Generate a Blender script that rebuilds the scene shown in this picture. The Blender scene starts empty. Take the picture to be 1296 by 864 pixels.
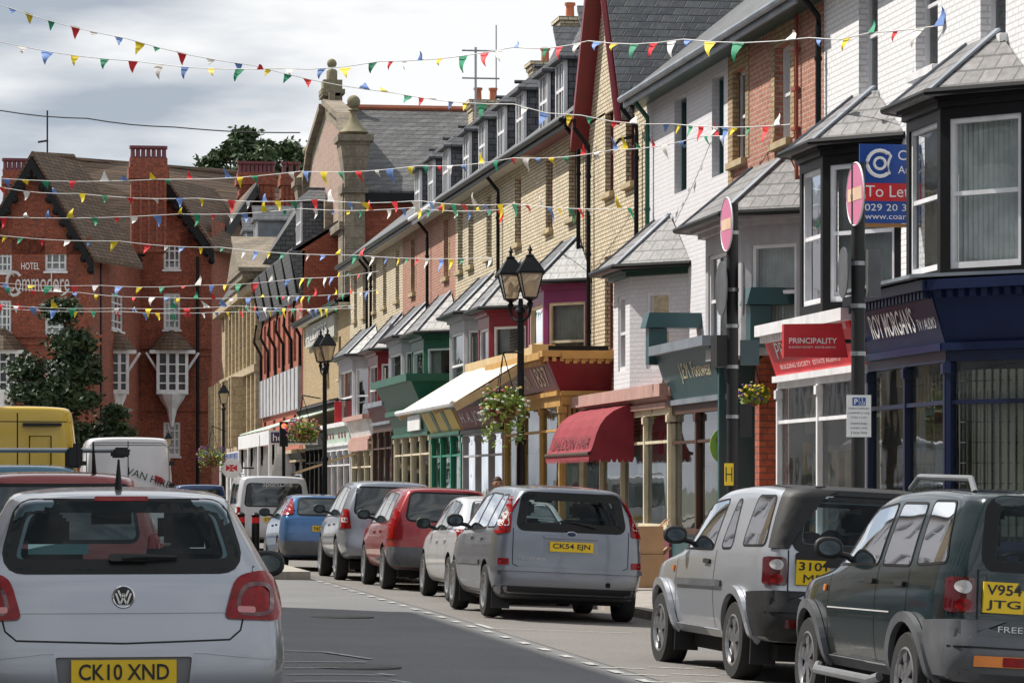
import bpy, bmesh, math, random
from mathutils import Vector, Matrix
from mathutils.bvhtree import BVHTree
from math import sin, cos, pi, radians as rad
random.seed(7)
C = bpy.context.scene.collection
# ---------------------------------------------------------------- camera, sky, sun
FPX, VPX, HY, CZ = 4200.0, 0.0, 618.0, 1.46
KF = FPX / 3400.0                      # depths below were first read at a 3400 px focal length
ANG = math.atan((648 - VPX) / FPX)
CA, SA = cos(ANG), sin(ANG)
cam = bpy.data.cameras.new('camera'); camo = bpy.data.objects.new('camera', cam); C.objects.link(camo)
cam.lens = 36 * FPX / 1296; cam.sensor_width = 36; cam.shift_y = (HY - 432) / 1296
cam.clip_end = 4000; cam.clip_start = 0.5
camo.location = (0, 0, CZ); camo.rotation_euler = (pi / 2, 0, -ANG)
bpy.context.scene.camera = camo
SUN_EL, SUN_AZ = rad(50), rad(-52)      # azimuth measured from the street axis towards the right
sd = Vector((sin(SUN_AZ) * cos(SUN_EL), cos(SUN_AZ) * cos(SUN_EL), sin(SUN_EL)))
sun = bpy.data.lights.new('sun', 'SUN'); suno = bpy.data.objects.new('sun', sun); C.objects.link(suno)
sun.energy = 5.0; sun.angle = rad(0.6); sun.color = (1.0, 0.95, 0.87)
suno.rotation_euler = sd.to_track_quat('Z', 'Y').to_euler(); suno.location = (-20, 40, 60)
w = bpy.data.worlds.new('World'); bpy.context.scene.world = w; w.use_nodes = True
nt = w.node_tree; nt.nodes.clear()
N = lambda t: nt.nodes.new(t)
sky = N('ShaderNodeTexSky'); sky.sky_type = 'NISHITA'; sky.sun_disc = False
sky.sun_elevation = SUN_EL; sky.sun_rotation = SUN_AZ; sky.altitude = 100; sky.dust_density = 1.5
tc = N('ShaderNodeTexCoord'); mp = N('ShaderNodeMapping'); mp.inputs['Scale'].default_value = (1.0, 1.0, 4.2)
mp.inputs['Location'].default_value = (3.1, 0.4, 0.35)
n1 = N('ShaderNodeTexNoise'); n1.inputs['Scale'].default_value = 5.5; n1.inputs['Detail'].default_value = 7; n1.inputs['Roughness'].default_value = .5
n2 = N('ShaderNodeTexNoise'); n2.inputs['Scale'].default_value = 2.3; n2.inputs['Detail'].default_value = 5
r1 = N('ShaderNodeValToRGB'); r1.color_ramp.elements[0].position = .42; r1.color_ramp.elements[1].position = .58
r1.color_ramp.elements[0].color = (4.3, 4.9, 5.7, 1); r1.color_ramp.elements[1].color = (9.8, 9.9, 10.0, 1)
r2 = N('ShaderNodeValToRGB'); r2.color_ramp.elements[0].position = .22; r2.color_ramp.elements[1].position = .42
r2.color_ramp.elements[0].color = (.25, .25, .25, 1); r2.color_ramp.elements[1].color = (1, 1, 1, 1)
mix = N('ShaderNodeMixRGB'); bg = N('ShaderNodeBackground'); out = N('ShaderNodeOutputWorld')
bg.inputs['Strength'].default_value = 0.085
L = nt.links.new
L(tc.outputs['Generated'], mp.inputs[0]); L(mp.outputs[0], n1.inputs['Vector']); L(mp.outputs[0], n2.inputs['Vector'])
L(n1.outputs['Fac'], r1.inputs[0]); L(n2.outputs['Fac'], r2.inputs[0]); L(r2.outputs[0], mix.inputs[0])
L(sky.outputs[0], mix.inputs[1]); L(r1.outputs[0], mix.inputs[2]); L(mix.outputs[0], bg.inputs[0]); L(bg.outputs[0], out.inputs[0])
vs = bpy.context.scene.view_settings
vs.view_transform = 'Standard'; vs.look = 'None'; vs.gamma = 1; vs.use_curve_mapping = False; vs.exposure = 0.24
cy = bpy.context.scene.cycles; cy.max_bounces = 6; cy.transparent_max_bounces = 12; cy.diffuse_bounces = 3; cy.glossy_bounces = 3
cy.use_denoising = True; cy.sample_clamp_indirect = 6; cy.caustics_reflective = False; cy.caustics_refractive = False
# ---------------------------------------------------------------- measuring helpers: photo position + known plane -> world
def ypx(px, X):                     # Y on the vertical plane x = X
    zc = FPX * X / (CA * px); return (zc - X * SA) / CA
def zpx(py, px, X): return CZ + (HY - py) * (FPX * X / (CA * px)) / FPX
def F(px, py, zc):                  # point at camera depth zc
    zc = zc * KF
    xc = (px - 648) * zc / FPX
    return Vector((zc * SA + xc * CA, zc * CA - xc * SA, CZ + (HY - py) * zc / FPX))
def gz(x, y=60):                    # road camber, stronger near the camera
    return -0.0030 * (min(x, 7.9) - .6) ** 2 * (1 + .048 * min(max(0, 40 - y), 22))
# ---------------------------------------------------------------- materials
MATS = {}
def lk(nt, a, b): nt.links.new(a, b)
def mat(name, col, rough=.6, metal=0, var=.12, vscale=3, bump=0, bscale=30, coat=0, spec=.5, grime=0, emit=0):
    if name in MATS: return MATS[name]
    m = bpy.data.materials.new(name); m.use_nodes = True; n = m.node_tree; b = n.nodes['Principled BSDF']
    c = (*col, 1); b.inputs['Roughness'].default_value = rough; b.inputs['Metallic'].default_value = metal
    b.inputs['Coat Weight'].default_value = coat; b.inputs['Coat Roughness'].default_value = .04; b.inputs['Specular IOR Level'].default_value = spec
    tcn = n.nodes.new('ShaderNodeTexCoord')
    no = n.nodes.new('ShaderNodeTexNoise'); no.inputs['Scale'].default_value = vscale; no.inputs['Detail'].default_value = 5
    lk(n, tcn.outputs['Object'], no.inputs['Vector'])
    mr = n.nodes.new('ShaderNodeMapRange'); mr.inputs[1].default_value = .3; mr.inputs[2].default_value = .7
    mr.inputs[3].default_value = 1 - var; mr.inputs[4].default_value = 1 + var
    lk(n, no.outputs['Fac'], mr.inputs[0])
    mx = n.nodes.new('ShaderNodeVectorMath'); mx.operation = 'SCALE'; mx.inputs[0].default_value = col
    lk(n, mr.outputs[0], mx.inputs['Scale'])
    src = mx.outputs[0]
    if grime:
        g = n.nodes.new('ShaderNodeTexNoise'); g.inputs['Scale'].default_value = 1.3; g.inputs['Detail'].default_value = 8; g.inputs['Roughness'].default_value = .7
        gm = n.nodes.new('ShaderNodeMapping'); gm.inputs['Scale'].default_value = (2.5, 2.5, .5)
        lk(n, tcn.outputs['Object'], gm.inputs[0]); lk(n, gm.outputs[0], g.inputs['Vector'])
        gr = n.nodes.new('ShaderNodeMapRange'); gr.inputs[1].default_value = .48; gr.inputs[2].default_value = .75; gr.inputs[3].default_value = 0; gr.inputs[4].default_value = grime
        lk(n, g.outputs['Fac'], gr.inputs[0])
        mm = n.nodes.new('ShaderNodeMixRGB'); mm.inputs[2].default_value = (.09, .08, .065, 1)
        lk(n, gr.outputs[0], mm.inputs[0]); lk(n, src, mm.inputs[1]); src = mm.outputs[0]
    lk(n, src, b.inputs['Base Color'])
    if bump:
        nb = n.nodes.new('ShaderNodeTexNoise'); nb.inputs['Scale'].default_value = bscale; nb.inputs['Detail'].default_value = 4
        lk(n, tcn.outputs['Object'], nb.inputs['Vector'])
        bp = n.nodes.new('ShaderNodeBump'); bp.inputs['Strength'].default_value = bump; bp.inputs['Distance'].default_value = .02
        lk(n, nb.outputs['Fac'], bp.inputs['Height']); lk(n, bp.outputs[0], b.inputs['Normal'])
    if emit:
        b.inputs['Emission Color'].default_value = c; b.inputs['Emission Strength'].default_value = emit
    MATS[name] = m; return m
def brick(name, c1, c2, mortar, bw=.225, bh=.08, ms=.012, rough=.85, bump=.6, grime=.35, hor='yx', var=.25, soot=(.05, .045, .04)):
    """courses of bricks, slates or tiles; the horizontal coordinate is y-x so faces along or across the street both work"""
    if name in MATS: return MATS[name]
    m = bpy.data.materials.new(name); m.use_nodes = True; n = m.node_tree; b = n.nodes['Principled BSDF']
    b.inputs['Roughness'].default_value = rough
    tcn = n.nodes.new('ShaderNodeTexCoord'); sp = n.nodes.new('ShaderNodeSeparateXYZ'); lk(n, tcn.outputs['Object'], sp.inputs[0])
    su = n.nodes.new('ShaderNodeMath'); su.operation = 'SUBTRACT'; lk(n, sp.outputs['Y'], su.inputs[0]); lk(n, sp.outputs['X'], su.inputs[1])
    cb = n.nodes.new('ShaderNodeCombineXYZ'); lk(n, su.outputs[0], cb.inputs[0]); lk(n, sp.outputs['Z'], cb.inputs[1])
    t = n.nodes.new('ShaderNodeTexBrick'); t.inputs['Scale'].default_value = 1
    t.inputs['Color1'].default_value = (*c1, 1); t.inputs['Color2'].default_value = (*c2, 1); t.inputs['Mortar'].default_value = (*mortar, 1)
    t.inputs['Mortar Size'].default_value = ms; t.inputs['Brick Width'].default_value = bw; t.inputs['Row Height'].default_value = bh
    t.inputs['Mortar Smooth'].default_value = .2
    lk(n, cb.outputs[0], t.inputs['Vector'])
    no = n.nodes.new('ShaderNodeTexNoise'); no.inputs['Scale'].default_value = 9; no.inputs['Detail'].default_value = 4; lk(n, tcn.outputs['Object'], no.inputs['Vector'])
    mr = n.nodes.new('ShaderNodeMapRange'); mr.inputs[1].default_value = .3; mr.inputs[2].default_value = .7; mr.inputs[3].default_value = 1 - var; mr.inputs[4].default_value = 1 + var
    lk(n, no.outputs['Fac'], mr.inputs[0])
    mx = n.nodes.new('ShaderNodeVectorMath'); mx.operation = 'SCALE'; lk(n, t.outputs['Color'], mx.inputs[0]); lk(n, mr.outputs[0], mx.inputs['Scale'])
    g = n.nodes.new('ShaderNodeTexNoise'); g.inputs['Scale'].default_value = .8; g.inputs['Detail'].default_value = 8; g.inputs['Roughness'].default_value = .65
    gm = n.nodes.new('ShaderNodeMapping'); gm.inputs['Scale'].default_value = (1.6, 1.6, .45); lk(n, tcn.outputs['Object'], gm.inputs[0]); lk(n, gm.outputs[0], g.inputs['Vector'])
    gr = n.nodes.new('ShaderNodeMapRange'); gr.inputs[1].default_value = .5; gr.inputs[2].default_value = .8; gr.inputs[3].default_value = 0; gr.inputs[4].default_value = grime
    lk(n, g.outputs['Fac'], gr.inputs[0])
    mm = n.nodes.new('ShaderNodeMixRGB'); mm.inputs[2].default_value = (*soot, 1); lk(n, gr.outputs[0], mm.inputs[0]); lk(n, mx.outputs[0], mm.inputs[1])
    lk(n, mm.outputs[0], b.inputs['Base Color'])
    bp = n.nodes.new('ShaderNodeBump'); bp.inputs['Strength'].default_value = bump; bp.inputs['Distance'].default_value = .015; bp.invert = True
    ad = n.nodes.new('ShaderNodeMath'); ad.operation = 'MULTIPLY_ADD'; ad.inputs[1].default_value = -.5; lk(n, no.outputs['Fac'], ad.inputs[0]); lk(n, t.outputs['Fac'], ad.inputs[2])
    lk(n, ad.outputs[0], bp.inputs['Height']); lk(n, bp.outputs[0], b.inputs['Normal'])
    MATS[name] = m; return m
def glassmat(name, tint=(.5, .6, .6), trans=.6, rough=.02, base=(.02, .03, .035), ior=1.5):
    if name in MATS: return MATS[name]
    m = bpy.data.materials.new(name); m.use_nodes = True; n = m.node_tree; n.nodes.clear(); wob = .04 if 'car' in name else .12
    o = n.nodes.new('ShaderNodeOutputMaterial'); tr = n.nodes.new('ShaderNodeBsdfTransparent'); tr.inputs[0].default_value = (*tint, 1)
    gl = n.nodes.new('ShaderNodeBsdfGlossy'); gl.inputs['Roughness'].default_value = rough; gl.inputs[0].default_value = (.95, .97, 1, 1)
    df = n.nodes.new('ShaderNodeBsdfDiffuse'); df.inputs[0].default_value = (*base, 1)
    tcn = n.nodes.new('ShaderNodeTexCoord'); no = n.nodes.new('ShaderNodeTexNoise'); no.inputs['Scale'].default_value = .8; no.inputs['Detail'].default_value = 2
    lk(n, tcn.outputs['Object'], no.inputs['Vector'])
    bp = n.nodes.new('ShaderNodeBump'); bp.inputs['Strength'].default_value = wob; bp.inputs['Distance'].default_value = .05; lk(n, no.outputs['Fac'], bp.inputs['Height'])
    lk(n, bp.outputs[0], gl.inputs['Normal'])
    m1 = n.nodes.new('ShaderNodeMixShader'); m1.inputs[0].default_value = trans; lk(n, df.outputs[0], m1.inputs[1]); lk(n, tr.outputs[0], m1.inputs[2])
    fr = n.nodes.new('ShaderNodeFresnel'); fr.inputs[0].default_value = ior
    m2 = n.nodes.new('ShaderNodeMixShader'); lk(n, fr.outputs[0], m2.inputs[0]); lk(n, m1.outputs[0], m2.inputs[1]); lk(n, gl.outputs[0], m2.inputs[2])
    lk(n, m2.outputs[0], o.inputs[0]); MATS[name] = m; return m
M = {}
M['yellow_brick'] = brick('yellow brick', (.70, .61, .44), (.61, .51, .35), (.19, .15, .11), grime=.3)
M['quoin'] = brick('buff quoin brick', (.46, .33, .18), (.38, .26, .13), (.2, .15, .1), grime=.3)
M['red_brick'] = brick('red brick', (.42, .17, .11), (.34, .13, .085), (.42, .32, .26), grime=.2)
M['hotel_brick'] = brick('dark red brick', (.36, .088, .045), (.25, .06, .033), (.17, .09, .065), bw=.36, bh=.13, ms=.016, grime=.55, var=.4)
M['hall_brick'] = brick('bright red brick', (.40, .10, .05), (.31, .07, .035), (.16, .07, .05), bw=.26, bh=.1, grime=.3)
M['white_brick'] = brick('white painted brick', (.84, .83, .84), (.79, .79, .81), (.62, .62, .64), bump=.9, grime=.12, var=.04, soot=(.4, .4, .38))
M['white_render'] = brick('white painted wall', (.72, .71, .74), (.68, .67, .70), (.62, .61, .64), bump=.4, grime=.15, var=.03, soot=(.4, .4, .38))
M['slate'] = brick('grey slate', (.075, .08, .09), (.12, .125, .135), (.02, .02, .022), bw=.3, bh=.16, ms=.012, rough=.5, grime=.3, bump=.9, soot=(.15, .15, .12))
M['pale_slate'] = brick('pale weathered slate', (.15, .148, .155), (.21, .20, .205), (.06, .06, .06), bw=.34, bh=.19, ms=.014, rough=.55, grime=.2, bump=.9)
M['old_slate'] = brick('old mottled slate', (.055, .056, .06), (.11, .11, .108), (.018, .018, .018), bw=.45, bh=.22, ms=.02, rough=.6, grime=.45, bump=.9, var=.4)
M['brown_tile'] = brick('brown clay tile', (.19, .12, .075), (.12, .075, .05), (.035, .022, .015), bw=.3, bh=.2, ms=.02, rough=.8, grime=.45, bump=.9, soot=(.09, .09, .03))
M['stone'] = brick('buff ashlar stone', (.46, .37, .24), (.40, .31, .20), (.22, .17, .11), bw=.9, bh=.4, ms=.012, grime=.55, bump=.3)
M['dark_stone'] = brick('weathered sandstone', (.27, .22, .16), (.19, .16, .12), (.1, .09, .07), bw=.8, bh=.45, ms=.012, grime=.7, bump=.4)
M['pink_stone'] = brick('pink render panel', (.36, .25, .20), (.31, .215, .175), (.45, .31, .26), bw=.6, bh=.3, ms=.01, grime=.2, bump=.3)
P = lambda k, *a, **kw: M.setdefault(k, mat(k.replace('_', ' '), *a, **kw))
P('white_paint', (.78, .78, .80), .45, grime=.15); P('grey_paint', (.42, .41, .44), .5, grime=.3); P('cream', (.70, .62, .45), .5, grime=.3)
P('black_paint', (.006, .006, .007), .4, var=.2, spec=.25); P('crimson', (.20, .012, .022), .35, grime=.1); P('purple', (.22, .03, .12), .35)
P('green', (.012, .10, .065), .4, grime=.1); P('dark_green', (.015, .055, .045), .4); P('teal', (.02, .075, .085), .35, grime=.15)
P('navy', (.009, .018, .06), .35, spec=.3); P('blue_frame', (.007, .013, .045), .35); P('red_sign', (.62, .02, .03), .35); P('gold', (.52, .30, .09), .5)
P('maroon', (.16, .035, .045), .5, grime=.2); P('lead', (.22, .25, .29), .45, metal=.2, var=.25, vscale=1.5); P('concrete', (.42, .40, .37), .8, grime=.35, bump=.3)
P('kerb_stone', (.36, .33, .29), .8, grime=.5, bump=.3); P('sill_stone', (.45, .36, .22), .8, grime=.3); P('terracotta', (.42, .13, .07), .8, grime=.4)
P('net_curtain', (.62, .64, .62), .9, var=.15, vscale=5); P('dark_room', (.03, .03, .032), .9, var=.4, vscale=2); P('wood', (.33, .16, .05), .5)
P('dark_wood', (.07, .03, .02), .5); P('plaster', (.68, .66, .58), .9); P('sign_white', (.80, .80, .80), .4); P('sign_yellow', (.80, .55, .02), .4)
P('pink_faded', (.70, .22, .38), .4, var=.06); P('cream_faded', (.85, .60, .42), .4); P('sign_blue', (.015, .07, .32), .35); P('letter_white', (.86, .86, .86), .4, var=.02)
P('letter_grey', (.62, .62, .62), .4); P('letter_gold', (.62, .55, .36), .45); P('galvanised', (.35, .36, .37), .35, metal=.7); P('green_paint_bright', (.01, .20, .12), .4)
P('yellow_paint', (.60, .42, .03), .4); P('cardboard', (.42, .27, .15), .85); P('bark', (.05, .04, .03), .95, bump=.5); P('moss_stone', (.24, .21, .13), .9, grime=.6, bump=.4, bscale=8)
P('soffit', (.60, .55, .46), .6, grime=.25); P('glow', (1, .75, .35), .4, emit=4); P('pinkish_wood', (.50, .30, .26), .6, grime=.3); P('lime', (.35, .62, .12), .4)
P('display_red', (.5, .02, .03), .5); P('display_purple', (.16, .05, .35), .5); P('pale_green', (.5, .62, .52), .5, grime=.3); P('pale_blue', (.48, .62, .68), .6)
GL_WIN = glassmat('window glass', (.84, .88, .88), .9); GL_SHOP = glassmat('shop glass', (.88, .93, .91), .95)
GL_LAMP = glassmat('lantern glass', (.85, .75, .6), .62, rough=.25, base=(.75, .62, .45)); GL_CAR = glassmat('car glass', (.45, .57, .58), .9, ior=1.28); GL_DARK = glassmat('dark car glass', (.2, .24, .25), .5)
# ---------------------------------------------------------------- object tree
ORG = {}
def tag(o, label=None, cat=None, group=None, kind=None):
    if label: o['label'] = label
    if cat: o['category'] = cat
    if group: o['group'] = group
    if kind: o['kind'] = kind
    return o
def thing(name, label, cat, loc=(0, 0, 0), rz=0, group=None):
    o = bpy.data.objects.new(name, None); o.empty_display_size = .2; C.objects.link(o)
    o.location = loc; o.rotation_euler = (0, 0, rz); ORG[o.name] = Vector(loc)
    return tag(o, label, cat, group)
def copy_tree(o, parent=None):
    c = o.copy(); C.objects.link(c); c.parent = parent
    for ch in list(o.children): copy_tree(ch, c)
    return c
class MB:
    def __init__(s): s.v = []; s.f = []; s.m = []; s.cur = 0
    def add(s, vs, fs):
        k = len(s.v); s.v += [Vector(p) for p in vs]; s.f += [tuple(i + k for i in f) for f in fs]; s.m += [s.cur] * len(fs); return s
    def quad(s, a, b, c, d): return s.add([a, b, c, d], [(0, 1, 2, 3)])
    def poly(s, pts): return s.add(pts, [tuple(range(len(pts)))])
    def hexa(s, b, t):                      # 4 bottom points, 4 top points
        return s.add(list(b) + list(t), [(3, 2, 1, 0), (4, 5, 6, 7), (0, 1, 5, 4), (1, 2, 6, 5), (2, 3, 7, 6), (3, 0, 4, 7)])
    def box(s, x0, x1, y0, y1, z0, z1):
        return s.hexa([(x0, y0, z0), (x1, y0, z0), (x1, y1, z0), (x0, y1, z0)], [(x0, y0, z1), (x1, y0, z1), (x1, y1, z1), (x0, y1, z1)])
    def beam(s, a, b, w, h, up=(0, 0, 1)):  # box between two points
        a, b = Vector(a), Vector(b); d = (b - a).normalized(); u = Vector(up); r = d.cross(u)
        if r.length < 1e-4: r = d.cross(Vector((1, 0, 0)))
        r.normalize(); u = r.cross(d).normalized(); r = r * (w / 2); u = u * (h / 2)
        return s.hexa([a - r - u, a + r - u, a + r + u, a - r + u], [b - r - u, b + r - u, b + r + u, b - r + u])
    def slab(s, pts, off):                  # polygon + thickness vector
        n = len(pts); off = Vector(off); p = [Vector(q) for q in pts]; q = [v + off for v in p]
        return s.add(p + q, [tuple(range(n))[::-1], tuple(range(n, 2 * n))] + [(i, (i + 1) % n, n + (i + 1) % n, n + i) for i in range(n)])
    def tube(s, pts, r, n=8, cap=True):
        pts = [Vector(p) for p in pts]; rr = r if isinstance(r, (list, tuple)) else [r] * len(pts); vs = []; fs = []
        for i, p in enumerate(pts):
            d = (pts[min(i + 1, len(pts) - 1)] - pts[max(i - 1, 0)]).normalized()
            a = d.cross(Vector((0, 0, 1)))
            if a.length < .05: a = d.cross(Vector((0, 1, 0)))
            a.normalize(); b = d.cross(a)
            for k in range(n):
                t = 2 * pi * k / n; vs.append(p + (a * cos(t) + b * sin(t)) * rr[i])
        for i in range(len(pts) - 1):
            for k in range(n):
                fs.append((i * n + k, i * n + (k + 1) % n, (i + 1) * n + (k + 1) % n, (i + 1) * n + k))
        if cap: fs += [tuple(range(n))[::-1], tuple(range(len(vs) - n, len(vs)))]
        return s.add(vs, fs)
    def lathe(s, c, prof, n=16, axis='z', ang0=0, cap=True):
        c = Vector(c); vs = []; fs = []
        for r, h in prof:
            for k in range(n):
                t = 2 * pi * k / n + ang0
                q = {'z': (r * cos(t), r * sin(t), h), 'x': (h, r * cos(t), r * sin(t)), 'y': (r * cos(t), h, r * sin(t))}[axis]
                vs.append(c + Vector(q))
        for i in range(len(prof) - 1):
            for k in range(n): fs.append((i * n + k, i * n + (k + 1) % n, (i + 1) * n + (k + 1) % n, (i + 1) * n + k))
        if cap: fs += [tuple(range(n))[::-1], tuple(range(len(vs) - n, len(vs)))]
        return s.add(vs, fs)
    def ball(s, c, r, n=10, sc=(1, 1, 1)):
        c = Vector(c); pr = [(max(sin(pi * i / n), .001) * r, -cos(pi * i / n) * r) for i in range(n + 1)]
        k = len(s.v); s.lathe((0, 0, 0), pr, n + 2)
        for i in range(k, len(s.v)): v = s.v[i]; s.v[i] = Vector((v.x * sc[0], v.y * sc[1], v.z * sc[2])) + c
        return s
    def build(s, name, mt, parent=None, local=False, smooth=False, bevel=0, sharp=35):
        off = Vector((0, 0, 0))
        if parent is not None and not local:
            off = ORG[parent.name] if parent.name in ORG else Vector((0, 0, 0))
        me = bpy.data.meshes.new(name); me.from_pydata([tuple(v - off) for v in s.v], [], s.f)
        for m in (mt if isinstance(mt, (list, tuple)) else [mt]): me.materials.append(m)
        me.polygons.foreach_set('material_index', s.m)
        bm = bmesh.new(); bm.from_mesh(me); bmesh.ops.recalc_face_normals(bm, faces=bm.faces)
        if bevel:
            bmesh.ops.remove_doubles(bm, verts=bm.verts, dist=1e-5)
            bmesh.ops.bevel(bm, geom=[e for e in bm.edges if len(e.link_faces) == 2 and e.calc_face_angle(0) > .6], offset=bevel, segments=2, affect='EDGES', clamp_overlap=True)
        bm.to_mesh(me); bm.free()
        if smooth:
            me.polygons.foreach_set('use_smooth', [True] * len(me.polygons)); me.set_sharp_from_angle(angle=rad(sharp))
        o = bpy.data.objects.new(name, me); C.objects.link(o)
        if parent is not None:
            o.parent = parent; ORG[o.name] = off
        me.update(); return o
def text(s, mt, parent, p, right, up, w=None, h=None, name='lettering', depth=.01, local=False, bold=0, shear=0, space=1):
    """raised lettering; p = lower left corner, right/up unit vectors, w and h the size it is fitted to"""
    cu = bpy.data.curves.new('t', 'FONT'); cu.body = s; cu.size = 1; cu.extrude = .0; cu.offset = bold; cu.shear = shear; cu.space_character = space; cu.resolution_u = 3
    o = bpy.data.objects.new('t', cu); C.objects.link(o)
    bpy.context.view_layer.update()
    me = bpy.data.meshes.new_from_object(o.evaluated_get(bpy.context.evaluated_depsgraph_get()))
    bpy.data.objects.remove(o); bpy.data.curves.remove(cu)
    vs = [v.co.copy() for v in me.vertices]; fs = [tuple(f.vertices) for f in me.polygons]; bpy.data.meshes.remove(me)
    x0, x1 = min(v.x for v in vs), max(v.x for v in vs); y0, y1 = min(v.y for v in vs), max(v.y for v in vs)
    sx = w / (x1 - x0) if w else None; sy = h / (y1 - y0) if h else None
    sx = sx or sy; sy = sy or sx
    p, right, up = Vector(p), Vector(right).normalized(), Vector(up).normalized(); nn = right.cross(up)
    b = MB(); b.add([p + right * (v.x - x0) * sx + up * (v.y - y0) * sy + nn * depth for v in vs], fs)
    return b.build(name, mt, parent, local)
# ---------------------------------------------------------------- wall panels, windows
def V2(p): return Vector((p[0], p[1], 0))
def fr(p0, p1):                             # left and right ends seen from outside -> (origin, along, outward)
    a, b = V2(p0), V2(p1); d = (b - a).normalized(); return a, d, Vector((d.y, -d.x, 0)), (b - a).length
def panel(mb, p0, p1, z0, z1, ops=(), depth=.18):
    a, d, n, Lg = fr(p0, p1); Z = Vector((0, 0, 1))
    us = sorted({0, Lg, *[min(max(o[0], 0), Lg) for o in ops], *[min(max(o[1], 0), Lg) for o in ops]}); zs = sorted({z0, z1, *[o[2] for o in ops], *[o[3] for o in ops]})
    W = lambda u, z, k=0: a + d * u + Z * z - n * k
    for i in range(len(us) - 1):
        for j in range(len(zs) - 1):
            uc, zc = (us[i] + us[i + 1]) / 2, (zs[j] + zs[j + 1]) / 2
            if any(o[0] < uc < o[1] and o[2] < zc < o[3] for o in ops): continue
            mb.quad(W(us[i], zs[j]), W(us[i + 1], zs[j]), W(us[i + 1], zs[j + 1]), W(us[i], zs[j + 1]))
    for o in ops:
        u0, u1, a0, a1 = o[:4]
        mb.quad(W(u0, a0), W(u0, a1), W(u0, a1, depth), W(u0, a0, depth)); mb.quad(W(u1, a0), W(u1, a1), W(u1, a1, depth), W(u1, a0, depth))
        mb.quad(W(u0, a0), W(u1, a0), W(u1, a0, depth), W(u0, a0, depth)); mb.quad(W(u0, a1), W(u1, a1), W(u1, a1, depth), W(u0, a1, depth))
def obox(mb, p0, p1, u0, u1, z0, z1, k0, k1):   # box on a wall: k measured outwards
    a, d, n, Lg = fr(p0, p1); q = [(u0, k0), (u1, k0), (u1, k1), (u0, k1)]
    f = lambda z: [a + d * u + n * k + Vector((0, 0, z)) for u, k in q]
    mb.hexa(f(z0), f(z1))
def window(parent, p0, p1, u0, u1, z0, z1, depth=.14, mt=None, style='sash', t=.055, back='net', sill=None, glass=None, name='window', sub=False, mid=.5):
    mt = mt or M['white_paint']; b = MB(); k = -depth
    for q in ((u0, u0 + t, z0, z1), (u1 - t, u1, z0, z1), (u0 + t, u1 - t, z0, z0 + t * 1.3), (u0 + t, u1 - t, z1 - t, z1)): obox(b, p0, p1, *q, k - .05, k + .03)
    if style in ('sash', 'cross'):
        zm = z0 + (z1 - z0) * mid; obox(b, p0, p1, u0 + t, u1 - t, zm - t * .45, zm + t * .45, k - .045, k + .02)
    if style == 'cross':
        nb = max(1, round((u1 - u0) / .45) - 1)
        for i in range(nb):
            uc = u0 + (u1 - u0) * (i + 1) / (nb + 1); obox(b, p0, p1, uc - t * .4, uc + t * .4, z0 + t, z1 - t, k - .04, k + .015)
    if style == 'grid':
        nc, nr = 3, 4
        for i in range(1, nc): uc = u0 + (u1 - u0) * i / nc; obox(b, p0, p1, uc - t * .35, uc + t * .35, z0 + t, z1 - t, k - .04, k + .02)
        for i in range(1, nr): zc = z0 + (z1 - z0) * i / nr; obox(b, p0, p1, u0 + t, u1 - t, zc - t * .35, zc + t * .35, k - .038, k + .018)
    f = b.build(name, mt, parent); pp = parent if sub else f
    g = MB(); a, d, n, _ = fr(p0, p1); W = lambda u, z, kk: a + d * u + n * kk + Vector((0, 0, z))
    g.quad(W(u0 + t * .5, z0, k - .02), W(u1 - t * .5, z0, k - .02), W(u1 - t * .5, z1, k - .02), W(u0 + t * .5, z1, k - .02)); g.build('glass_pane', glass or GL_WIN, pp)
    if back:
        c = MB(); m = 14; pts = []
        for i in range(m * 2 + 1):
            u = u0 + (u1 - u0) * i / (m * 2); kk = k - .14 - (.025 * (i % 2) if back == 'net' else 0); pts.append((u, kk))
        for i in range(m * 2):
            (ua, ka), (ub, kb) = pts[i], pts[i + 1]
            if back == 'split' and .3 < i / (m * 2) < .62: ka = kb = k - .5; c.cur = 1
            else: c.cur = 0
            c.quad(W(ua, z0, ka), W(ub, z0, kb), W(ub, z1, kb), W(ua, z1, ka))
        c.build('curtain', [M['net_curtain'] if back in ('net', 'split') else M['dark_room'], M['dark_room']], pp)  # dark quads are no fabric: a sheet coloured as the unlit room behind
    if sill:
        s = MB(); obox(s, p0, p1, u0 - .08, u1 + .08, z0 - .12, z0 - .002, -.02, .1); s.build('sill', sill, pp, bevel=.01)
    return f
def gutter(parent, pts, mt, r=.06, name='gutter'):
    b = MB(); b.tube(pts, r, 8); return b.build(name, mt, parent, smooth=True)
def downpipe(parent, x, y, z0, z1, mt, ex=11.6, r=.045):
    b = MB(); b.tube([(ex, y, z1 + .1), (ex, y, z1 - .08), (x - .1, y, z1 - .45), (x - .1, y, z1 - .6), (x - .1, y, z0)], r, 8)
    for i in range(3): z = z0 + (z1 - z0) * (.2 + .3 * i); b.lathe((x - .1, y, z), [(r + .015, -.03), (r + .015, .03)], 8)
    return b.build('downpipe', mt, parent, smooth=True)
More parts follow.
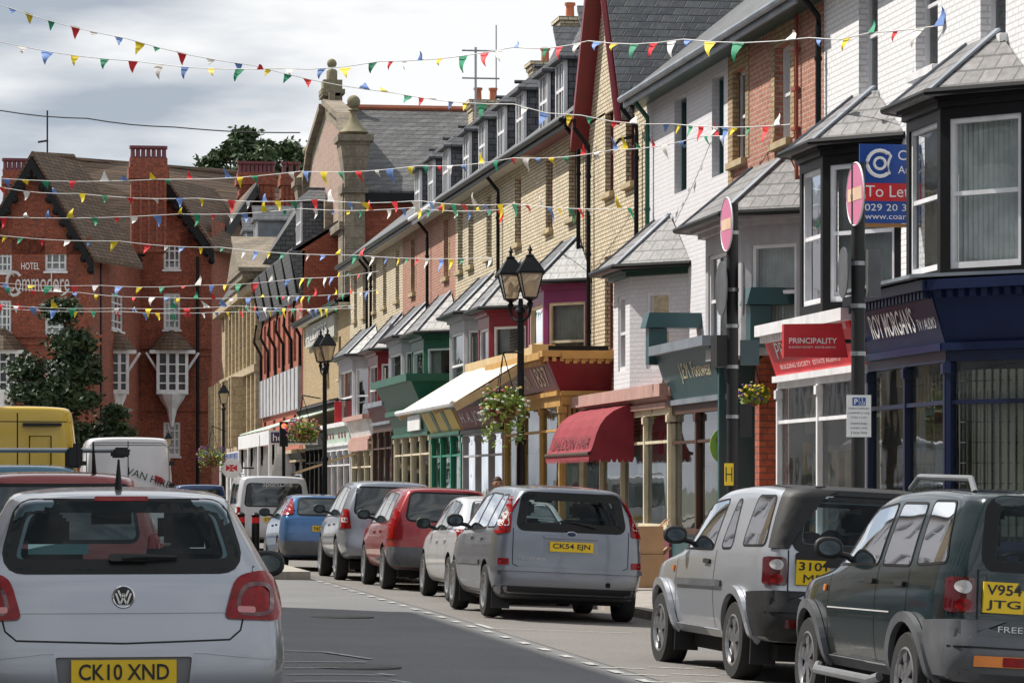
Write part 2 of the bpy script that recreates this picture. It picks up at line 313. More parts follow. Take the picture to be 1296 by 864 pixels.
# ================================================================ ground
def struct(name, mb, m): o = mb.build(name, m, smooth=False); o['kind'] = 'structure'; return o
def asphalt(name, c1, c2, sc=90, spots=None):
    if name in MATS: return MATS[name]
    m = mat(name, c1, .85, var=.14, vscale=.6, bump=.5, bscale=110); n = m.node_tree; b = n.nodes['Principled BSDF']; src = b.inputs['Base Color'].links[0].from_socket
    tcn = n.nodes.new('ShaderNodeTexCoord'); v = n.nodes.new('ShaderNodeTexNoise'); v.inputs['Scale'].default_value = sc; v.inputs['Detail'].default_value = 3; lk(n, tcn.outputs['Object'], v.inputs['Vector'])
    r = n.nodes.new('ShaderNodeMapRange'); r.inputs[1].default_value = .35; r.inputs[2].default_value = .7; r.inputs[3].default_value = .5; r.inputs[4].default_value = 1.65
    s = n.nodes.new('ShaderNodeVectorMath'); s.operation = 'SCALE'; lk(n, v.outputs['Fac'], r.inputs[0]); lk(n, src, s.inputs[0]); lk(n, r.outputs[0], s.inputs['Scale'])
    # long patches where the surface was relaid
    t = n.nodes.new('ShaderNodeTexNoise'); t.inputs['Scale'].default_value = .35; t.inputs['Detail'].default_value = 6; mp_ = n.nodes.new('ShaderNodeMapping'); mp_.inputs['Scale'].default_value = (1.6, .35, 1)
    lk(n, tcn.outputs['Object'], mp_.inputs[0]); lk(n, mp_.outputs[0], t.inputs['Vector']); r2_ = n.nodes.new('ShaderNodeMapRange'); r2_.inputs[1].default_value = .45; r2_.inputs[2].default_value = .58; r2_.inputs[4].default_value = .45
    mm = n.nodes.new('ShaderNodeMixRGB'); mm.inputs[2].default_value = (*c2, 1); lk(n, r2_.outputs[0], mm.inputs[0]); lk(n, s.outputs[0], mm.inputs[1]); lk(n, mm.outputs[0], b.inputs['Base Color']); return m
M['asphalt'] = asphalt('worn asphalt', (.185, .185, .187), (.145, .145, .148)); M['bay_paving'] = asphalt('parking bay paving', (.20, .185, .17), (.155, .148, .142), 60)
M['paving'] = brick('paving slabs', (.34, .31, .28), (.29, .27, .24), (.12, .11, .1), bw=.6, bh=.6, ms=.012, bump=.3); 
g = MB(); g.box(-1500, 1500, -60, 3000, -1.2, -.62); struct('ground', g, mat('far ground', (.14, .15, .11), .95, var=.3, vscale=.05))
FARY = 172.0; KX = 7.9
def sheet(x0, x1, y0, y1, dz, nx, zf=gz):
    b = MB(); ys = [y for y in [y0 + 3.0 * j for j in range(30)] if y < y1 - 1] + [y1]
    for i in range(nx):
        xa, xb = x0 + (x1 - x0) * i / nx, x0 + (x1 - x0) * (i + 1) / nx
        for ya, yb in zip(ys, ys[1:]):
            b.quad((xa, ya, zf(xa, ya) + dz), (xb, ya, zf(xb, ya) + dz), (xb, yb, zf(xb, yb) + dz), (xa, yb, zf(xa, yb) + dz))
    return b
struct('road', sheet(-5.2, KX, -6, FARY, 0, 14), M['asphalt'])
struct('parking_bay_surface', sheet(5.32, KX, 25, 84, .004, 6), M['bay_paving'])
KZ = gz(KX)
kz = lambda x, y: gz(KX, y)
b = sheet(KX, KX + .16, -6, FARY - 8, .12, 1, kz); ys_ = [-6 + 3 * j for j in range(30)] + [FARY - 8]
for ya, yb in zip(ys_, ys_[1:]): b.quad((KX, ya, gz(KX, ya) - .1), (KX, yb, gz(KX, yb) - .1), (KX, yb, gz(KX, yb) + .12), (KX, ya, gz(KX, ya) + .12))
struct('kerb', b, M['kerb_stone'])
struct('pavement', sheet(KX + .161, 13, -6, FARY - 8, .115, 2, kz), M['paving'])
b = MB(); b.box(-9, -3.4, -6, FARY - 8, -.4, .03); struct('far_pavement', b, M['paving'])
b = MB(); b.box(-30, 45, FARY, FARY + 18, -.6, -.06); struct('cross_pavement', b, M['paving'])
WM = mat('worn white road paint', (.42, .42, .40), .85, var=.4, vscale=22)
def mark(name, rects, label):
    b = MB()
    for x0, x1, y0, y1 in rects:
        b.quad((x0, y0, gz(x0, y0) + .009), (x1, y0, gz(x1, y0) + .009), (x1, y1, gz(x1, y1) + .009), (x0, y1, gz(x0, y1) + .009))
    o = b.build(name, WM); o['kind'] = 'structure'; return o
mark('bay_dashes', [(5.12, 5.21, y, y + .42) for y in [25 + 1.25 * i for i in range(46)]], '')
mark('bay_end_line', [(5.3, 6.9, 36.0, 36.07), (5.3, 5.37, 36.0, 37.2)], '')
mark('edge_marks', [(5.15 + (i % 3) * .5, 5.55 + (i % 3) * .5, 26.3 + i * .34, 26.38 + i * .34) for i in range(9)] + [(4.2, 4.3, 22.5 + i * 1.0, 23 + i * 1.0) for i in range(3)], '')
mk = MB()
def stroke(pts, w_=.07):
    for (xa, ya), (xb, yb) in zip(pts, pts[1:]):
        d = Vector((xb - xa, yb - ya, 0)).normalized(); r = Vector((-d.y, d.x, 0)) * w_ / 2
        mk.quad(*[(q.x, q.y, gz(q.x, q.y) + .009) for q in (Vector((xa, ya, 0)) - r, Vector((xa, ya, 0)) + r, Vector((xb, yb, 0)) + r, Vector((xb, yb, 0)) - r)])
for k in range(5):
    stroke([(2.2 + .02 * k, 24.3 + k * .95), (2.65, 24.4 + k * .95), (3.1, 24.25 + k * 1.0), (3.0, 24.7 + k * .9)], .06)
stroke([(2.3, 30.2), (2.9, 30.0), (3.2, 28.8)], .07); stroke([(2.2, 23.3), (3.0, 23.3)], .1); stroke([(2.1, 22.5), (2.1, 24)], .1)
o = mk.build('worn_road_letters', WM); o['kind'] = 'structure'
for k, (x, y, r_, lab) in enumerate(((3.9, 38.5, .33, 'round iron manhole cover in the sunlit part of the road'), (2.9, 27.5, .33, 'round iron manhole cover in the shaded part of the road'))):
    b = MB(); b.lathe((x, y, gz(x, y)), [(r_, -.01), (r_, .009), (r_ - .04, .012)], 28); b.lathe((x, y, gz(x, y)), [(r_ + .08, -.02), (r_ + .08, .006)], 28); tag(b.build('manhole_cover', mat('worn iron', (.09, .085, .08), .6, metal=.5, bump=.8, bscale=60)), lab, 'manhole cover')
# ================================================================ right-hand terrace
WX, BX, SX = 12.0, 11.2, 11.0
def W12(px0, px1, X=WX): return (X, ypx(px0, X)), (X, ypx(px1, X))
def zc2y(zc, X=WX): return (zc * KF - X * SA) / CA
def house(name, label, ya, yb, ze, wall, wins=(), roof='slate', cat='house', surround=None, wmt='white_paint', ex=.42, rise=3.6, gut='black_paint', sof='soffit', group='houses of the terrace', sill='sill_stone', back='net', side=None, z0=-.3, style='sash', low=None, X=WX):
    """ya = far end, yb = near end along the street; wins = (y_far, y_near, z0, z1)"""
    t = thing(name, label, cat, (X, yb, 0), 0, group); p0, p1 = (X, ya), (X, yb); Lg = ya - yb
    ops = [(ya - w_[0], ya - w_[1], w_[2], w_[3]) for w_ in wins]
    b = MB(); panel(b, p0, p1, z0, ze, ops, .2)
    bk = X + 9.0
    b.quad((X, yb, z0), (bk, yb, z0), (bk, yb, ze), (X, yb, ze)); b.quad((X, ya, z0), (bk, ya, z0), (bk, ya, ze), (X, ya, ze)); b.quad((bk, yb, z0), (bk, ya, z0), (bk, ya, ze), (bk, yb, ze))
    b.poly([(X, yb, ze), (bk, yb, ze), ((X + bk) / 2, yb, ze + rise)]); b.poly([(X, ya, ze), (bk, ya, ze), ((X + bk) / 2, ya, ze + rise)])
    b.build('wall', M[wall], t)
    for o, w_ in zip(ops, wins):
        window(t, p0, p1, *o, depth=.16, mt=M[wmt], sill=M[sill] if sill else None, back=back, style=style)
        if surround:
            s = MB(); obox(s, p0, p1, o[0] - .24, o[0] - .001, o[2] - .02, o[3] + .3, -.1, .012); obox(s, p0, p1, o[1] + .001, o[1] + .24, o[2] - .02, o[3] + .3, -.1, .012)
            obox(s, p0, p1, o[0], o[1], o[3] + .001, o[3] + .36, -.1, .013); s.build('brick_surround', M[surround], t)
    r = MB(); xm = (X + bk) / 2; sl = rise / (xm - X); xo = X - ex
    r.slab([(xo, yb, ze - ex * sl + .02), (xo, ya, ze - ex * sl + .02), (xm, ya, ze + rise + .02), (xm, yb, ze + rise + .02)], (0, 0, .09))
    r.slab([(xm, yb, ze + rise + .02), (xm, ya, ze + rise + .02), (bk + .3, ya, ze - .3 * sl + .02), (bk + .3, yb, ze - .3 * sl + .02)], (0, 0, .09))
    r.tube([(xm, yb, ze + rise + .1), (xm, ya, ze + rise + .1)], .1, 6)
    r.build('roof', M[roof], t)
    e = MB(); e.box(xo + .02, X, yb, ya, ze - ex * sl - .06, ze - ex * sl - .02); e.build('soffit', M[sof], t)
    e = MB(); e.box(xo - .02, xo + .018, yb, ya, ze - ex * sl - .12, ze - ex * sl + .07); e.build('fascia_board', M[gut], t)
    gutter(t, [(xo - .08, yb, ze - ex * sl + .03), (xo - .08, ya, ze - ex * sl + .03)], M[gut])
    return t
def dormer(t, y, ze, w_=1.2, x=WX + .35, h=1.55, cheek='slate', gable=False, ins=.12):
    z0 = ze + .05; xb_ = x + 2.4; b = MB(); b.box(x + .05, xb_, y - w_ / 2, y + w_ / 2, z0, z0 + h); d = b.build('dormer', M[cheek], t)
    window(d, (x, y + w_ / 2), (x, y - w_ / 2), .02, w_ - .02, z0 + .1, z0 + h - .02, depth=-.02, mt=M['white_paint'], style='cross', t=.08, back='net', name='dormer_window', sub=True)
    d.children[0].parent = d
    r = MB(); o = .14; zt = z0 + h; rp = .55
    if gable: r.hexa([(x - .2, y - w_ / 2 - o, zt), (x - .2, y - w_ / 2 - o + .01, zt - .05), (xb_, y - w_ / 2 - o + .01, zt - .05), (xb_, y - w_ / 2 - o, zt)], [(x - .2, y, zt + rp + .2), (x - .2, y, zt + rp + .1), (xb_, y, zt + rp + .1), (xb_, y, zt + rp + .2)]); 
    r.add([(x - .2, y - w_ / 2 - o, zt), (x - .2, y + w_ / 2 + o, zt), (xb_, y + w_ / 2 + o, zt), (xb_, y - w_ / 2 - o, zt), (x + (.0 if gable else .45), y, zt + rp), (xb_, y, zt + rp),
           (x - .2, y - w_ / 2 - o, zt - .08), (x - .2, y + w_ / 2 + o, zt - .08), (xb_, y + w_ / 2 + o, zt - .08), (xb_, y - w_ / 2 - o, zt - .08)],
          [(0, 1, 4), (1, 2, 5, 4), (2, 3, 5), (3, 0, 4, 5), (6, 7, 1, 0), (7, 8, 2, 1), (8, 9, 3, 2), (9, 6, 0, 3), (9, 8, 7, 6)])
    r.tube([(x + .3, y, zt + rp + .03), (xb_, y, zt + rp + .03)], .05, 6)
    r.build('dormer_roof', M['slate'], d); return d
def chimney(t, x, y, z0, z1, lx=1.0, ly=.6, pots=3, mt='yellow_brick', pot='terracotta', along='x', ph=.4):
    b = MB(); b.box(x - lx / 2, x + lx / 2, y - ly / 2, y + ly / 2, z0, z1 - .3)
    for k in range(3): b.box(x - lx / 2 - .04 - .04 * k, x + lx / 2 + .04 + .04 * k, y - ly / 2 - .04 - .04 * k, y + ly / 2 + .04 + .04 * k, z1 - .3 + .1 * k, z1 - .2 + .1 * k)
    c = b.build('chimney', M[mt], t)
    for i in range(pots):
        u = (i + .5) / pots - .5; q = (x + u * lx, y, z1) if along == 'x' else (x, y + u * ly, z1)
        p = MB(); p.lathe(q, [(.11, -.02), (.10, ph * .8), (.135, ph * .85), (.135, ph), (.09, ph), (.09, .1)], 10); p.build('chimney_pot', M[pot], c, smooth=True)
    return c
def bay(t, pf, pn, dy, z0, z1, mt, frame='white_paint', x1=BX, roof='pale_slate', ztop=6.95, wins=True, corner=None, gut='black_paint', cornice=None, back='net', side_only=False, m1=.14, wz=(.12, .3), over=.16):
    """canted bay: pf, pn = far and near photo columns of the front face; dy = run of each splay"""
    yf, yn = ypx(pf, x1), ypx(pn, x1); pl = [(WX, yf + dy), (x1, yf), (x1, yn), (WX, yn - dy)]
    b = MB(); faces = [(pl[0], pl[1]), (pl[1], pl[2]), (pl[2], pl[3])]; allops = []
    for q0, q1 in faces:
        Lg = (V2(q1) - V2(q0)).length; mm = m1 if Lg > .9 else .1; op = (mm, Lg - mm, z0 + wz[0], z1 - wz[1]); allops.append(op); panel(b, q0, q1, z0, z1, [op], .1)
    b.poly([(*q, z0) for q in pl]); b.poly([(*q, z1) for q in pl])
    o = b.build('bay_window', M[mt] if isinstance(mt, str) else mt, t)
    for (q0, q1), op in zip(faces[1:], allops[1:]):
        window(o, q0, q1, *op, depth=.06, mt=M[frame], back=back, style='sash', sub=True, name='sash_frame', t=.06)
    ctr = V2(((WX + x1) / 2, (yf + yn) / 2)); ex = lambda q, k: (q[0] - (k if q[0] < WX - .01 else 0), q[1] + (k if q[1] > ctr.y else -k))
    c = MB()
    for k, (a_, h0, h1) in enumerate(((.05, -.16, -.08), (.10, -.08, 0))):
        pts = [ex(q, a_ * (over / .16)) for q in pl]; c.slab([(*q, z1 + h0) for q in pts], (0, 0, h1 - h0))
    c.build('cornice', M[cornice or mt] if (cornice or isinstance(mt, str)) else mt, o)
    e = [ex(q, over + .04) for q in pl]; zt = z1 + .02; r = MB(); ap = [(WX - .05, yf - .1, ztop), (WX - .05, yn + .1, ztop)]
    E = [Vector((*q, zt)) for q in e]; A = [Vector(p) for p in ap]; T = Vector((0, 0, -.05))
    r.add([E[0], E[1], E[2], E[3], A[0], A[1]] + [v + T for v in E], [(0, 1, 4), (1, 2, 5, 4), (2, 3, 5), (0, 1, 7, 6), (1, 2, 8, 7), (2, 3, 9, 8), (6, 7, 8, 9)])
    r.build('bay_roof', M[roof], o)
    for e_, a_ in ((E[1], A[0]), (E[2], A[1])): h = MB(); h.beam(e_ + Vector((0, 0, .01)), a_ + Vector((0, 0, .02)), .10 if x1 < 11.5 else .1, .03); h.build('lead_hip', M['lead'], o)
    gutter(o, [E[0] + Vector((0, 0, -.02)), E[1] + Vector((-.03, .02, -.02)), E[2] + Vector((-.03, -.02, -.02)), E[3] + Vector((0, 0, -.02))], M[gut], .05)
    return o
def shop(t, pf, pn, dyn, z_sill, z_head, zf0, zf1, frame, fascia, x1=SX, tilt=.18, cor='lead', panes=3, stall='maroon', name='shopfront', cap=.14, dentil=None, arch=None, retx=None, iw=None, col=.09, back='shop'):
    """shopfront between photo columns pf (far) and pn (near) on plane x1 with a return of run dyn to the wall"""
    yf, yn = ypx(pf, x1), ypx(pn, x1); q = [(WX, yf), (x1, yf), (x1, yn), (WX + .0, yn - dyn)]
    segs = [(q[1], q[2], panes), (q[2], q[3], 1 if dyn < 1.6 else 2)]
    b = MB(); st = MB(); gl = MB(); it = MB()
    for s0, s1, npn in segs:
        Lg = (V2(s1) - V2(s0)).length
        obox(st, s0, s1, 0, Lg, KZ + .1, z_sill, -.12, .02); obox(b, s0, s1, 0, Lg, z_sill, z_sill + .09, -.1, .06); obox(b, s0, s1, 0, Lg, z_head, zf0, -.12, .02)
        for i in range(npn + 1):
            u = min(max(Lg * i / npn, col / 2), Lg - col / 2); obox(b, s0, s1, u - col / 2, u + col / 2, z_sill + .09, z_head, -.08, .035)
            obox(b, s0, s1, u - col * .8, u + col * .8, z_head - .14, z_head - .02, -.06, .06)
        obox(b, s0, s1, col, Lg - col, z_head - .5, z_head - .45, -.05, .02)
        a, d, n, _ = fr(s0, s1); g_ = lambda u, z: a + d * u - n * .04 + Vector((0, 0, z)); gl.quad(g_(0, z_sill), g_(Lg, z_sill), g_(Lg, z_head), g_(0, z_head))
    f = b.build(name, M[frame], t); st.build('stall_riser', M[stall], f); gl.build('shop_glass', GL_SHOP, f)
    fl = [(x1 + .15, yf - .02), (x1 + .15, yn), (WX + .15, yn - dyn * .9), (x1 + 1.65, yn - dyn * .9), (x1 + 1.65, yf - .02)]
    for z in (z_sill - .06, z_head + .1): it.slab([(*q_, z) for q_ in fl], (0, 0, .04))
    it.slab([(*fl[3], KZ), (*fl[4], KZ), (*fl[4], z_head + .2), (*fl[3], z_head + .2)], (.05, 0, 0)); it.slab([(*fl[0], KZ), (*fl[4], KZ), (*fl[4], z_head + .1), (*fl[0], z_head + .1)], (0, .01, 0))
    it.build('shop_interior', M['plaster'] if back == 'shop' else M['dark_room'], f)
    # goods in the window
    rn = random.Random(int(pf)); 
    for k in range(6 if back == 'shop' else 4):
        y = yn - dyn * .4 + (yf - yn + dyn * .3) * (k + .5) / 6; x = x1 + .5 + rn.random() * .5; gb = MB(); hh = .5 + rn.random() * .9
        gb.lathe((x, y, z_sill - .05), [(.16, 0), (.12, .02), (.03, .04), (.03, hh * .45), (.15, hh * .5), (.2, hh * .75), (.18, hh * .95), (.05, hh)], 10)
        gb.build('window_display', M[rn.choice(['display_red', 'pale_blue', 'dark_room', 'white_paint', 'maroon', 'display_purple'])], f, smooth=True)
    for k in range(3 if back == 'shop' else 0):
        y = yn + (yf - yn) * rn.uniform(.1, .9); w2, z2 = rn.uniform(.15, .35), rn.uniform(z_sill + .5, z_head - .6); pb = MB(); pb.box(x1 + .09, x1 + .10, y - w2, y + w2, z2, z2 + rn.uniform(.3, .6)); pb.build('window_poster', M[rn.choice(['sign_white', 'pale_blue', 'display_red', 'sign_yellow', 'cream', 'pale_green'])], f)
    if back == 'shop':
        bb_ = MB(); bb_.box(x1 + .42, x1 + .45, yn + .02, yn + (yf - yn) * .55, z_sill, z_head - .35); bb_.box(x1 + .42, x1 + .45, yn + (yf - yn) * .62, yf - .3, z_sill, z_head - .9); bb_.build('display_backboard', M[rn.choice(['plaster', 'cream', 'pale_blue', 'plaster'])], f)  # pale boards added behind the panes to make dark shop glass look lighter
    fb = MB()
    if zf1 > zf0:
        for s0, s1, _ in segs:
            a, d, n, Lg = fr(s0, s1); U = Vector((0, 0, 1)); last = s1 is q[3]
            p = lambda u, z, k: a + d * u + U * z + n * k
            fb.hexa([p(0, zf0, .03), p(Lg, zf0, .03), p(Lg, zf0, -.12), p(0, zf0, -.12)], [p(-tilt * .4, zf1, .03 + tilt), p(Lg, zf1, .03 + tilt), p(Lg, zf1, -.12), p(0, zf1, -.12)])
        fa = fb.build('fascia', M[fascia], f)
        cb = MB()
        for s0, s1, _ in segs:
            Lg = (V2(s1) - V2(s0)).length
            obox(cb, s0, s1, -.05, Lg + .1, zf1 + .002, zf1 + cap, -.3, tilt + .16); obox(cb, s0, s1, -.02, Lg, zf0 - .09, zf0 - .002, -.1, .09)
            if dentil:
                m = int(Lg / .16)
                for i in range(m): obox(cb, s0, s1, i * .16 + .03, i * .16 + .11, zf1 - .09, zf1, 0, tilt + .1)
        cb.build('fascia_cornice', M[cor], f)
    return f
def fascia_text(f, s, mt, pf, pn, zf0, zf1, x1=SX, tilt=.18, u0=.1, u1=.9, v0=.25, v1=.75, **k):
    """lettering lying on the sloping fascia between photo columns"""
    yf, yn = ypx(pf, x1), ypx(pn, x1); up = Vector((-tilt, 0, zf1 - zf0)); Lg = yf - yn; d = Vector((0, -1, 0))
    p = Vector((x1 - .03, yf, zf0)) + d * Lg * u0 + up * v0
    return text(s, M[mt], f, p, d, up, w=Lg * (u1 - u0), h=up.length * (v1 - v0), depth=.012, **k)
Y = lambda a, b, X=WX: (ypx(a, X), ypx(b, X))
# ---- white painted brick pair with the black bays (nearest)
E1 = 9.25
hA = house('house', 'white painted brick house with a big black bay above the navy TV shop', ypx(1150, WX), ypx(1500, WX), E1, 'white_brick', [(*Y(1159, 1187), 6.95, 8.7), (*Y(1241, 1273), 6.95, 8.7), (*Y(1350, 1388), 6.95, 8.7)], sill='white_paint')
bay(hA, 1147, 1190, 1.02, 3.98, 6.2, 'black_paint', ztop=7.0, m1=.13)
hB = house('house', 'white painted brick house with a black bay above the red building society shop', ypx(1043, WX), ypx(1150, WX), E1, 'white_brick', [(*Y(1087, 1111), 6.95, 8.7)], sill='white_paint')
bay(hB, 1012, 1041, 1.14, 3.9, 6.2, 'black_paint', ztop=7.0, m1=.12)
downpipe(hB, WX, ypx(1043, WX) - .05, 3.5, 8.85, M['black_paint'])
# ---- red and yellow brick house with grey bay
hC = house('house', 'red brick house with yellow brick window surrounds and a pale grey bay', ypx(922, WX), ypx(1043, WX), 9.05, 'red_brick', [(*Y(926, 944), 6.85, 8.35), (*Y(981, 1001), 6.85, 8.35)], surround='quoin', sof='dark_green', gut='lead')
b = MB(); obox(b, (WX, ypx(922, WX)), (WX, ypx(1043, WX)), 0, .35, 3, 9.0, -.1, .011); b.build('corner_quoins', M['quoin'], hC)
b = MB(); yy = ypx(1013, WX); b.tube([(WX - .06, yy, 5.6), (WX - .06, yy, 8.9)], .03, 6); 
for z in (6.9, 7.5, 8.1): b.box(WX - .09, WX - .01, yy - .02, yy + .25, z, z + .05)
b.build('soil_pipe', mat('red oxide pipe', (.3, .06, .04), .5), hC, smooth=True)
bay(hC, 893, 938, 0.96, 3.5, 5.62, 'grey_paint', ztop=6.6, m1=.2, cornice='grey_paint', wz=(.2, .45), over=.34)
# ---- white rendered house with white brick bay, above the footwear shop
hD = house('house', 'white rendered house with green guttering and a white walled slate roofed bay', ypx(818, WX), ypx(922, WX), 9.05, 'white_render', [(*Y(853.5, 869), 6.75, 8.45), (*Y(901, 916), 6.75, 8.45)], sof='dark_green', gut='lead', wmt='teal', sill=None)
downpipe(hD, WX, ypx(826, WX), 4.5, 8.8, M['green'])
bay(hD, 777, 797, 1.2, 3.1, 5.42, 'white_render', ztop=6.4, m1=.42, cornice='dark_green', wz=(.5, .45), frame='white_paint', over=.3)
# ---- gabled yellow house
yg0, yg1 = ypx(745, WX), ypx(818, WX)
hE = thing('house', 'gabled yellow brick house with a deep red bargeboard above the striped red awning', 'house', (WX, yg1, 0), 0, 'houses of the terrace')
p0, p1 = (WX, yg0), (WX, yg1); ops = []
for a_, b_, z0, z1 in ((766, 776.5, 7.35, 9.0), (792, 803, 7.35, 8.8), (765.5, 776, 4.2, 6.1)): ops.append((yg0 - ypx(a_, WX), yg0 - ypx(b_, WX), z0, z1))
b = MB(); panel(b, p0, p1, -.3, 8.95, ops, .2); ym = (yg0 + ypx(800, WX)) / 2; ye = ypx(800, WX); GA = 12.6
b.poly([(WX, yg0, 8.95), (WX, ye, 8.95), (WX, ym, GA)]); b.poly([(WX + 9, yg0, 8.95), (WX + 9, ye, 8.95), (WX + 9, ym, GA)])
b.quad((WX, yg1, -.3), (WX + 9, yg1, -.3), (WX + 9, yg1, 8.95), (WX, yg1, 8.95)); b.quad((WX, yg0, -.3), (WX + 9, yg0, -.3), (WX + 9, yg0, 8.95), (WX, yg0, 8.95)); b.build('wall', M['yellow_brick'], hE)
for o_ in ops: window(hE, p0, p1, *o_, mt=M['maroon'], sill=M['sill_stone'], back='dark')
r = MB(); dz = .12; r.slab([(WX - .25, ye - .25, 8.5), (WX + 10, ye - .25, 8.5), (WX + 10, ym, GA + .05), (WX - .25, ym, GA + .05)], (0, 0, dz)); r.slab([(WX - .25, yg0 + .25, 8.5), (WX + 10, yg0 + .25, 8.5), (WX + 10, ym, GA + .05), (WX - .25, ym, GA + .05)], (0, 0, dz))
r.slab([(WX - .1, yg1, 8.8), (WX - .1, ye - .1, 8.8), (WX + 4.5, ye - .1, 12.3), (WX + 4.5, yg1, 12.3)], (0, 0, .1)); r.build('roof', M['slate'], hE)
for yy in (ye - .12, yg0 + .12): k_ = .06 if yy < ym else .30; r = MB(); r.slab([(WX - .36, yy, 8.42), (WX - .36, yy, 8.42 + k_), (WX - .36, ym, GA + .16), (WX - .36, ym, GA + .16 - k_)], (.1, 0, 0)); r.slab([(WX - .26, yy, 8.46), (WX, yy, 8.46), (WX, ym, GA - .05), (WX - .26, ym, GA - .05)], (0, 0, .05)); r.build('bargeboard', M['crimson'], hE)
downpipe(hE, WX, ypx(812, WX), 3.5, 8.75, M['black_paint']); downpipe(hE, WX, ypx(751, WX), 3.6, 8.9, M['black_paint'])
# ---- long yellow terrace: seven houses
pxw = [724.5, 695, 681.5, 655.5, 619, 596, 582.5, 565, 538, 523, 503, 487, 474, 461, 450]
bnd = [55.75, 61, 66.2, 71.6, 76.4, 81, 86.6, 93.2]
spec = [('yellow_brick', 'yellow brick terraced house with the purple bay beside the gabled house', 'purple', 668, 688, 'maroon'),
        ('yellow_brick', 'yellow brick terraced house with the larger crimson bay above the cream awning', 'crimson', 605, 619, 'maroon'),
        ('yellow_brick', 'yellow brick terraced house with a pale grey bay beside the crimson bay', 'grey_paint', 569, 587, 'grey_paint'),
        ('red_brick', 'red and yellow brick terraced house with the dark green bay', 'green', 521, 536, 'dark_green'),
        ('red_brick', 'red and yellow brick terraced house with a narrow grey bay next to the green bay', 'grey_paint', 492, 508, 'grey_paint'),
        ('yellow_brick', 'yellow brick terraced house with the small dark red bay far along the terrace', 'crimson', 466, 478, 'maroon'),
        ('yellow_brick', 'last yellow brick terraced house with a grey bay beside the red hanging banner', 'grey_paint', 429, 446, 'grey_paint')]
TH = []
for i, (wm, lab, bm_, pf, pn, sf) in enumerate(spec):
    ya, yb = zc2y(bnd[i + 1]), zc2y(bnd[i]); ws = []
    for p in pxw:
        y = ypx(p, WX)
        if yb + .6 < y < ya - .6: ws.append((y + .46, y - .46, 7.2, 8.78))
    t = house('house', lab, ya, yb, 9.4, wm, ws, surround='quoin' if wm == 'red_brick' else None, back='dark' if i % 3 else 'net', wmt='maroon' if i in (0, 1) else 'white_paint', sof='maroon' if i == 0 else 'soffit', gut='white_paint' if i == 3 else 'black_paint')
    bay(t, pf, pn, 1.0, 3.45 if i < 6 else 3.3, 5.62 + (.12 if i % 2 == 0 else 0), bm_, ztop=6.75, m1=.13, cornice=bm_, wz=(.25, .42), roof='pale_slate' if i % 2 else 'slate', back='split' if i in (1, 3) else 'net', frame='cream' if i == 0 else 'white_paint', over=.2)
    TH.append(t)
for i, y in ((1, 635.5), (3, 545), (0, 738), (5, 468), (5, 473)): downpipe(TH[i], WX, ypx(y, WX), 3.6, 9.1, M['black_paint'])
dpx = [(742, 0), (711, 0), (690, 1), (660, 1), (636, 2), (612, 3), (592, 3), (566, 4), (547, 4), (530, 5)]
for p, i in dpx:
    x = WX + .3; dormer(TH[i], ypx(p, x), 9.45, 1.2, x, 1.45, gable=(i == 0))
chimney(TH[1], 14.0, zc2y(65.6, 14.0), 9.8, 12.9, 1.0, .9, 2); chimney(TH[2], 14.0, zc2y(69.8, 14.0), 9.8, 12.5, .7, .8, 1); chimney(TH[4], 14.2, zc2y(79.5, 14.2), 9.8, 12.9, .9, .9, 2)
# ---- lower building beyond the terrace
hL = house('house', 'low buff brick shop building with a long name board under its dark eaves', zc2y(107.6), zc2y(93.2), 8.15, 'quoin', [(zc2y(96 + 3.4 * k) + .4, zc2y(96 + 3.4 * k) - .4, 5.4, 6.9) for k in range(2)], roof='slate', rise=2.2, surround=None, group='houses of the terrace')
b = MB(); ya, yb = ypx(388, WX - .1), ypx(424, WX - .1); b.box(WX - .14, WX, yb, ya, 6.95, 7.75); s_ = b.build('name_board', M['concrete'], hL)
text('ALDERS', M['letter_grey'], s_, (WX - .16, ya - .4, 7.15), (0, -1, 0), (0, 0, 1), w=(ya - yb) * .75, h=.42)
# ================================================================ stone fronted hall
hx = 13.6; yn_ = ypx(445, hx); yf_ = ypx(387, hx)
hall = thing('hall', 'tall stone fronted hall with a curved gable, ball finials and a long slate roof', 'hall', (hx, yn_, 0))
zR = lambda py, px=430: zpx(py, px, hx)
zE_, zRd = 13.0, 17.2; ymid = (yn_ + yf_) / 2
b = MB(); nse = [(yn_, 0), (yn_, 13.2), (yn_ + .9, 13.5), (yn_ + 1.2, 15.2), (yn_ + 3.2, 16.4), (ymid - .8, 17.6), (ymid - .8, 18.0), (ymid + .8, 18.0), (ymid + .8, 17.6), (yf_ - 3.2, 16.4), (yf_ - 1.2, 15.2), (yf_ - .9, 13.5), (yf_, 13.2), (yf_, 0)]
b.slab([(hx, y, z) for y, z in nse], (.5, 0, 0)); b.build('front_wall', M['dark_stone'], hall)
b = MB(); b.slab([(hx - .02, yn_ + 1.6, 8.3), (hx - .02, yn_ + 1.6, 14.2), (hx - .02, yn_ + 3.4, 15.6), (hx - .02, ymid - .9, 16.8), (hx - .02, ymid + .9, 16.8), (hx - .02, yf_ - 3.4, 15.6), (hx - .02, yf_ - 1.6, 14.2), (hx - .02, yf_ - 1.6, 8.3)], (.019, 0, 0)); b.build('pink_panel', M['pink_stone'], hall)
b = MB()
for y in (yn_ + .9, ymid - 2.4, ymid + 2.4, yf_ - .9): b.box(hx - .35, hx - .003, y - (.85 if y in (yn_ + .9, yf_ - .9) else .25), y + (.85 if y in (yn_ + .9, yf_ - .9) else .25), -.3, 13.4)
for z, k in ((4.2, .4), (7.9, .4), (11.6, .45)): b.box(hx - .5, hx - .001, yn_ - .1, yf_ + .1, z, z + .3)
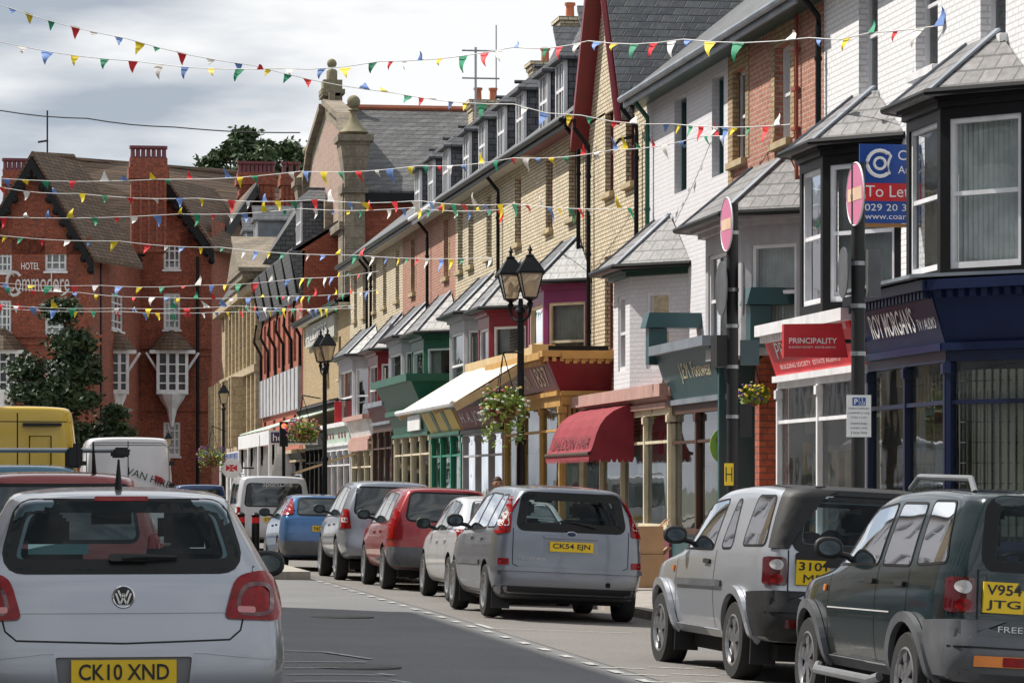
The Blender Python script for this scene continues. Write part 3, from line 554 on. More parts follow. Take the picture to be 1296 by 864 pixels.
for i in range(len(nse) - 3):
    if 0 < i: b.beam((hx + .1, *nse[i]), (hx + .1, *nse[i + 1]), .75, .25)
b.build('stone_dressing', M['dark_stone'], hall)
def finial(t, x, y, z, s=1.0, base=True):
    b = MB(); pr = [(.45, 0), (.8, .25), (.7, .35), (.42, .6), (.2, 1.0), (.16, 1.3), (.3, 1.38), (.18, 1.5)] if base else [(.3, 0), (.3, .5), (.2, .6)]
    b.lathe((x, y, z), [(r * s, h * s) for r, h in pr], 8, ang0=pi / 8); b.ball((x, y, z + (1.8 if base else .9) * s), .34 * s if base else .26 * s, 10); return b.build('finial', M['moss_stone'], t, smooth=True, sharp=50)
def pier(y):
    b = MB(); b.box(hx - .3, hx + .5, y - .5, y + .5, -.3, 13.6); b.hexa([(hx - .3, y - .5, 13.6), (hx + .5, y - .5, 13.6), (hx + .5, y + .5, 13.6), (hx - .3, y + .5, 13.6)], [(hx - .5, y - .75, 15.0), (hx + .7, y - .75, 15.0), (hx + .7, y + .75, 15.0), (hx - .5, y + .75, 15.0)])
    b.box(hx - .42, hx + .62, y - .65, y + .65, 13.0, 13.2); b.box(hx - .6, hx + .8, y - .85, y + .85, 15.0, 15.25); return b.build('corner_pier', M['dark_stone'], hall)
for y in (yn_ + .2, yf_ - .2): pier(y); finial(hall, hx + .1, y, 15.2, .78)
b = MB(); b.box(hx - .2, hx + .6, ymid - .45, ymid + .45, 17.6, 18.6); b.box(hx - .3, hx + .7, ymid - .6, ymid + .6, 18.0, 18.2); b.build('gable_pedestal', M['moss_stone'], hall); finial(hall, hx + .2, ymid, 18.6, .8, False)
for k, (y, z0, z1, w_) in enumerate(((ymid, 8.6, 13.2, 1.5), (ymid - 4, 8.6, 11.2, 1.2), (ymid + 4, 8.6, 11.2, 1.2), (ymid, 4.8, 7.6, 2.4), (ymid - 4.3, 4.8, 7.6, 1.6), (ymid + 4.3, 4.8, 7.6, 1.6))):
    b = MB(); b.slab([(hx - .02, y - w_ / 2, z0), (hx - .02, y + w_ / 2, z0), (hx - .02, y + w_ / 2, z1), (hx - .02, y + w_ / 3, z1 + .45), (hx - .02, y, z1 + .65), (hx - .02, y - w_ / 3, z1 + .45), (hx - .02, y - w_ / 2, z1)], (-.06, 0, 0)); wd = b.build('window', M['dark_room'], hall)
    b = MB()
    for d_ in (-.5, 0, .5): b.box(hx - .2, hx - .083, y + d_ * w_ - .08, y + d_ * w_ + .08, z0, z1 + .3)
    b.box(hx - .19, hx - .083, y - w_ / 2, y + w_ / 2, (z0 + z1) / 2, (z0 + z1) / 2 + .15); b.build('mullion', M['stone'], wd)
b = MB(); xr = 34; b.quad((hx, yn_ + .5, -.3), (xr, yn_ + .5, -.3), (xr, yn_ + .5, zE_), (hx, yn_ + .5, zE_)); b.quad((xr, yn_ + .5, -.3), (xr, yf_, -.3), (xr, yf_, zE_), (xr, yn_ + .5, zE_)); b.poly([(xr, yn_ + .5, zE_), (xr, yf_, zE_), (xr, ymid, 17.2)]); b.build('side_wall', M['hall_brick'], hall)
r = MB(); r.slab([(hx + .4, yn_ + .2, zE_), (xr + .3, yn_ + .2, zE_), (xr + .3, ymid, 17.3), (hx + .4, ymid, 17.3)], (0, 0, .15)); r.slab([(hx + .4, yf_ + .3, zE_), (xr + .3, yf_ + .3, zE_), (xr + .3, ymid, 17.3), (hx + .4, ymid, 17.3)], (0, 0, .15)); r.build('roof', M['old_slate'], hall)
r = MB(); r.tube([(hx + .4, ymid, 17.5), (xr + .3, ymid, 17.5)], .14, 6); r.build('ridge_tiles', M['terracotta'], hall); r = MB(); r.box(hx + .5, xr, yn_ + .1, yn_ + .25, zE_ - .35, zE_ + .05); r.build('eaves_board', M['black_paint'], hall)
# ================================================================ brick and black timber house, stone bank beyond
yq0, yq1 = zc2y(124.4), zc2y(107.8)
hq = thing('house', 'red brick house with black timbered upper storey beside the stone hall', 'house', (WX, yq1, 0)); zq = 11.0
wq = [(u, u + 1.3, 6.7, 8.9) for u in (1.0, 3.6, 6.2, 8.8, 11.4, 14.0, 16.6)] + [(u, u + 1.3, 3.5, 4.5) for u in (1.0, 6.2, 11.4, 16.6)]; b = MB(); panel(b, (WX, yq0), (WX, yq1), -.3, zq, wq, .15); b.quad((WX, yq1, -.3), (WX + 9, yq1, -.3), (WX + 9, yq1, zq + 2.6), (WX, yq1, zq)); b.build('wall', M['hall_brick'], hq)
for w_ in wq[:7]: window(hq, (WX, yq0), (WX, yq1), *w_, mt=M['white_paint'], style='cross', back='net')
b = MB(); b.hexa([(WX - .1, yq1, 9.1), (WX - .1, yq0, 9.1), (WX, yq0, 9.1), (WX, yq1, 9.1)], [(WX - .5, yq1, 11.0), (WX - .5, yq0, 11.0), (WX + .1, yq0, 11.0), (WX + .1, yq1, 11.0)]); b.build('slate_hanging', M['slate'], hq)
for k in range(6):
    b = MB(); y = yq1 + .3 + (yq0 - yq1 - .6) * k / 5; b.beam((WX - .16, y, 9.3), (WX - .45, y, 11.0), .3, .16, (1, 0, 0)); b.tube([(WX - .08, y, 6.4), (WX - .08, y, 7.6), (WX - .4, y, 8.2), (WX - .3, y, 9.0)], .07, 6); b.build('timber_bracket', M['black_paint'], hq)
b = MB(); b.box(WX - .12, WX - .001, yq1 + .3, yq0 - .3, 4.7, 6.4)
for k in range(12): y = yq1 + .4 + (yq0 - yq1 - .8) * k / 11; b.box(WX - .17, WX - .121, y - .06, y + .06, 4.7, 6.4)
b.build('white_panel', mat('grey weathered boards', (.42, .42, .43), .6, grime=.5), hq)
b = MB(); b.slab([(WX - .4, yq1 + .2, 11.0), (WX - .4, yq0, 11.0), (WX + 4.5, yq0, 14.0), (WX + 4.5, yq1 + .2, 14.0)], (0, 0, .12)); b.build('roof', M['slate'], hq)
b = MB(); b.slab([(WX - .1, yq1 - .01, 11.0), (WX + 7.5, yq1 - .01, 11.0), (WX + 7.5, yq1 - .01, 14.0), (WX + 5, yq1 - .01, 14.3)], (0, .4, 0)); b.build('parapet', M['hall_brick'], hq)
dormer(hq, yq1 + 7, 11.6, 2.2, WX + .5, 1.9)
yr0, yr1 = zc2y(147), zc2y(124.8)
hr = thing('bank_building', 'buff stone bank building with bay windows and a deep pediment eave before the hotel', 'building', (WX, yr1, 0)); b = MB(); wr = []
for k in range(4): u = 2.2 + k * 5.2; wr += [(u + .9, u + 2.1, 3.9, 6.3), (u + .9, u + 2.1, 7.7, 9.9)]
panel(b, (WX, yr0), (WX, yr1), -.3, 11.2, wr, .25); b.quad((WX, yr1, -.3), (WX + 9, yr1, -.3), (WX + 9, yr1, 11.2), (WX, yr1, 11.2))
b.build('wall', M['stone'], hr)
for w_ in wr: window(hr, (WX, yr0), (WX, yr1), *w_, mt=M['white_paint'], back='net')
b = MB()
for z, k in ((3.2, .45), (6.9, .35), (10.7, .5)): b.box(WX - k, WX - .002, yr1, yr0, z, z + .35)
for k in range(9): y = yr1 + .3 + k * 2.6; b.box(WX - .28, WX - .003, y - .22, y + .22, -.3, 10.7)
for k in range(4):
    y = yr0 - (2.2 + k * 5.2) - 1.5
    for s_ in (-.9, .9): b.hexa([(WX - .9, y + s_ - .2, 3.5), (WX, y + s_ - .2, 3.5), (WX, y + s_ + .2, 3.5), (WX - .9, y + s_ + .2, 3.5)], [(WX - .9, y + s_ - .2, 6.9), (WX, y + s_ - .2, 6.9), (WX, y + s_ + .2, 6.9), (WX - .9, y + s_ + .2, 6.9)])
b.build('stone_dressing', M['stone'], hr)
b = MB(); b.box(WX - .9, WX + .2, yr1 - .3, yr1 + 9, 11.2, 11.5); b.slab([(WX - 1, yr1 - .4, 11.5), (WX - 1, yr1 + 9, 11.5), (WX - 1, yr1 + 4.4, 13.2)], (1.2, 0, 0)); b.slab([(WX - 1.1, yr1 - .5, 11.51), (WX - 1.1, yr1 + 4.4, 13.3), (WX + 5, yr1 + 4.4, 13.3), (WX + 5, yr1 - .5, 11.51)], (0, 0, .18)); b.build('pediment', M['dark_stone'], hr)
b = MB(); b.slab([(WX - .2, yr1, 11.5), (WX - .2, yr0, 11.5), (WX + 2.2, yr0, 15.2), (WX + 2.2, yr1, 15.2)], (5, 0, 0)); b.build('roof', M['old_slate'], hr)
for k in range(2): dormer(hr, yr1 + 6 + k * 7, 11.7, 1.8, WX + .2, 2.6, gable=True, cheek='lead')
# ================================================================ hotel closing the street
def FX(px, zc): v = F(px, HY, zc); return (v.x, v.y)
def FZ(py, zc): return CZ + (HY - py) * zc * KF / FPX
hot = thing('hotel', 'large red brick hotel with black bargeboards, brown tiled roofs and white windows', 'hotel', (*FX(115, 146), 0))
def wallpx(t, a, za, b_, zb, rects, ztop_py, mtn='hotel_brick', gable=None, zref=None, style='grid'):
    A, B = FX(a, za), FX(b_, zb); z_ = zref or (za + zb) / 2; Lg = (V2(B) - V2(A)).length; ops = [((r[0] - a) / (b_ - a) * Lg, (r[1] - a) / (b_ - a) * Lg, FZ(r[3], z_), FZ(r[2], z_)) for r in rects]
    m = MB(); zt = FZ(ztop_py, z_); panel(m, A, B, -.3, zt, ops, .15)
    if gable: a_, d, n, _ = fr(A, B); m.poly([(*A, zt), (*B, zt), tuple(a_ + d * (gable[0] - a) / (b_ - a) * Lg + Vector((0, 0, FZ(gable[1], z_))))])
    m.build('wall', M[mtn], t)
    for o_ in ops: window(t, A, B, *o_, depth=.1, mt=M['white_paint'], style=style, t=.12, back='net', sill=M['white_paint'])
    return A, B, zt
A, B, zt = wallpx(hot, -31, 146, 115, 146, [(-3, 15, 303, 345), (57, 84, 300, 343), (-3, 14, 380, 421), (57, 84, 383, 424), (57, 82, 455, 500)], 322, gable=(42, 198))
B2 = FX(178, 158); wallpx(hot, 115, 146, 178, 158, [(140, 155, 372, 418)], 326)
D2, E2, zt2 = wallpx(hot, 178, 158, 268, 158, [(207, 228, 294, 341), (207, 228, 371, 417), (207, 228, 534, 577), (200, 236, 449, 497)], 312, gable=(213, 232))
wallpx(hot, 268, 158, 335, 170, [], 290)
bb = MB()
for py, z_ in ((427, .12), (436, .08), (512, .1)):
    bb = MB(); z1 = FZ(py, 146); obox(bb, A, B, 0, 7, z1, z1 + .15, .002, z_); obox(bb, D2, E2, 0, (V2(E2) - V2(D2)).length, z1, z1 + .15, .002, z_); bb.build('string_course', M['hotel_brick'], hot)
bb = MB(); rf = MB()
back = Vector((SA + .35, CA, 0)).normalized()
def gable_roof(A, B, ax, ay, zt, ridge, depth_l, zc):
    a_, d, n, Lg = fr(A, B); ap = Vector((*FX(ax, zc), FZ(ay, zc))); el = Vector((*A, zt)); er = Vector((*B, zt)); o_ = n * .5
    el2 = el + (el - ap) * .08; er2 = er + (er - ap) * .08
    for e_ in (el2, er2):
        rf.slab([ap + o_, e_ + o_, e_ + back * depth_l, ap + back * depth_l], (0, 0, .25)); bb = MB()
        bb.slab([ap + o_ + Vector((0, 0, -.1)), e_ + o_ + Vector((0, 0, -.1)), e_ + o_ + Vector((0, 0, -.75)), ap + o_ + Vector((0, 0, -.75))], n * .15)
        for k in range(9):
            c_ = ap.lerp(e_, (k + .5) / 9) + o_ + Vector((0, 0, -.80)); bb.ball(c_, .22, 6)
        bb.build('bargeboard', M['black_paint'], hot)
    return ap
apL = gable_roof(A, B, 42, 198, zt, None, 6.2, 146); apR = gable_roof(D2, E2, 213, 232, zt2, None, 7, 158)
mb_ = F(330, 250, 172)
rf.slab([Vector((*FX(44, 166), FZ(201, 166))), Vector((*FX(355, 182), FZ(224, 182))), Vector((*FX(355, 173), FZ(330, 173))), Vector((*FX(60, 160.5), FZ(325, 160.5)))], (0, 0, .25))
e1, e2, e3 = F(300, 330, 160), F(345, 330, 168), F(325, 236, 164); rf.slab([F(325, 236, 164), F(272, 318, 160), F(262, 300, 172), F(318, 240, 176)], (0, 0, .25)); rf.slab([F(325, 236, 164), F(350, 330, 168), F(350, 320, 176), F(318, 240, 176)], (0, 0, .25))
bb.beam(F(325, 238, 163.6), F(270, 322, 159.6), .2, .6); bb.beam(F(325, 238, 163.6), F(352, 330, 167.6), .2, .6)
bb.build('bargeboard', M['black_paint'], hot); rf.build('roof', M['brown_tile'], hot)
b = MB(); b.tube([F(44, 199, 165.5), F(165, 208, 172), F(350, 224, 181)], .2, 6); b.tube([F(42, 196, 146), F(92, 199, 151)], .2, 6); b.build('ridge_tiles', M['brown_tile'], hot)
def hchim(px0, px1, pyt, pyb, zc, pots):
    pyt += 15; c_ = F((px0 + px1) / 2, pyb, zc); w_ = (px1 - px0) * zc * KF / FPX; z0, z1 = c_.z, FZ(pyt, zc); b = MB(); h = z1 - z0
    for r0, a_, b2 in ((.42, 0, .55), (.46, .55, .58), (.43, .58, .78), (.5, .78, .9), (.46, .9, 1)): b.hexa([(c_.x + sx * w_ * r0, c_.y + sy * .8 * (r0 / .42), z0 + h * a_) for sx, sy in ((-1, -1), (1, -1), (1, 1), (-1, 1))], [(c_.x + sx * w_ * r0, c_.y + sy * .8 * (r0 / .42), z0 + h * b2) for sx, sy in ((-1, -1), (1, -1), (1, 1), (-1, 1))])
    for k in range(5): x = c_.x + w_ * (k / 4 - .5) * .8; b.box(x - .08, x + .08, c_.y - .9, c_.y - .78, z0, z0 + h * .76)
    ch = b.build('chimney', M['hotel_brick'], hot)
    for r_ in range(1):
        for k in range(pots):
            p = MB(); p.lathe((c_.x + w_ * ((k + .5) / pots - .5) * .9, c_.y - .35 + .7 * r_, z1 - .03), [(.2, 0), (.13, .2), (.12, .55), (.2, .62), (.2, .78), (.12, .78), (.12, .3)], 8); p.build('chimney_pot', M['maroon'], ch, smooth=True)
hchim(162, 213, 187, 320, 155, 7); hchim(2, 40, 202, 300, 162, 6); hchim(298, 350, 205, 290, 172, 9); hchim(353, 382, 206, 290, 166, 3)
# oriel windows
for px, zc, wpx in ((218, 157.9, 36), (146, 152, 30), (4, 145.9, 34)):
    b = MB(); c_ = F(px, 472, zc - .6); hw = wpx * zc * KF / FPX / 2; z0, z1 = FZ(499, zc), FZ(447, zc)
    b.hexa([(c_.x - hw, c_.y - .2, z0), (c_.x + hw, c_.y - .2, z0), (c_.x + hw, c_.y + .9, z0), (c_.x - hw, c_.y + .9, z0)], [(c_.x - hw, c_.y - .2, z0 + .25), (c_.x + hw, c_.y - .2, z0 + .25), (c_.x + hw, c_.y + .9, z0 + .25), (c_.x - hw, c_.y + .9, z0 + .25)])
    b.box(c_.x - hw - .5, c_.x + hw + .5, c_.y - .3, c_.y + .9, z1 - .05, z1 + .15); b.lathe((c_.x, c_.y + .5, z0 - 1.9), [(.1, 0), (.28, .9), (.35, 1.1), (hw * .8, 1.55), (hw, 1.9)], 8)
    for k in range(4): x = c_.x - hw + 2 * hw * k / 3; b.box(x - .09, x + .09, c_.y - .18, c_.y - .02, z0, z1)
    for k in range(3): z_ = z0 + .6 + k * .55; b.box(c_.x - hw, c_.x + hw, c_.y - .16, c_.y - .04, z_, z_ + .08)
    for s_ in (-1, 1): b.beam((c_.x + s_ * hw, c_.y + .2, z1 - 1.1), (c_.x + s_ * (hw + .7), c_.y - .1, z1), .12, .12)
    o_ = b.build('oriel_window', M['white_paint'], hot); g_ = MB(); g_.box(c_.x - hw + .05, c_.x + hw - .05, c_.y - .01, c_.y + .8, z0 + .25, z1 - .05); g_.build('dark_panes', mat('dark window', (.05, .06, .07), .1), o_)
    h_ = MB(); h_.lathe((c_.x, c_.y + .6, z1 + .15), [(hw + .55, 0), (hw + .2, .45), (hw * .7, .9), (.1, 1.2)], 12); h_.build('oriel_hood', M['brown_tile'], o_)
for px, zc, z0, z1 in ((127, 148.2, 0, 330), (250, 157.8, 0, 325)): b = MB(); q = F(px, 500, zc); b.tube([(q.x, q.y - .1, 0), (q.x, q.y - .1, FZ(z1, zc))], .1, 6); b.build('downpipe', M['black_paint'], hot)
q0 = F(8, 362, 145.8); dR = Vector((CA, -SA, 0)); UP = Vector((0, 0, 1)); sc_ = 145.8 * KF / FPX
hs = text('HOTEL', M['letter_white'], hot, F(27, 341, 145.8), dR, UP, w=23 * sc_, h=8.5 * sc_, depth=.05)
text('Commodore', M['letter_grey'], hot, F(9, 369, 145.8), dR, UP, w=79 * sc_, h=24 * sc_, depth=.08)
b = MB(); pts = [F(18 + 10 * cos(t), 359 + 15 * sin(t), 145.6) for t in [rad(40 + 28 * i) for i in range(11)]]; b.tube(pts, .09, 6); b.build('capital_letter_loop', M['letter_grey'], hot)
b = MB(); b.tube([F(60, 200, 150), F(60, 140, 150)], .05, 5); b.tube([F(48, 180, 150), F(61, 178, 150)], .06, 5); tag(b.build('roof_aerial', M['black_paint']), 'thin aerial standing on the hotel roof ridge', 'aerial')
# ================================================================ shopfronts
def X3(px, x1): return x1
sA = shop(hA, 1100, 1199, 1.25, .75, 2.95, 3.17, 3.78, 'blue_frame', 'navy', cor='navy', panes=2, dentil=True, stall='navy', cap=.12, col=.07)
fascia_text(sA, "ROY MORGAN'S", 'letter_white', 1100, 1199, 3.17, 3.78, u0=.16, u1=.72, v0=.28, v1=.78, bold=.01)
fascia_text(sA, "TV / AUDIO", 'letter_grey', 1100, 1199, 3.17, 3.78, u0=.75, u1=.97, v0=.3, v1=.52)
b = MB()
ya, yb = ypx(1100, SX), ypx(1199, SX)
for s0, s1 in (((SX - .3, ya), (SX - .3, yb)), ((SX - .3, yb), (WX, yb - 1.3))): obox(b, s0, s1, -.1, (V2(s1) - V2(s0)).length, 3.93, 3.97, -.9, .14)
b.build('lead_ledge', M['lead'], sA)
b = MB()                                     # security grille behind the corner window
q0, q1 = Vector((SX + .12, yb - .1, 0)), Vector((WX + .1, yb - 1.0, 0))
for k in range(9): z = .8 + k * .24; b.tube([q0 + Vector((0, 0, z)), q1 + Vector((0, 0, z))], .006, 4); b.tube([(SX + .12, ya, z), (SX + .12, yb, z)], .006, 4)
for k in range(16): q = q0.lerp(q1, k / 15); b.tube([q + Vector((0, 0, .7)), q + Vector((0, 0, 2.6))], .005, 4)
o = b.build('security_grille', M['galvanised'], sA)
P('pale_blind', (.62, .60, .50), .85, var=.18, vscale=2); b = MB()
for (xa, ya_), (xb, yb_) in (((SX + .2, ypx(1140, SX)), (SX + .2, yb - .12)), ((SX + .24, yb - .2), (WX + .2, yb - 1.15))):
    for k in range(26):
        f0, f1 = k / 26, (k + .85) / 26; o0 = .02 * (k % 2); b.quad((xa + (xb - xa) * f0 + o0, ya_ + (yb_ - ya_) * f0, .9), (xa + (xb - xa) * f1 + o0, ya_ + (yb_ - ya_) * f1, .9), (xa + (xb - xa) * f1 + o0, ya_ + (yb_ - ya_) * f1, 2.85), (xa + (xb - xa) * f0 + o0, ya_ + (yb_ - ya_) * f0, 2.85))
b.build('vertical_blind', M['pale_blind'], sA)  # pale slats added behind the glass, coloured as reflections of the houses opposite
sB = shop(hB, 985, 1094, .15, .75, 2.88, 3.06, 3.62, 'white_paint', 'red_sign', cor='white_paint', panes=2, dentil=True, stall='maroon', cap=.16, col=.08)
fascia_text(sB, "PRINCIPALITY", 'letter_white', 985, 1094, 3.06, 3.62, u0=.1, u1=.8, v0=.42, v1=.82)
fascia_text(sB, "BUILDING SOCIETY  ESTATE AGENTS", 'letter_white', 985, 1094, 3.06, 3.62, u0=.1, u1=.8, v0=.16, v1=.27)
b = MB(); y0 = ypx(1090, SX); b.box(SX + .5, SX + .58, y0, y0 + .12, 0, 2.6); b.box(SX + .5, SX + .58, y0 + 1.1, y0 + 1.22, 0, 2.6); b.box(SX + .5, SX + .58, y0, y0 + 1.2, 2.45, 2.6); b.build('door_frame', M['wood'], sB)
b = MB(); b.box(SX + .62, SX + .68, y0 + .2, y0 + .7, .9, 1.9); b.build('purple_poster', M['display_purple'], sB)
b = MB(); b.box(SX + .9, SX + 1.0, y0 + 1.6, y0 + 2.6, .7, 2.5); b.build('red_display_panel', M['display_red'], sB)
JX = 11.45
sD = shop(hD, 850, 918, .02, .7, 2.72, 2.97, 3.74, 'dark_wood', 'teal', x1=JX, cor='lead', panes=2, stall='teal', tilt=.24, cap=.16, col=.12)
fascia_text(sD, "J.E.M. Footwear", 'letter_gold', 850, 918, 2.97, 3.74, x1=JX, tilt=.24, u0=.36, u1=.93, v0=.32, v1=.75)
y_ = ypx(918, JX); b = MB(); b.box(JX - .12, WX, y_ - .08, y_ + .02, 0, 3.9); b.box(JX - .05, WX, y_ + .02, y_ + .3, 3.74, 3.86); b.build('return_panel', M['teal'], sD)
b = MB(); b.box(JX - .02, JX + .1, ypx(848, JX) - .02, ypx(848, JX) + .2, 0, 3.0); b.build('pilaster', M['dark_green'], sD)
b = MB(); b.lathe((JX + .2, ypx(908, JX), 2.15), [(.33, -.01), (.33, .01)], 24, 'y'); b.build('round_sticker', M['lime'], sD)
for px_, x_, par in ((817, 11.0, hD), (945, 11.15, hC)):
    yy = ypx(px_, x_); zt = zpx(395 if px_ == 817 else 363, px_, x_); b = MB(); b.hexa([(x_, yy, zt - .26), (WX, yy, zt - .26), (WX, yy + .5, zt - .26), (x_, yy + .5, zt - .26)], [(x_ + .08, yy + .05, zt), (WX, yy + .05, zt), (WX, yy + .5, zt), (x_ + .08, yy + .5, zt)])
    b.box(x_ + .08, x_ + .4, yy + .1, yy + .4, zt - .9, zt - .27); b.build('party_console', M['teal'], par)
b = MB(); y_ = ypx(965, 11.6); b.box(11.55, WX, y_, y_ + .3, 0, zpx(388, 965, 11.6)); b.build('brick_pier', M['hall_brick'], hC)
# saloon under the red awning
AX = 11.4; sE = shop(hE, 712, 848, .02, .75, 2.75, 2.95, 3.05, 'cream', 'pinkish_wood', x1=AX, cor='pinkish_wood', panes=5, tilt=.05, cap=.22)
def awning(name, label, xw, zw, xf, zf, ya, yb, m, val=.16, curve=0, group=None, frame='dark_wood', txt=None):
    t = thing(name, label, 'awning', (xw, yb, zf), 0, group); n = 8; pr = [] if not curve else [(11.38, 3.02), (11.2, 2.96), (11.0, 2.87), (10.86, 2.76), (10.76, 2.62), (10.69, 2.46), (10.65, 2.33), (10.61, 2.2), (10.55, 2.1)]
    for i in range(n + 1 if not curve else 0):
        s = i / n; pr.append((xw + (xf - xw) * (s if not curve else sin(s * pi / 2) ** (1 / 1.25)), zw + (zf - zw) * (s if not curve else 1 - cos(s * pi / 2))))
    b = MB(); m_ = 24
    for i in range(n):
        for j in range(m_):
            y0, y1 = ya + (yb - ya) * j / m_, ya + (yb - ya) * (j + 1) / m_; sag = lambda y, s: -.03 * sin(pi * ((y - ya) / (yb - ya) * 4 % 1)) * sin(pi * s)
            (x0, z0), (x1, z1) = pr[i], pr[i + 1]; b.quad((x0, y0, z0 + sag(y0, i / n)), (x0, y1, z0 + sag(y1, i / n)), (x1, y1, z1 + sag(y1, (i + 1) / n)), (x1, y0, z1 + sag(y0, (i + 1) / n)))
    for y in ((ya, yb) if curve else ()):
        b.poly([(x, y, z) for x, z in pr] + [(xw, y, zf)])
    cv = b.build('canvas', M[m], t, smooth=True, sharp=60)
    b = MB(); k = int(abs(ya - yb) / .09)
    def scal(p, q, kk):
        for j in range(kk):
            a, c = Vector(p).lerp(Vector(q), j / kk), Vector(p).lerp(Vector(q), (j + 1) / kk); mid = (a + c) / 2
            b.poly([a, c, c + Vector((0, 0, -val * .6)), mid + (c - a) * .25 + Vector((0, 0, -val)), mid - (c - a) * .25 + Vector((0, 0, -val)), a + Vector((0, 0, -val * .6))])
    if val: scal((xf, ya, zf), (xf, yb, zf), k)
    if val and curve: scal((xf, yb, zf), (xw, yb, zf), 8)
    if val: b.build('valance', M[m], t)
    b = MB(); b.tube([(xf, ya, zf), (xf, yb, zf)], .035 if curve else .06, 8); b.build('front_bar', M[frame], t)
    return t, pr
yA = zc2y(48.8, AX); P('red_canvas', (.25, .022, .036), .85, grime=.1, var=.2, vscale=2)
aw, pr = awning('shop_awning', 'rounded crimson canvas shop awning with a scalloped edge over the pavement', AX - .02, 3.02, 10.55, 2.1, yA + 4.8, yA, 'red_canvas', .16, 1)
text('SALOON HAIR', M['maroon'], aw, (10.60, yA + 4.4, 2.2), (0, -1, 0), (.1, 0, .4), w=4.0, h=.24, depth=.02)
# crimson and gold corner shop
s0 = shop(TH[0], 640, 710, .02, .75, 3.1, 3.4, 4.02, 'gold', 'crimson', x1=11.0, cor='gold', panes=3, dentil=True, tilt=.3, cap=.14)
fascia_text(s0, 'CONFECTION', 'letter_gold', 640, 710, 3.4, 4.02, x1=11.0, tilt=.3, u0=.2, u1=.6, v0=.2, v1=.8)
fascia_text(s0, '1837', 'letter_gold', 640, 710, 3.4, 4.02, x1=11.0, tilt=.3, u0=.7, u1=.93, v0=.2, v1=.8)
y_ = ypx(710, 11.0)
b = MB(); b.hexa([(10.97, y_ - .06, 3.4), (WX, y_ - .06, 3.4), (WX, y_ + .1, 3.4), (10.97, y_ + .1, 3.4)], [(10.67, y_ - .3, 4.02), (WX, y_ - .3, 4.02), (WX, y_ + .1, 4.02), (10.67, y_ + .1, 4.02)]); b.build('return_fascia', M['crimson'], s0)
b = MB(); b.box(10.55, WX, y_ - .42, y_ + .1, 4.06, 4.18)
for k in range(9): b.box(10.6 + k * .16, 10.68 + k * .16, y_ - .4, y_ - .3, 3.97, 4.058)
b.box(11, WX, y_ - .05, y_ + .02, 3.12, 3.36); b.build('gold_cornice', M['gold'], s0)
b = MB(); q0_, q1_ = (11.0, y_), (WX, y_); obox(b, q0_, q1_, 0, 1, 0, .8, -.1, 0); obox(b, q0_, q1_, 0, .1, .8, 3.1, -.1, 0); obox(b, q0_, q1_, .45, .53, .8, 3.1, -.1, 0); obox(b, q0_, q1_, .9, 1, .8, 3.1, -.1, 0)
for c_ in (.27, .72):
    for k in range(7): t_ = pi * k / 6; b.box(11 + c_ + .2 * cos(t_) - .03, 11 + c_ + .2 * cos(t_) + .03, y_ - .02, y_ + .03, 2.62 + .3 * sin(t_), 3.1)
b.build('arched_return', M['gold'], s0); b = MB(); obox(b, q0_, q1_, .1, .9, .8, 3.1, -.06, -.055); b.build('return_glass', GL_SHOP, s0)
b = MB(); b.box(10.7, 11.9, y_ - .3, y_ - .24, 4.19, 4.28); b.build('black_ledge', M['black_paint'], s0)
s1 = shop(TH[1], 587, 638, .3, .75, 2.7, 2.84, 3.36, 'grey_paint', 'maroon', x1=11.0, cor='black_paint', panes=3, tilt=.22)
fascia_text(s1, 'H. A. JONES', 'letter_grey', 587, 638, 2.84, 3.36, x1=11.0, tilt=.22, u0=.1, u1=.8, v0=.2, v1=.8)
P('cream_canvas', (.72, .66, .54), .75); yn1, yf1 = zc2y(55.2, 11), zc2y(62.9, 11)
aw2, _ = awning('shop_awning', 'long extended cream canvas awning on folding arms', 10.95, 4.3, 9.15, 3.2, yf1, yn1, 'cream_canvas', 0, 0, frame='white_paint')
P('awning_wood', (.56, .42, .23), .6)
for yy in (yn1, yn1 + 3.5, yf1): b = MB(); b.beam((10.9, yy, 4.15), (9.9, yy, 3.5), .1, .16); b.beam((9.9, yy, 3.5), (9.2, yy, 3.12), .1, .16); b.build('folding_arm', M['awning_wood'], aw2)
b = MB(); b.box(10.75, 11.0, yn1 - .15, yf1, 4.18, 4.36); b.box(10.72, 11.2, yn1 - .5, yn1 - .1, 4.12, 4.4); b.build('cassette', M['awning_wood'], aw2)
s2 = shop(TH[2], 547, 585, .3, .7, 2.75, 2.86, 3.38, 'green_paint_bright', 'yellow_paint', x1=11.0, cor='green', panes=3, tilt=.25, cap=.22, stall='green', col=.16)
ya, yb = ypx(547, 11), ypx(585, 11); b = MB()
for k in range(2): y = ya + (yb - ya) * (.28 + k * .36); b.hexa([(10.955, y, 2.88), (10.955, y - .55, 2.88), (10.965, y - .55, 2.88), (10.965, y, 2.88)], [(10.71, y, 3.36), (10.71, y - .55, 3.36), (10.72, y - .55, 3.36), (10.72, y, 3.36)])
b.build('green_stripe', M['green'], s2)
s3 = shop(TH[3], 500, 545, .3, .7, 2.85, 2.95, 3.45, 'cream', 'green', x1=11.0, cor='green', panes=4, tilt=.12, stall='cream')
b = MB(); ya, yb = ypx(497, 11), ypx(541, 11); b.hexa([(10.85, yb, 3.6), (WX, yb, 3.6), (WX, ya, 3.6), (10.85, ya, 3.6)], [(10.55, yb - .2, 4.25), (WX, yb - .2, 4.25), (WX, ya + .2, 4.25), (10.55, ya + .2, 4.25)]); b.box(10.4, WX, yb - .3, ya + .3, 4.251, 4.45); b.build('upper_cornice_box', M['green'], s3)
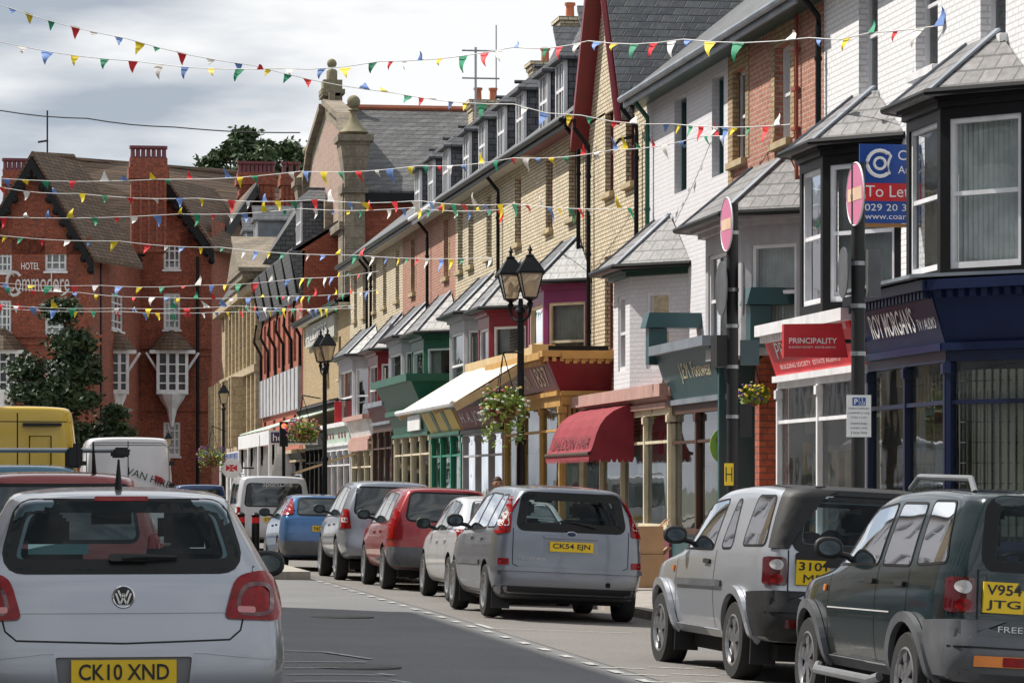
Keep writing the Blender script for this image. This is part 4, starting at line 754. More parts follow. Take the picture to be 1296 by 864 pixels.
b = MB(); b.box(10.84, 10.88, yb + .4, yb + 3, 3.0, 3.4); b.build('sign_board', M['sign_white'], s3)
s4 = shop(TH[4], 473, 497, .3, .7, 3.1, 3.4, 3.82, 'dark_wood', 'maroon', x1=11.0, cor='lead', panes=3, tilt=.15)
s5 = shop(TH[5], 446, 471, .3, .7, 2.6, 3.05, 3.55, 'cream', 'sign_white', x1=11.0, cor='pinkish_wood', panes=3, tilt=.15)
fascia_text(s5, 'W & J', 'letter_grey', 446, 471, 3.05, 3.55, x1=11, tilt=.15, u0=.35, u1=.65, v0=.3, v1=.7)
b = MB(); b.box(10.86, 10.9, ypx(471, 11), ypx(446, 11), 2.62, 2.95); b.build('pink_panel', M['pinkish_wood'], s5)
s6 = shop(TH[6], 413, 444, .3, .7, 2.7, 2.94, 3.46, 'white_paint', 'pale_green', x1=11.0, cor='white_paint', panes=4, tilt=.05)
ya, yb = ypx(413, 11), ypx(444, 11); b = MB()
for k in range(7):
    if k == 3: continue
    y = ya + (yb - ya) * (.1 + k * .12); b.slab([(10.945, y, 3.12), (10.945, y - .4, 3.12), (10.945, y - .4, 3.38), (10.945, y, 3.38)], (-.01, 0, 0)); 
b.build('red_letter_block', M['crimson'], s6)
b = MB(); b.beam((10.9, ypx(455, 11), 2.55), (9.05, ypx(455, 11) + .3, 1.95), .9, .05); tag(b.build('shop_awning', M['awning_wood']), 'thin pale buff sloping awning far down the pavement', 'awning')
s7 = shop(hL, 388, 411, .3, .7, 2.9, 3.0, 3.3, 'black_paint', 'black_paint', x1=11.6, cor='lead', panes=4, tilt=.1, back='dark')
s8 = shop(hq, 336, 384, .3, .7, 2.5, 2.6, 2.85, 'black_paint', 'black_paint', x1=11.6, cor='stone', panes=6, tilt=.1, back='dark')
# red pier and cross sign banner
b = MB(); q = F(428, 527, 89); b.box(q.x - .12, q.x + .12, q.y - .03, q.y + .03, 3.3, 4.35); bn = b.build('hanging_banner', M['red_sign']); tag(bn, 'narrow red banner hanging from a bracket above the far shops', 'banner')
b = MB(); b.tube([(q.x - .3, q.y, 4.4), (11.9, q.y, 4.4)], .025, 6); b.build('bracket', M['black_paint'], bn)
# iron and glass veranda
ve = thing('veranda', 'white iron and glass shop veranda with a purple sign board', 'veranda', (9.35, zc2y(94, 9.35), 0))
vx = 9.35; v0, v1 = zc2y(94, vx), zc2y(106, vx)
b = MB(); b.slab([(vx, v0, 3.55), (vx, v1, 3.55), (11.95, v1, 4.35), (11.95, v0, 4.35)], (0, 0, .04)); b.build('glass_roof', M['pale_green'], ve)
b = MB()
for k in range(24): y = v0 + (v1 - v0) * k / 23; b.lathe((11.7, y, 4.32), [(.03, 0), (.1, .1), (.12, .2), (.02, .34)], 6)
b.tube([(11.7, v0, 4.32), (11.7, v1, 4.32)], .05, 6); b.build('iron_cresting', M['black_paint'], ve)
b = MB(); b.box(vx - .05, 11.0, v0 - .06, v0, 3.0, 3.5); b.box(vx - .06, vx - .001, v0, v1, 3.0, 3.5); b.build('sign_fascia', M['white_paint'], ve)
b = MB(); b.box(vx + .02, 10.95, v0 - .1, v0 - .061, 3.06, 3.43); sb = b.build('purple_board', mat('deep purple', (.045, .02, .09), .4), ve)
text('home', M['letter_white'], sb, (vx + .08, v0 - .105, 3.12), (1, 0, 0), (0, 0, 1), h=.26, depth=.01)
for k in range(4):
    y = v0 + (v1 - v0) * k / 3; b = MB(); b.tube([(vx, y, -.1), (vx, y, 3.0)], .07, 8)
    for i in range(8): t_ = rad(90 * i / 7); b.box(vx + .9 * (1 - cos(t_)), vx + .9 * (1 - cos(t_)) + .12, y - .03, y + .03, 2.1 + .9 * sin(t_), 3.0)
    b.build('post', M['white_paint'], ve)
b = MB(); ws = [(.4 + 1.9 * k, 2.0 + 1.9 * k, 1.0, 2.5) for k in range(4)]; ww = zc2y(108, 9.6); wn = zc2y(120, 9.6); panel(b, (9.7, wn), (9.7, ww), 0, 3.0, [(.4 + 2.3 * k, 2.2 + 2.3 * k, .8, 2.4) for k in range(5)], .1); b.quad((9.7, ww, 0), (12, ww, 0), (12, ww, 3), (9.7, ww, 3)); b.quad((9.7, ww, 3), (12, ww, 3), (12, wn, 3), (9.7, wn, 3))
kp = b.build('shop_porch', M['white_paint'], hr); b = MB()
for k in range(5): u = ww + .5 + 2.3 * k; b.box(9.65, 9.698, u, u + 1.8, 2.45, 2.95)
b.build('blue_sign', mat('slate blue sign', (.12, .15, .27), .5), kp); b = MB(); b.quad((9.76, ww, 0), (9.76, wn, 0), (9.76, wn, 3), (9.76, ww, 3)); b.build('porch_glass', mat('dark brown glass', (.12, .09, .05), .1), kp)
# ================================================================ buildings across the road that shade the street and show in the shop windows
def opp(label, y0, y1, h, wm, ridge):
    t = thing('house', label, 'house', (-6, y0, 0), 0, 'houses across the road'); ops = []; n = max(2, int((y1 - y0) / 2.6))
    for k in range(n):
        u = (k + .5) * (y1 - y0) / n
        for z in ([3.9, 6.9] if h < 11 else [3.9, 6.9, 9.9]): ops.append((u - .5, u + .5, z, z + 1.6))
        ops.append((u - 1, u + 1, .6, 2.7))
    b = MB(); panel(b, (-6, y0), (-6, y1), -.3, h, ops, .15); b.quad((-6, y0, 0), (-15, y0, 0), (-15, y0, h), (-6, y0, h)); b.quad((-6, y1, 0), (-15, y1, 0), (-15, y1, h), (-6, y1, h)); b.quad((-15, y0, 0), (-15, y1, 0), (-15, y1, h), (-15, y0, h)); b.poly([(-6, y0, h), (-15, y0, h), (-10.5, y0, h + ridge)]); b.poly([(-6, y1, h), (-15, y1, h), (-10.5, y1, h + ridge)]); b.build('wall', M[wm], t)
    for o_ in ops: window(t, (-6, y0), (-6, y1), *o_, depth=.1, style='sash', back='dark')
    b = MB(); b.slab([(-5.7, y0, h - .2), (-5.7, y1, h - .2), (-10.5, y1, h + ridge), (-10.5, y0, h + ridge)], (0, 0, .1)); b.slab([(-15.3, y0, h - .2), (-15.3, y1, h - .2), (-10.5, y1, h + ridge), (-10.5, y0, h + ridge)], (0, 0, .1)); b.build('roof', M['slate'], t); return t
OPP = [opp('cream stone house opposite the black bays, out of the photo', 2, 15, 10.2, 'stone', 3.2), opp('tall white painted building whose shade falls across the road', 15.02, 49, 16.3, 'white_render', 2.0), opp('cream stone building opposite the cream awning, out of the photo', 49.05, 64, 11.5, 'stone', 3), opp('pale painted house opposite the green shop, out of the photo', 64.1, 82, 12, 'white_render', 3.5), opp('pale stone house opposite the far shops, out of the photo', 82.1, 104, 11.0, 'stone', 3), opp('white house opposite the veranda, out of the photo', 104.1, 130, 11.0, 'white_render', 3)]
# ================================================================ vehicles
def paint(name, col, metallic=.6, rough=.32, dirt=.35):
    """car paint with clear coat; road dirt sits low on the body"""
    if name in MATS: return MATS[name]
    m = bpy.data.materials.new(name); m.use_nodes = True; n = m.node_tree; b = n.nodes['Principled BSDF']
    b.inputs['Metallic'].default_value = metallic; b.inputs['Roughness'].default_value = rough; b.inputs['Coat Weight'].default_value = .8; b.inputs['Coat Roughness'].default_value = .05
    tcn = n.nodes.new('ShaderNodeTexCoord'); sp = n.nodes.new('ShaderNodeSeparateXYZ'); lk(n, tcn.outputs['Object'], sp.inputs[0])
    no = n.nodes.new('ShaderNodeTexNoise'); no.inputs['Scale'].default_value = 4; no.inputs['Detail'].default_value = 7; lk(n, tcn.outputs['Object'], no.inputs['Vector'])
    r = n.nodes.new('ShaderNodeMapRange'); r.inputs[1].default_value = .95; r.inputs[2].default_value = .15; r.inputs[3].default_value = 0; r.inputs[4].default_value = 1; lk(n, sp.outputs['Z'], r.inputs[0])
    mu = n.nodes.new('ShaderNodeMath'); mu.operation = 'MULTIPLY'; lk(n, r.outputs[0], mu.inputs[0]); lk(n, no.outputs['Fac'], mu.inputs[1])
    m2 = n.nodes.new('ShaderNodeMath'); m2.operation = 'MULTIPLY'; m2.inputs[1].default_value = dirt * 2.4; m2.use_clamp = True; lk(n, mu.outputs[0], m2.inputs[0])
    mx = n.nodes.new('ShaderNodeMixRGB'); mx.inputs[1].default_value = (*col, 1); mx.inputs[2].default_value = (.24, .19, .13, 1); lk(n, m2.outputs[0], mx.inputs[0]); lk(n, mx.outputs[0], b.inputs['Base Color'])
    rr = n.nodes.new('ShaderNodeMapRange'); rr.inputs[3].default_value = rough; rr.inputs[4].default_value = .85; lk(n, m2.outputs[0], rr.inputs[0]); lk(n, rr.outputs[0], b.inputs['Roughness'])
    cc = n.nodes.new('ShaderNodeMapRange'); cc.inputs[3].default_value = .8; cc.inputs[4].default_value = .05; lk(n, m2.outputs[0], cc.inputs[0]); lk(n, cc.outputs[0], b.inputs['Coat Weight'])
    MATS[name] = m; return m
P('tyre', (.018, .018, .018), .85, var=.3, bump=.3, bscale=60); P('black_plastic', (.011, .011, .012), .6, var=.25, vscale=8, bump=.1, bscale=200); P('grey_plastic', (.10, .105, .115), .5, var=.25, vscale=4)
P('alloy', (.42, .42, .43), .35, metal=.85, var=.2, vscale=12); P('dark_void', (.006, .006, .006), .95); P('chrome', (.7, .7, .7), .12, metal=1); P('seat_cloth', (.06, .065, .07), .85, var=.25, vscale=12)
P('plate_yellow', (.82, .55, .015), .35, var=.05); P('plate_black', (.012, .012, .012), .4); P('lens_amber', (.75, .22, .02), .15, coat=1); P('lens_clear', (.62, .60, .60), .1, coat=1); P('seal_black', (.006, .006, .006), .4, spec=.3)
def lens_red():
    m = mat('red lens', (.24, .002, .004), .2, coat=.15, var=.3, vscale=26, spec=.3); return m
M['lens_red'] = lens_red(); P('lens_dark_red', (.09, .003, .005), .12, coat=1)
def interp(pts, x):
    if x <= pts[0][0]: return pts[0][1]
    for (a, b_), (c, d) in zip(pts, pts[1:]):
        if x <= c:
            t = (x - a) / (c - a); return b_ + (d - b_) * t
    return pts[-1][1]
def smooth_interp(pts, x):                 # monotone-ish cubic through the points
    n = len(pts)
    if x <= pts[0][0]: return pts[0][1]
    if x >= pts[-1][0]: return pts[-1][1]
    sl = [(pts[i + 1][1] - pts[i][1]) / (pts[i + 1][0] - pts[i][0]) for i in range(n - 1)]
    tg = [sl[0]] + [0 if sl[i - 1] * sl[i] <= 0 else 2 * sl[i - 1] * sl[i] / (sl[i - 1] + sl[i]) for i in range(1, n - 1)] + [sl[-1]]
    for i in range(n - 1):
        if x <= pts[i + 1][0]:
            h = pts[i + 1][0] - pts[i][0]; t = (x - pts[i][0]) / h; a, b_ = pts[i][1], pts[i + 1][1]
            return (2 * t**3 - 3 * t * t + 1) * a + (t**3 - 2 * t * t + t) * h * tg[i] + (-2 * t**3 + 3 * t * t) * b_ + (t**3 - t * t) * h * tg[i + 1]
def shell(sp, ins=0.0, y0=None, y1=None, zf=None):
    """closed car body from profile curves; ins makes the matching inner cavity"""
    W = sp['W'] / 2; top = lambda y: smooth_interp(sp['top'], y) - ins; belt = lambda y: min(interp(sp['belt'], y), top(y) - .05)
    lev = [('b', 0), ('b', .08), ('b', .25), ('b', .5), ('b', .75), ('b', .93), ('b', 1.0), ('t', .12), ('t', .4), ('t', .7), ('t', .92), ('t', 1.0)]
    if ins: lev = [('b', 0), ('b', 1.0), ('t', .4), ('t', .7), ('t', .95), ('t', 1.0)]
    wid = sp['wid']                        # [(frac 0..1 body, 1..2 greenhouse), half width factor]
    def P3(k, f, y, hood):
        z0_ = interp(sp['bot'], y) if zf is None else zf
        if k == 'b': z = z0_ + (belt(y) - z0_) * f; t = f
        else: z = belt(y) + (top(y) - .035 - belt(y)) * f; t = 1 + f
        full = sp['top_h'] - interp(sp['belt'], y); g = max(0, min(1, (top(y) - belt(y)) / full)) if k == 't' else 1
        wf = interp(wid, t)
        if k == 't': wb = interp(wid, 1.0); wf = wb - (wb - wf) * (g ** .8 if g < .999 else 1) - (1 - g) * .05 * f
        return z, wf * W
    def ends(k, f):
        y = sp['rear'][-1][1]; z = 0
        yr = .2
        for _ in range(8): z, _w = P3(k, f, yr, 0); yr = smooth_interp(sp['rear'], z)
        yf = sp['L'] - .2
        for _ in range(8): z, _w = P3(k, f, yf, 0); yf = smooth_interp(sp['front'], z)
        if ins: yr += ins * 1.8
        if y0 is not None: yr = max(yr, y0)
        if y1 is not None: yf = min(yf, y1) if not ins else min(yf - .05, y1 + 0 * z)
        return yr, yf
    nv = 34 if not ins else 14; nu = 12 if not ins else 6; verts = []; idx = {}
    def addv(key, p):
        if key not in idx: idx[key] = len(verts); verts.append(p)
        return idx[key]
    cr, cf = sp.get('crown', .07), .2
    E = [ends(k, f) for k, f in lev]; side = []
    for j, (k, f) in enumerate(lev):
        yr, yf = E[j]; row = []
        a, b_ = yr + (cr if not ins else 0), yf - (cf if not ins else 0)
        for i in range(nv + 1):
            v = i / nv; v = .5 - .5 * cos(pi * v); v = v * .7 + (i / nv) * .3; y = a + (b_ - a) * v; z, x = P3(k, f, y, 0)
            dr = y - a; df = b_ - y; rt = sp.get('rt', .09)
            if ins: x *= 1 - rt * 1.3 * max(0, 1 - dr / .35) ** 1.6
            if not ins: x *= 1 - rt * max(0, 1 - dr / .34) ** 2.2; x *= 1 - .16 * max(0, 1 - df / .75) ** 2
            row.append((x - ins, y, z))
        side.append(row)
    nl = len(lev); faces = []
    def vtx(kind, *k): pass
    def sv(j, i, s): x, y, z = side[j][i]; return addv(('s', j, i, s), (x * s, y, z))
    for s in (1, -1):
        for j in range(nl - 1):
            for i in range(nv): faces.append((sv(j, i, s), sv(j, i + 1, s), sv(j + 1, i + 1, s), sv(j + 1, i, s)))
    def endv(j, u, e):                      # e = 0 rear, nv front
        if u == 0: return sv(j, e, -1)
        if u == nu: return sv(j, e, 1)
        x, y, z = side[j][e]; t = 2 * u / nu - 1; c = (cr if e == 0 else -cf) if not ins else 0
        dz = 0 if j < nl - 1 else .035 * (1 - abs(t) ** 3)
        if not ins and j == nl - 1: pass
        return addv(('e', j, u, e), (x * t, y - c * (1 - abs(t) ** 3), z + dz * (j == nl - 1)))
    for e in (0, nv):
        for j in range(nl - 1):
            for u in range(nu): faces.append((endv(j, u, e), endv(j, u + 1, e), endv(j + 1, u + 1, e), endv(j + 1, u, e)))
    for j, tp in ((nl - 1, 1), (0, 0)):
        def tv(i, u):
            if i in (0, nv): return endv(j, u, i)
            if u == 0: return sv(j, i, -1)
            if u == nu: return sv(j, i, 1)
            x, y, z = side[j][i]; t = 2 * u / nu - 1; c0 = (cr, -cf) if not ins else (0, 0); fy = (i / nv)
            yy = y - c0[0] * (1 - abs(t) ** 3) * max(0, 1 - i / 6) - c0[1] * (1 - abs(t) ** 3) * max(0, 1 - (nv - i) / 6)
            return addv(('t', tp, i, u), (x * t, yy, z + (.035 * (1 - abs(t) ** 3) if tp else 0)))
        for i in range(nv):
            for u in range(nu): faces.append((tv(i, u), tv(i, u + 1), tv(i + 1, u + 1), tv(i + 1, u)))
    me = bpy.data.meshes.new('body'); me.from_pydata(verts, [], faces); bm = bmesh.new(); bm.from_mesh(me); bmesh.ops.remove_doubles(bm, verts=bm.verts, dist=1e-4); bmesh.ops.recalc_face_normals(bm, faces=bm.faces); bm.to_mesh(me); bm.free(); return me
def eval_mesh(o):
    dg = bpy.context.evaluated_depsgraph_get(); dg.update(); return bpy.data.meshes.new_from_object(o.evaluated_get(dg))
def obj_tmp(me): o = bpy.data.objects.new('tmp', me); C.objects.link(o); return o
def rounded(pts, r, n=4):
    out = []; N_ = len(pts)
    for i in range(N_):
        p, a, b_ = Vector(pts[i]), Vector(pts[i - 1]), Vector(pts[(i + 1) % N_]); ra = r[i] if isinstance(r, (list, tuple)) else r
        d1, d2 = (a - p), (b_ - p); ra = min(ra, d1.length * .49, d2.length * .49); p1, p2 = p + d1.normalized() * ra, p + d2.normalized() * ra
        for k in range(n + 1): t = k / n; out.append(((1 - t) ** 2 * p1 + 2 * t * (1 - t) * p + t * t * p2)[:])
    return out
class Car:
    def __init__(s, name, label, sp, x, y, paintm, rz=0, roll=0, group=None, cat='car', sc=(1, 1, 1)):
        s.sp = sp; s.x0 = x; s.t = thing(name, label, cat, (x, y, gz(x, y + 1.5) + (.0)), rz, group); s.t.rotation_euler.y = roll; s.t.scale = sc; s.p = paintm
        me = shell(sp); o = obj_tmp(me); m = o.modifiers.new('s', 'SUBSURF'); m.levels = 1; full = eval_mesh(o); bm = bmesh.new(); bm.from_mesh(full); s.bvh = BVHTree.FromBMesh(bm); bm.free()
        bpy.data.objects.remove(o); s.full = full; s.cut = []
    def hit(s, p, side):
        """side: l r sides, b back, f front, t top; p = 2D coords (y,z) (x,z) (x,y)"""
        D = {'l': (Vector((-3, p[0], p[1])), Vector((1, 0, 0))), 'r': (Vector((3, p[0], p[1])), Vector((-1, 0, 0))), 'b': (Vector((p[0], -2, p[1])), Vector((0, 1, 0))), 'f': (Vector((p[0], 9, p[1])), Vector((0, -1, 0))), 't': (Vector((p[0], p[1], 4)), Vector((0, 0, -1)))}[side]
        h = s.bvh.ray_cast(*D)
        if h[0] is None or (side in 'bf' and h[1].dot(D[1]) > -.12 and False):
            q = Vector({'l': (-s.sp['W'] / 2, p[0], p[1]), 'r': (s.sp['W'] / 2, p[0], p[1]), 'b': (p[0], .1, p[1]), 'f': (p[0], s.sp['L'] - .2, p[1]), 't': (p[0], p[1], 1.5)}[side]); h = s.bvh.find_nearest(q)
        nn = h[1] if h[1].dot(D[1]) < 0 else -h[1]
        return h[0], nn
    def _proj(s, bm, side, off, name, m, par, thick=0):
        n_ = {}
        for v in bm.verts: q, nn = s.hit((v.co.x, v.co.y), side); n_[v] = (q + nn * off, nn)
        for v in bm.verts: v.co = n_[v][0]
        if thick:
            r = bmesh.ops.extrude_face_region(bm, geom=bm.faces[:]); 
            for e in r['geom']:
                if isinstance(e, bmesh.types.BMVert): q = s.bvh.find_nearest(e.co); nn = q[1] if (e.co - q[0]).dot(q[1]) > 0 else -q[1]; e.co += nn * thick
        bmesh.ops.recalc_face_normals(bm, faces=bm.faces)
        me = bpy.data.meshes.new(name); bm.to_mesh(me); bm.free()
        # face outwards
        me.materials.append(m); me.polygons.foreach_set('use_smooth', [True] * len(me.polygons)); me.set_sharp_from_angle(angle=rad(40))
        o = bpy.data.objects.new(name, me); C.objects.link(o); o.parent = par or s.t; ORG[o.name] = Vector((0, 0, 0)); return o
    def decal(s, name, pts, side, m, off=.003, par=None, thick=0, step=.07):
        bm = bmesh.new(); bm.faces.new([bm.verts.new((p[0], p[1], 0)) for p in pts]); xs = [p[0] for p in pts]; ys = [p[1] for p in pts]
        for ax, lo, hi in ((0, min(xs), max(xs)), (1, min(ys), max(ys))):
            k = max(1, math.ceil((hi - lo) / step))
            for i in range(1, k):
                c = [0, 0, 0]; c[ax] = lo + (hi - lo) * i / k; nn = [0, 0, 0]; nn[ax] = 1
                bmesh.ops.bisect_plane(bm, geom=bm.verts[:] + bm.edges[:] + bm.faces[:], plane_co=c, plane_no=nn, dist=1e-6)
        bmesh.ops.triangulate(bm, faces=bm.faces); return s._proj(bm, side, off, name, m, par, thick)
    def strip(s, name, pts, side, m, w=.008, closed=False, off=.002, par=None, step=.05, thick=0):
        P_ = [Vector((p[0], p[1])) for p in pts]; P_ = P_ + [P_[0]] if closed else P_; q = [P_[0]]
        for a, b_ in zip(P_, P_[1:]):
            k = max(1, math.ceil((b_ - a).length / step)); q += [a.lerp(b_, i / k) for i in range(1, k + 1)]
        if closed: q = q[:-1]
        bm = bmesh.new(); n_ = len(q); rows = []
        for i, p in enumerate(q):
            a = q[i - 1] if (i or closed) else p; b_ = q[(i + 1) % n_] if (i < n_ - 1 or closed) else p; d = (b_ - a).normalized(); nn = Vector((-d.y, d.x)); rows.append((bm.verts.new((*(p + nn * w / 2), 0)), bm.verts.new((*(p - nn * w / 2), 0))))
        for i in range(n_ if closed else n_ - 1): a, b_ = rows[i], rows[(i + 1) % n_]; bm.faces.new((a[0], b_[0], b_[1], a[1]))
        return s._proj(bm, side, off, name, m, par, thick)
    def body(s, holes=(), wheels=(), rw=.33, inner=True, archw=.30):
        """holes: (side, polygon); cuts the window openings, cabin and wheel arches"""
        sp = s.sp; o = obj_tmp(s.full); cut = []
        if inner:
            c = obj_tmp(shell(sp, ins=.05, y0=sp['rear_in'], y1=sp['dash'], zf=sp.get('floor', .5))); cut.append(c)
            for side, pts in holes:
                b = MB(); lo, hi = {'l': (-1.3, -sp['W'] * .27), 'r': (sp['W'] * .27, 1.3), 'b': (-1, sp.get('rcut', .9)), 'f': (sp['L'] - sp.get('fcut', 2.1), sp['L'] + 1)}[side]
                if side in 'lr': b.slab([(lo, p[0], p[1]) for p in pts], (hi - lo, 0, 0))
                else: b.slab([(p[0], lo, p[1]) for p in pts], (0, hi - lo, 0))
                q = b.build('tmp', M['black_paint']); cut.append(q)
        for wy in wheels:
            for sgn in (-1, 1):
                b = MB(); x0, x1 = sorted((sgn * (sp['W'] / 2 - archw), sgn * 1.3)); b.lathe((0, wy, rw), [(rw * 1.17, x0), (rw * 1.17, x1)], 40, 'x'); cut.append(b.build('tmp', M['black_paint']))
        for c in cut:
            m = o.modifiers.new('b', 'BOOLEAN'); m.operation = 'DIFFERENCE'; m.object = c; n0 = len(o.data.polygons); ok = False
            for tr in range(7):
                m.solver = 'FAST' if tr == 6 else 'EXACT'; m.use_self = tr in (3, 4, 5)
                if tr: c.location = (.0013 * tr, .0017 * tr, -.0011 * tr); c.scale = (1, 1, 1 - .0007 * tr)
                r_ = eval_mesh(o)
                if len(r_.polygons) > n0 * .8: ok = True; break
            o.modifiers.clear()
            if ok: o.data = r_
            else: print('boolean skipped', s.t.name)
        me = o.data; bpy.data.objects.remove(o)
        for c in cut: bpy.data.objects.remove(c)
        me.materials.clear(); me.materials.append(s.p); me.materials.append(M['seal_black']); me.materials.append(M['dark_void'])
        # inside faces are trim, not paint
        W = sp['W'] / 2
        for p in me.polygons:
            c = p.center; q, nn, _, d = s.bvh.find_nearest(c); p.material_index = 0 if (d is not None and d < .012) else 1; p.use_smooth = True
        me.set_sharp_from_angle(angle=rad(32)); me.name = 'body'
        b = bpy.data.objects.new('body', me); C.objects.link(b); b.parent = s.t; ORG[b.name] = Vector((0, 0, 0)); s.b = b; return b
    def wheels(s, ys, r=.33, w=.2, inset=.01, spokes=5, rimr=None, mt='alloy', sides=(-1, 1)):
        rimr = rimr or r * .66; W = s.sp['W'] / 2
        for wy in ys:
            for sg in sides:
                xo = sg * (W - inset); b = MB(); d = -sg
                b.lathe((xo, wy, r), [(rimr, 0), (rimr + .02, -.0), (r * .93, .008 * 0), (r * .985, d * .03), (r, d * .06), (r, d * (w - .06)), (r * .985, d * (w - .03)), (r * .93, d * w), (rimr, d * w), (rimr * .97, d * .02)], 36, 'x', cap=False)
                t = b.build('wheel', M['tyre'], s.t, local=True, smooth=True, sharp=50)
                b = MB(); b.lathe((xo, wy, r), [(rimr * 1.01, d * .005), (rimr * 1.01, d * (w - .02)), (rimr * .5, d * .09), (.01, d * .09)], 28, 'x', cap=False); b.build('brake_disc', M['dark_void'], t, local=True, smooth=True)
                b = MB(); b.lathe((xo, wy, r), [(rimr * 1.02, d * .004), (rimr * .93, d * -.004), (rimr * .9, d * .03), (rimr * 1.0, d * .035)], 32, 'x', cap=False)
                b.lathe((xo, wy, r), [(.0, d * .012), (rimr * .2, d * .012), (rimr * .24, d * .03)], 16, 'x')
                for k in range(spokes):
                    a = 2 * pi * k / spokes + .3; u = Vector((0, cos(a), sin(a))); v = Vector((0, -sin(a), cos(a))); c = Vector((xo, wy, r))
                    pr = [(rimr * .18, .035), (rimr * .55, .045), (rimr * .95, .065)]; sw = 5 / spokes
                    for (r0, w0), (r1, w1) in zip(pr, pr[1:]):
                        q = lambda rr, ww, dx: c + u * rr + v * ww * sw + Vector((d * dx, 0, 0)); b.hexa([q(r0, -w0, .01), q(r0, w0, .01), q(r0, w0, .05), q(r0, -w0, .05)], [q(r1, -w1, .014), q(r1, w1, .014), q(r1, w1, .05), q(r1, -w1, .05)])
                b.build('rim', M[mt], t, local=True, smooth=True, sharp=40)
    def liner(s, ys, r):
        b = MB()
        for wy in ys:
            b.box(-s.sp['W'] / 2 + .24, s.sp['W'] / 2 - .24, wy - .06, wy + .06, r - .05, r + .05)
        b.box(-s.sp['W'] / 2 + .2, s.sp['W'] / 2 - .2, .35, s.sp['L'] - .5, .2, .34); b.build('underbody', M['dark_void'], s.t, local=True)
    def mirror(s, y, z, mt, sides=(-1,), sz=1.0, glass=True):
        for sg in sides:
            q, nn = s.hit((y, z), 'l' if sg < 0 else 'r'); x = q.x; b = MB(); cx = x + sg * .17
            b.ball((cx, y, z + .03), .1, 10, (1.0 * sz, .62, .72 * sz)); vs = []
            for v in b.v: vs.append(Vector((cx + (abs(v.x - cx) ** .8) * (.1 ** .2) * (1 if v.x > cx else -1), max(v.y, y - .03), z + .03 + (abs(v.z - z - .03) ** .85) * (.1 ** .15) * (1 if v.z > z + .03 else -1))))
            b.v = vs; b.tube([(x - sg * .03, y + .03, z - .03), (cx, y + .02, z - .0)], .025, 8); m = b.build('door_mirror', mt, s.t, local=True, smooth=True, sharp=50)
            g = MB(); g.lathe((0, 0, 0), [(.001, 0), (.072, 0)], 20, 'y', cap=False); g.v = [Vector((cx + v.x * 1.0 * sz, y - .034, z + .03 + v.z * .66 * sz)) for v in g.v]; g.build('mirror_glass', mat('mirror', (.07, .085, .09), .12, metal=1, var=.5, vscale=9), m, local=True)
    def seats(s, rows=((1.2, 1.15),), xs=(-.38, .38), wheel=True, col='seat_cloth', hb=.62, zb=.45, head=True):
        for (y, zt) in rows:
            for x in xs:
                b = MB(); b.hexa([(x - .23, y + .05, zb), (x + .23, y + .05, zb), (x + .23, y + .2, zb), (x - .23, y + .2, zb)], [(x - .21, y - .08, zt), (x + .21, y - .08, zt), (x + .21, y + .02, zt), (x - .21, y + .02, zt)])
                b.box(x - .23, x + .23, y + .1, y + .6, zb - .1, zb + .08); b.build('seat', M[col], s.t, local=True, bevel=.03, smooth=True)
                if head: b = MB(); b.box(x - .12, x + .12, y - .1, y, zt + .03, zt + .2); b.build('headrest', M[col], s.t, local=True, bevel=.035, smooth=True)
        b = MB(); yd = s.sp['dash'] - .28; b.box(-s.sp['W'] / 2 + .12, s.sp['W'] / 2 - .12, yd, yd + .4, .6, s.sp['dash_z']); b.build('dashboard', M['black_plastic'], s.t, local=True, bevel=.03)
        if wheel:
            b = MB(); c = Vector((.38, yd - .12, s.sp['dash_z'] - .02)); b.tube([c + Vector((.18 * cos(t), -.05 * sin(t), .17 * sin(t))) for t in [2 * pi * k / 20 for k in range(21)]], .014, 6); b.build('steering_wheel', M['black_plastic'], s.t, local=True)
        b = MB(); b.box(-.11, .11, s.sp['dash'] - .95, s.sp['dash'] - .92, s.sp['top_h'] - .2, s.sp['top_h'] - .12); b.build('rear_view_mirror', M['black_plastic'], s.t, local=True)
    def plate(s, txt, x, z, w=.52, h=.111, off=.012, yaw=0, lines=None, tilt=0):
        q, nn = s.hit((x, z), 'b'); y = q.y - off; b = MB(); b.box(x - w / 2, x + w / 2, y - .006, y + .02, z - h / 2, z + h / 2); p = b.build('number_plate', M['plate_yellow'], s.t, local=True)
        ls = lines or [txt]; hh = h / len(ls)
        for i, l in enumerate(ls):
            ww = min(w * .86, .075 * len(l) * (hh / .111) * 1.1)
            text(l, M['plate_black'], p, (x - ww / 2, y - .0065, z + h / 2 - (i + 1) * hh + hh * .16), (1, 0, 0), (0, 0, 1), w=ww, h=hh * .68, name='registration', depth=.003, local=True, bold=0 if 'M' in l else .014)
        return p
    def tube(s, name, pts, r, mt, par=None, n=8): b = MB(); b.tube(pts, r, n); return b.build(name, M[mt], par or s.t, local=True, smooth=True)
    def wiper(s, x0, z0, x1, z1, par):
        q, n1_ = s.hit((x0, z0), 'b'); r, n2_ = s.hit((x1, z1), 'b'); s.tube('rear_wiper', [q + n1_ * .02, q.lerp(r, .3) + n1_ * .035, r + n2_ * .02], [.02, .014, .008], 'black_plastic', par)
    def handle(s, y, z, side='l', mt='black_plastic', par=None):
        s.decal('door_handle', rounded([(y - .1, z - .02), (y + .1, z - .02), (y + .1, z + .02), (y - .1, z + .02)], .018), side, mt if not isinstance(mt, str) else M[mt], .004, par, thick=.02)
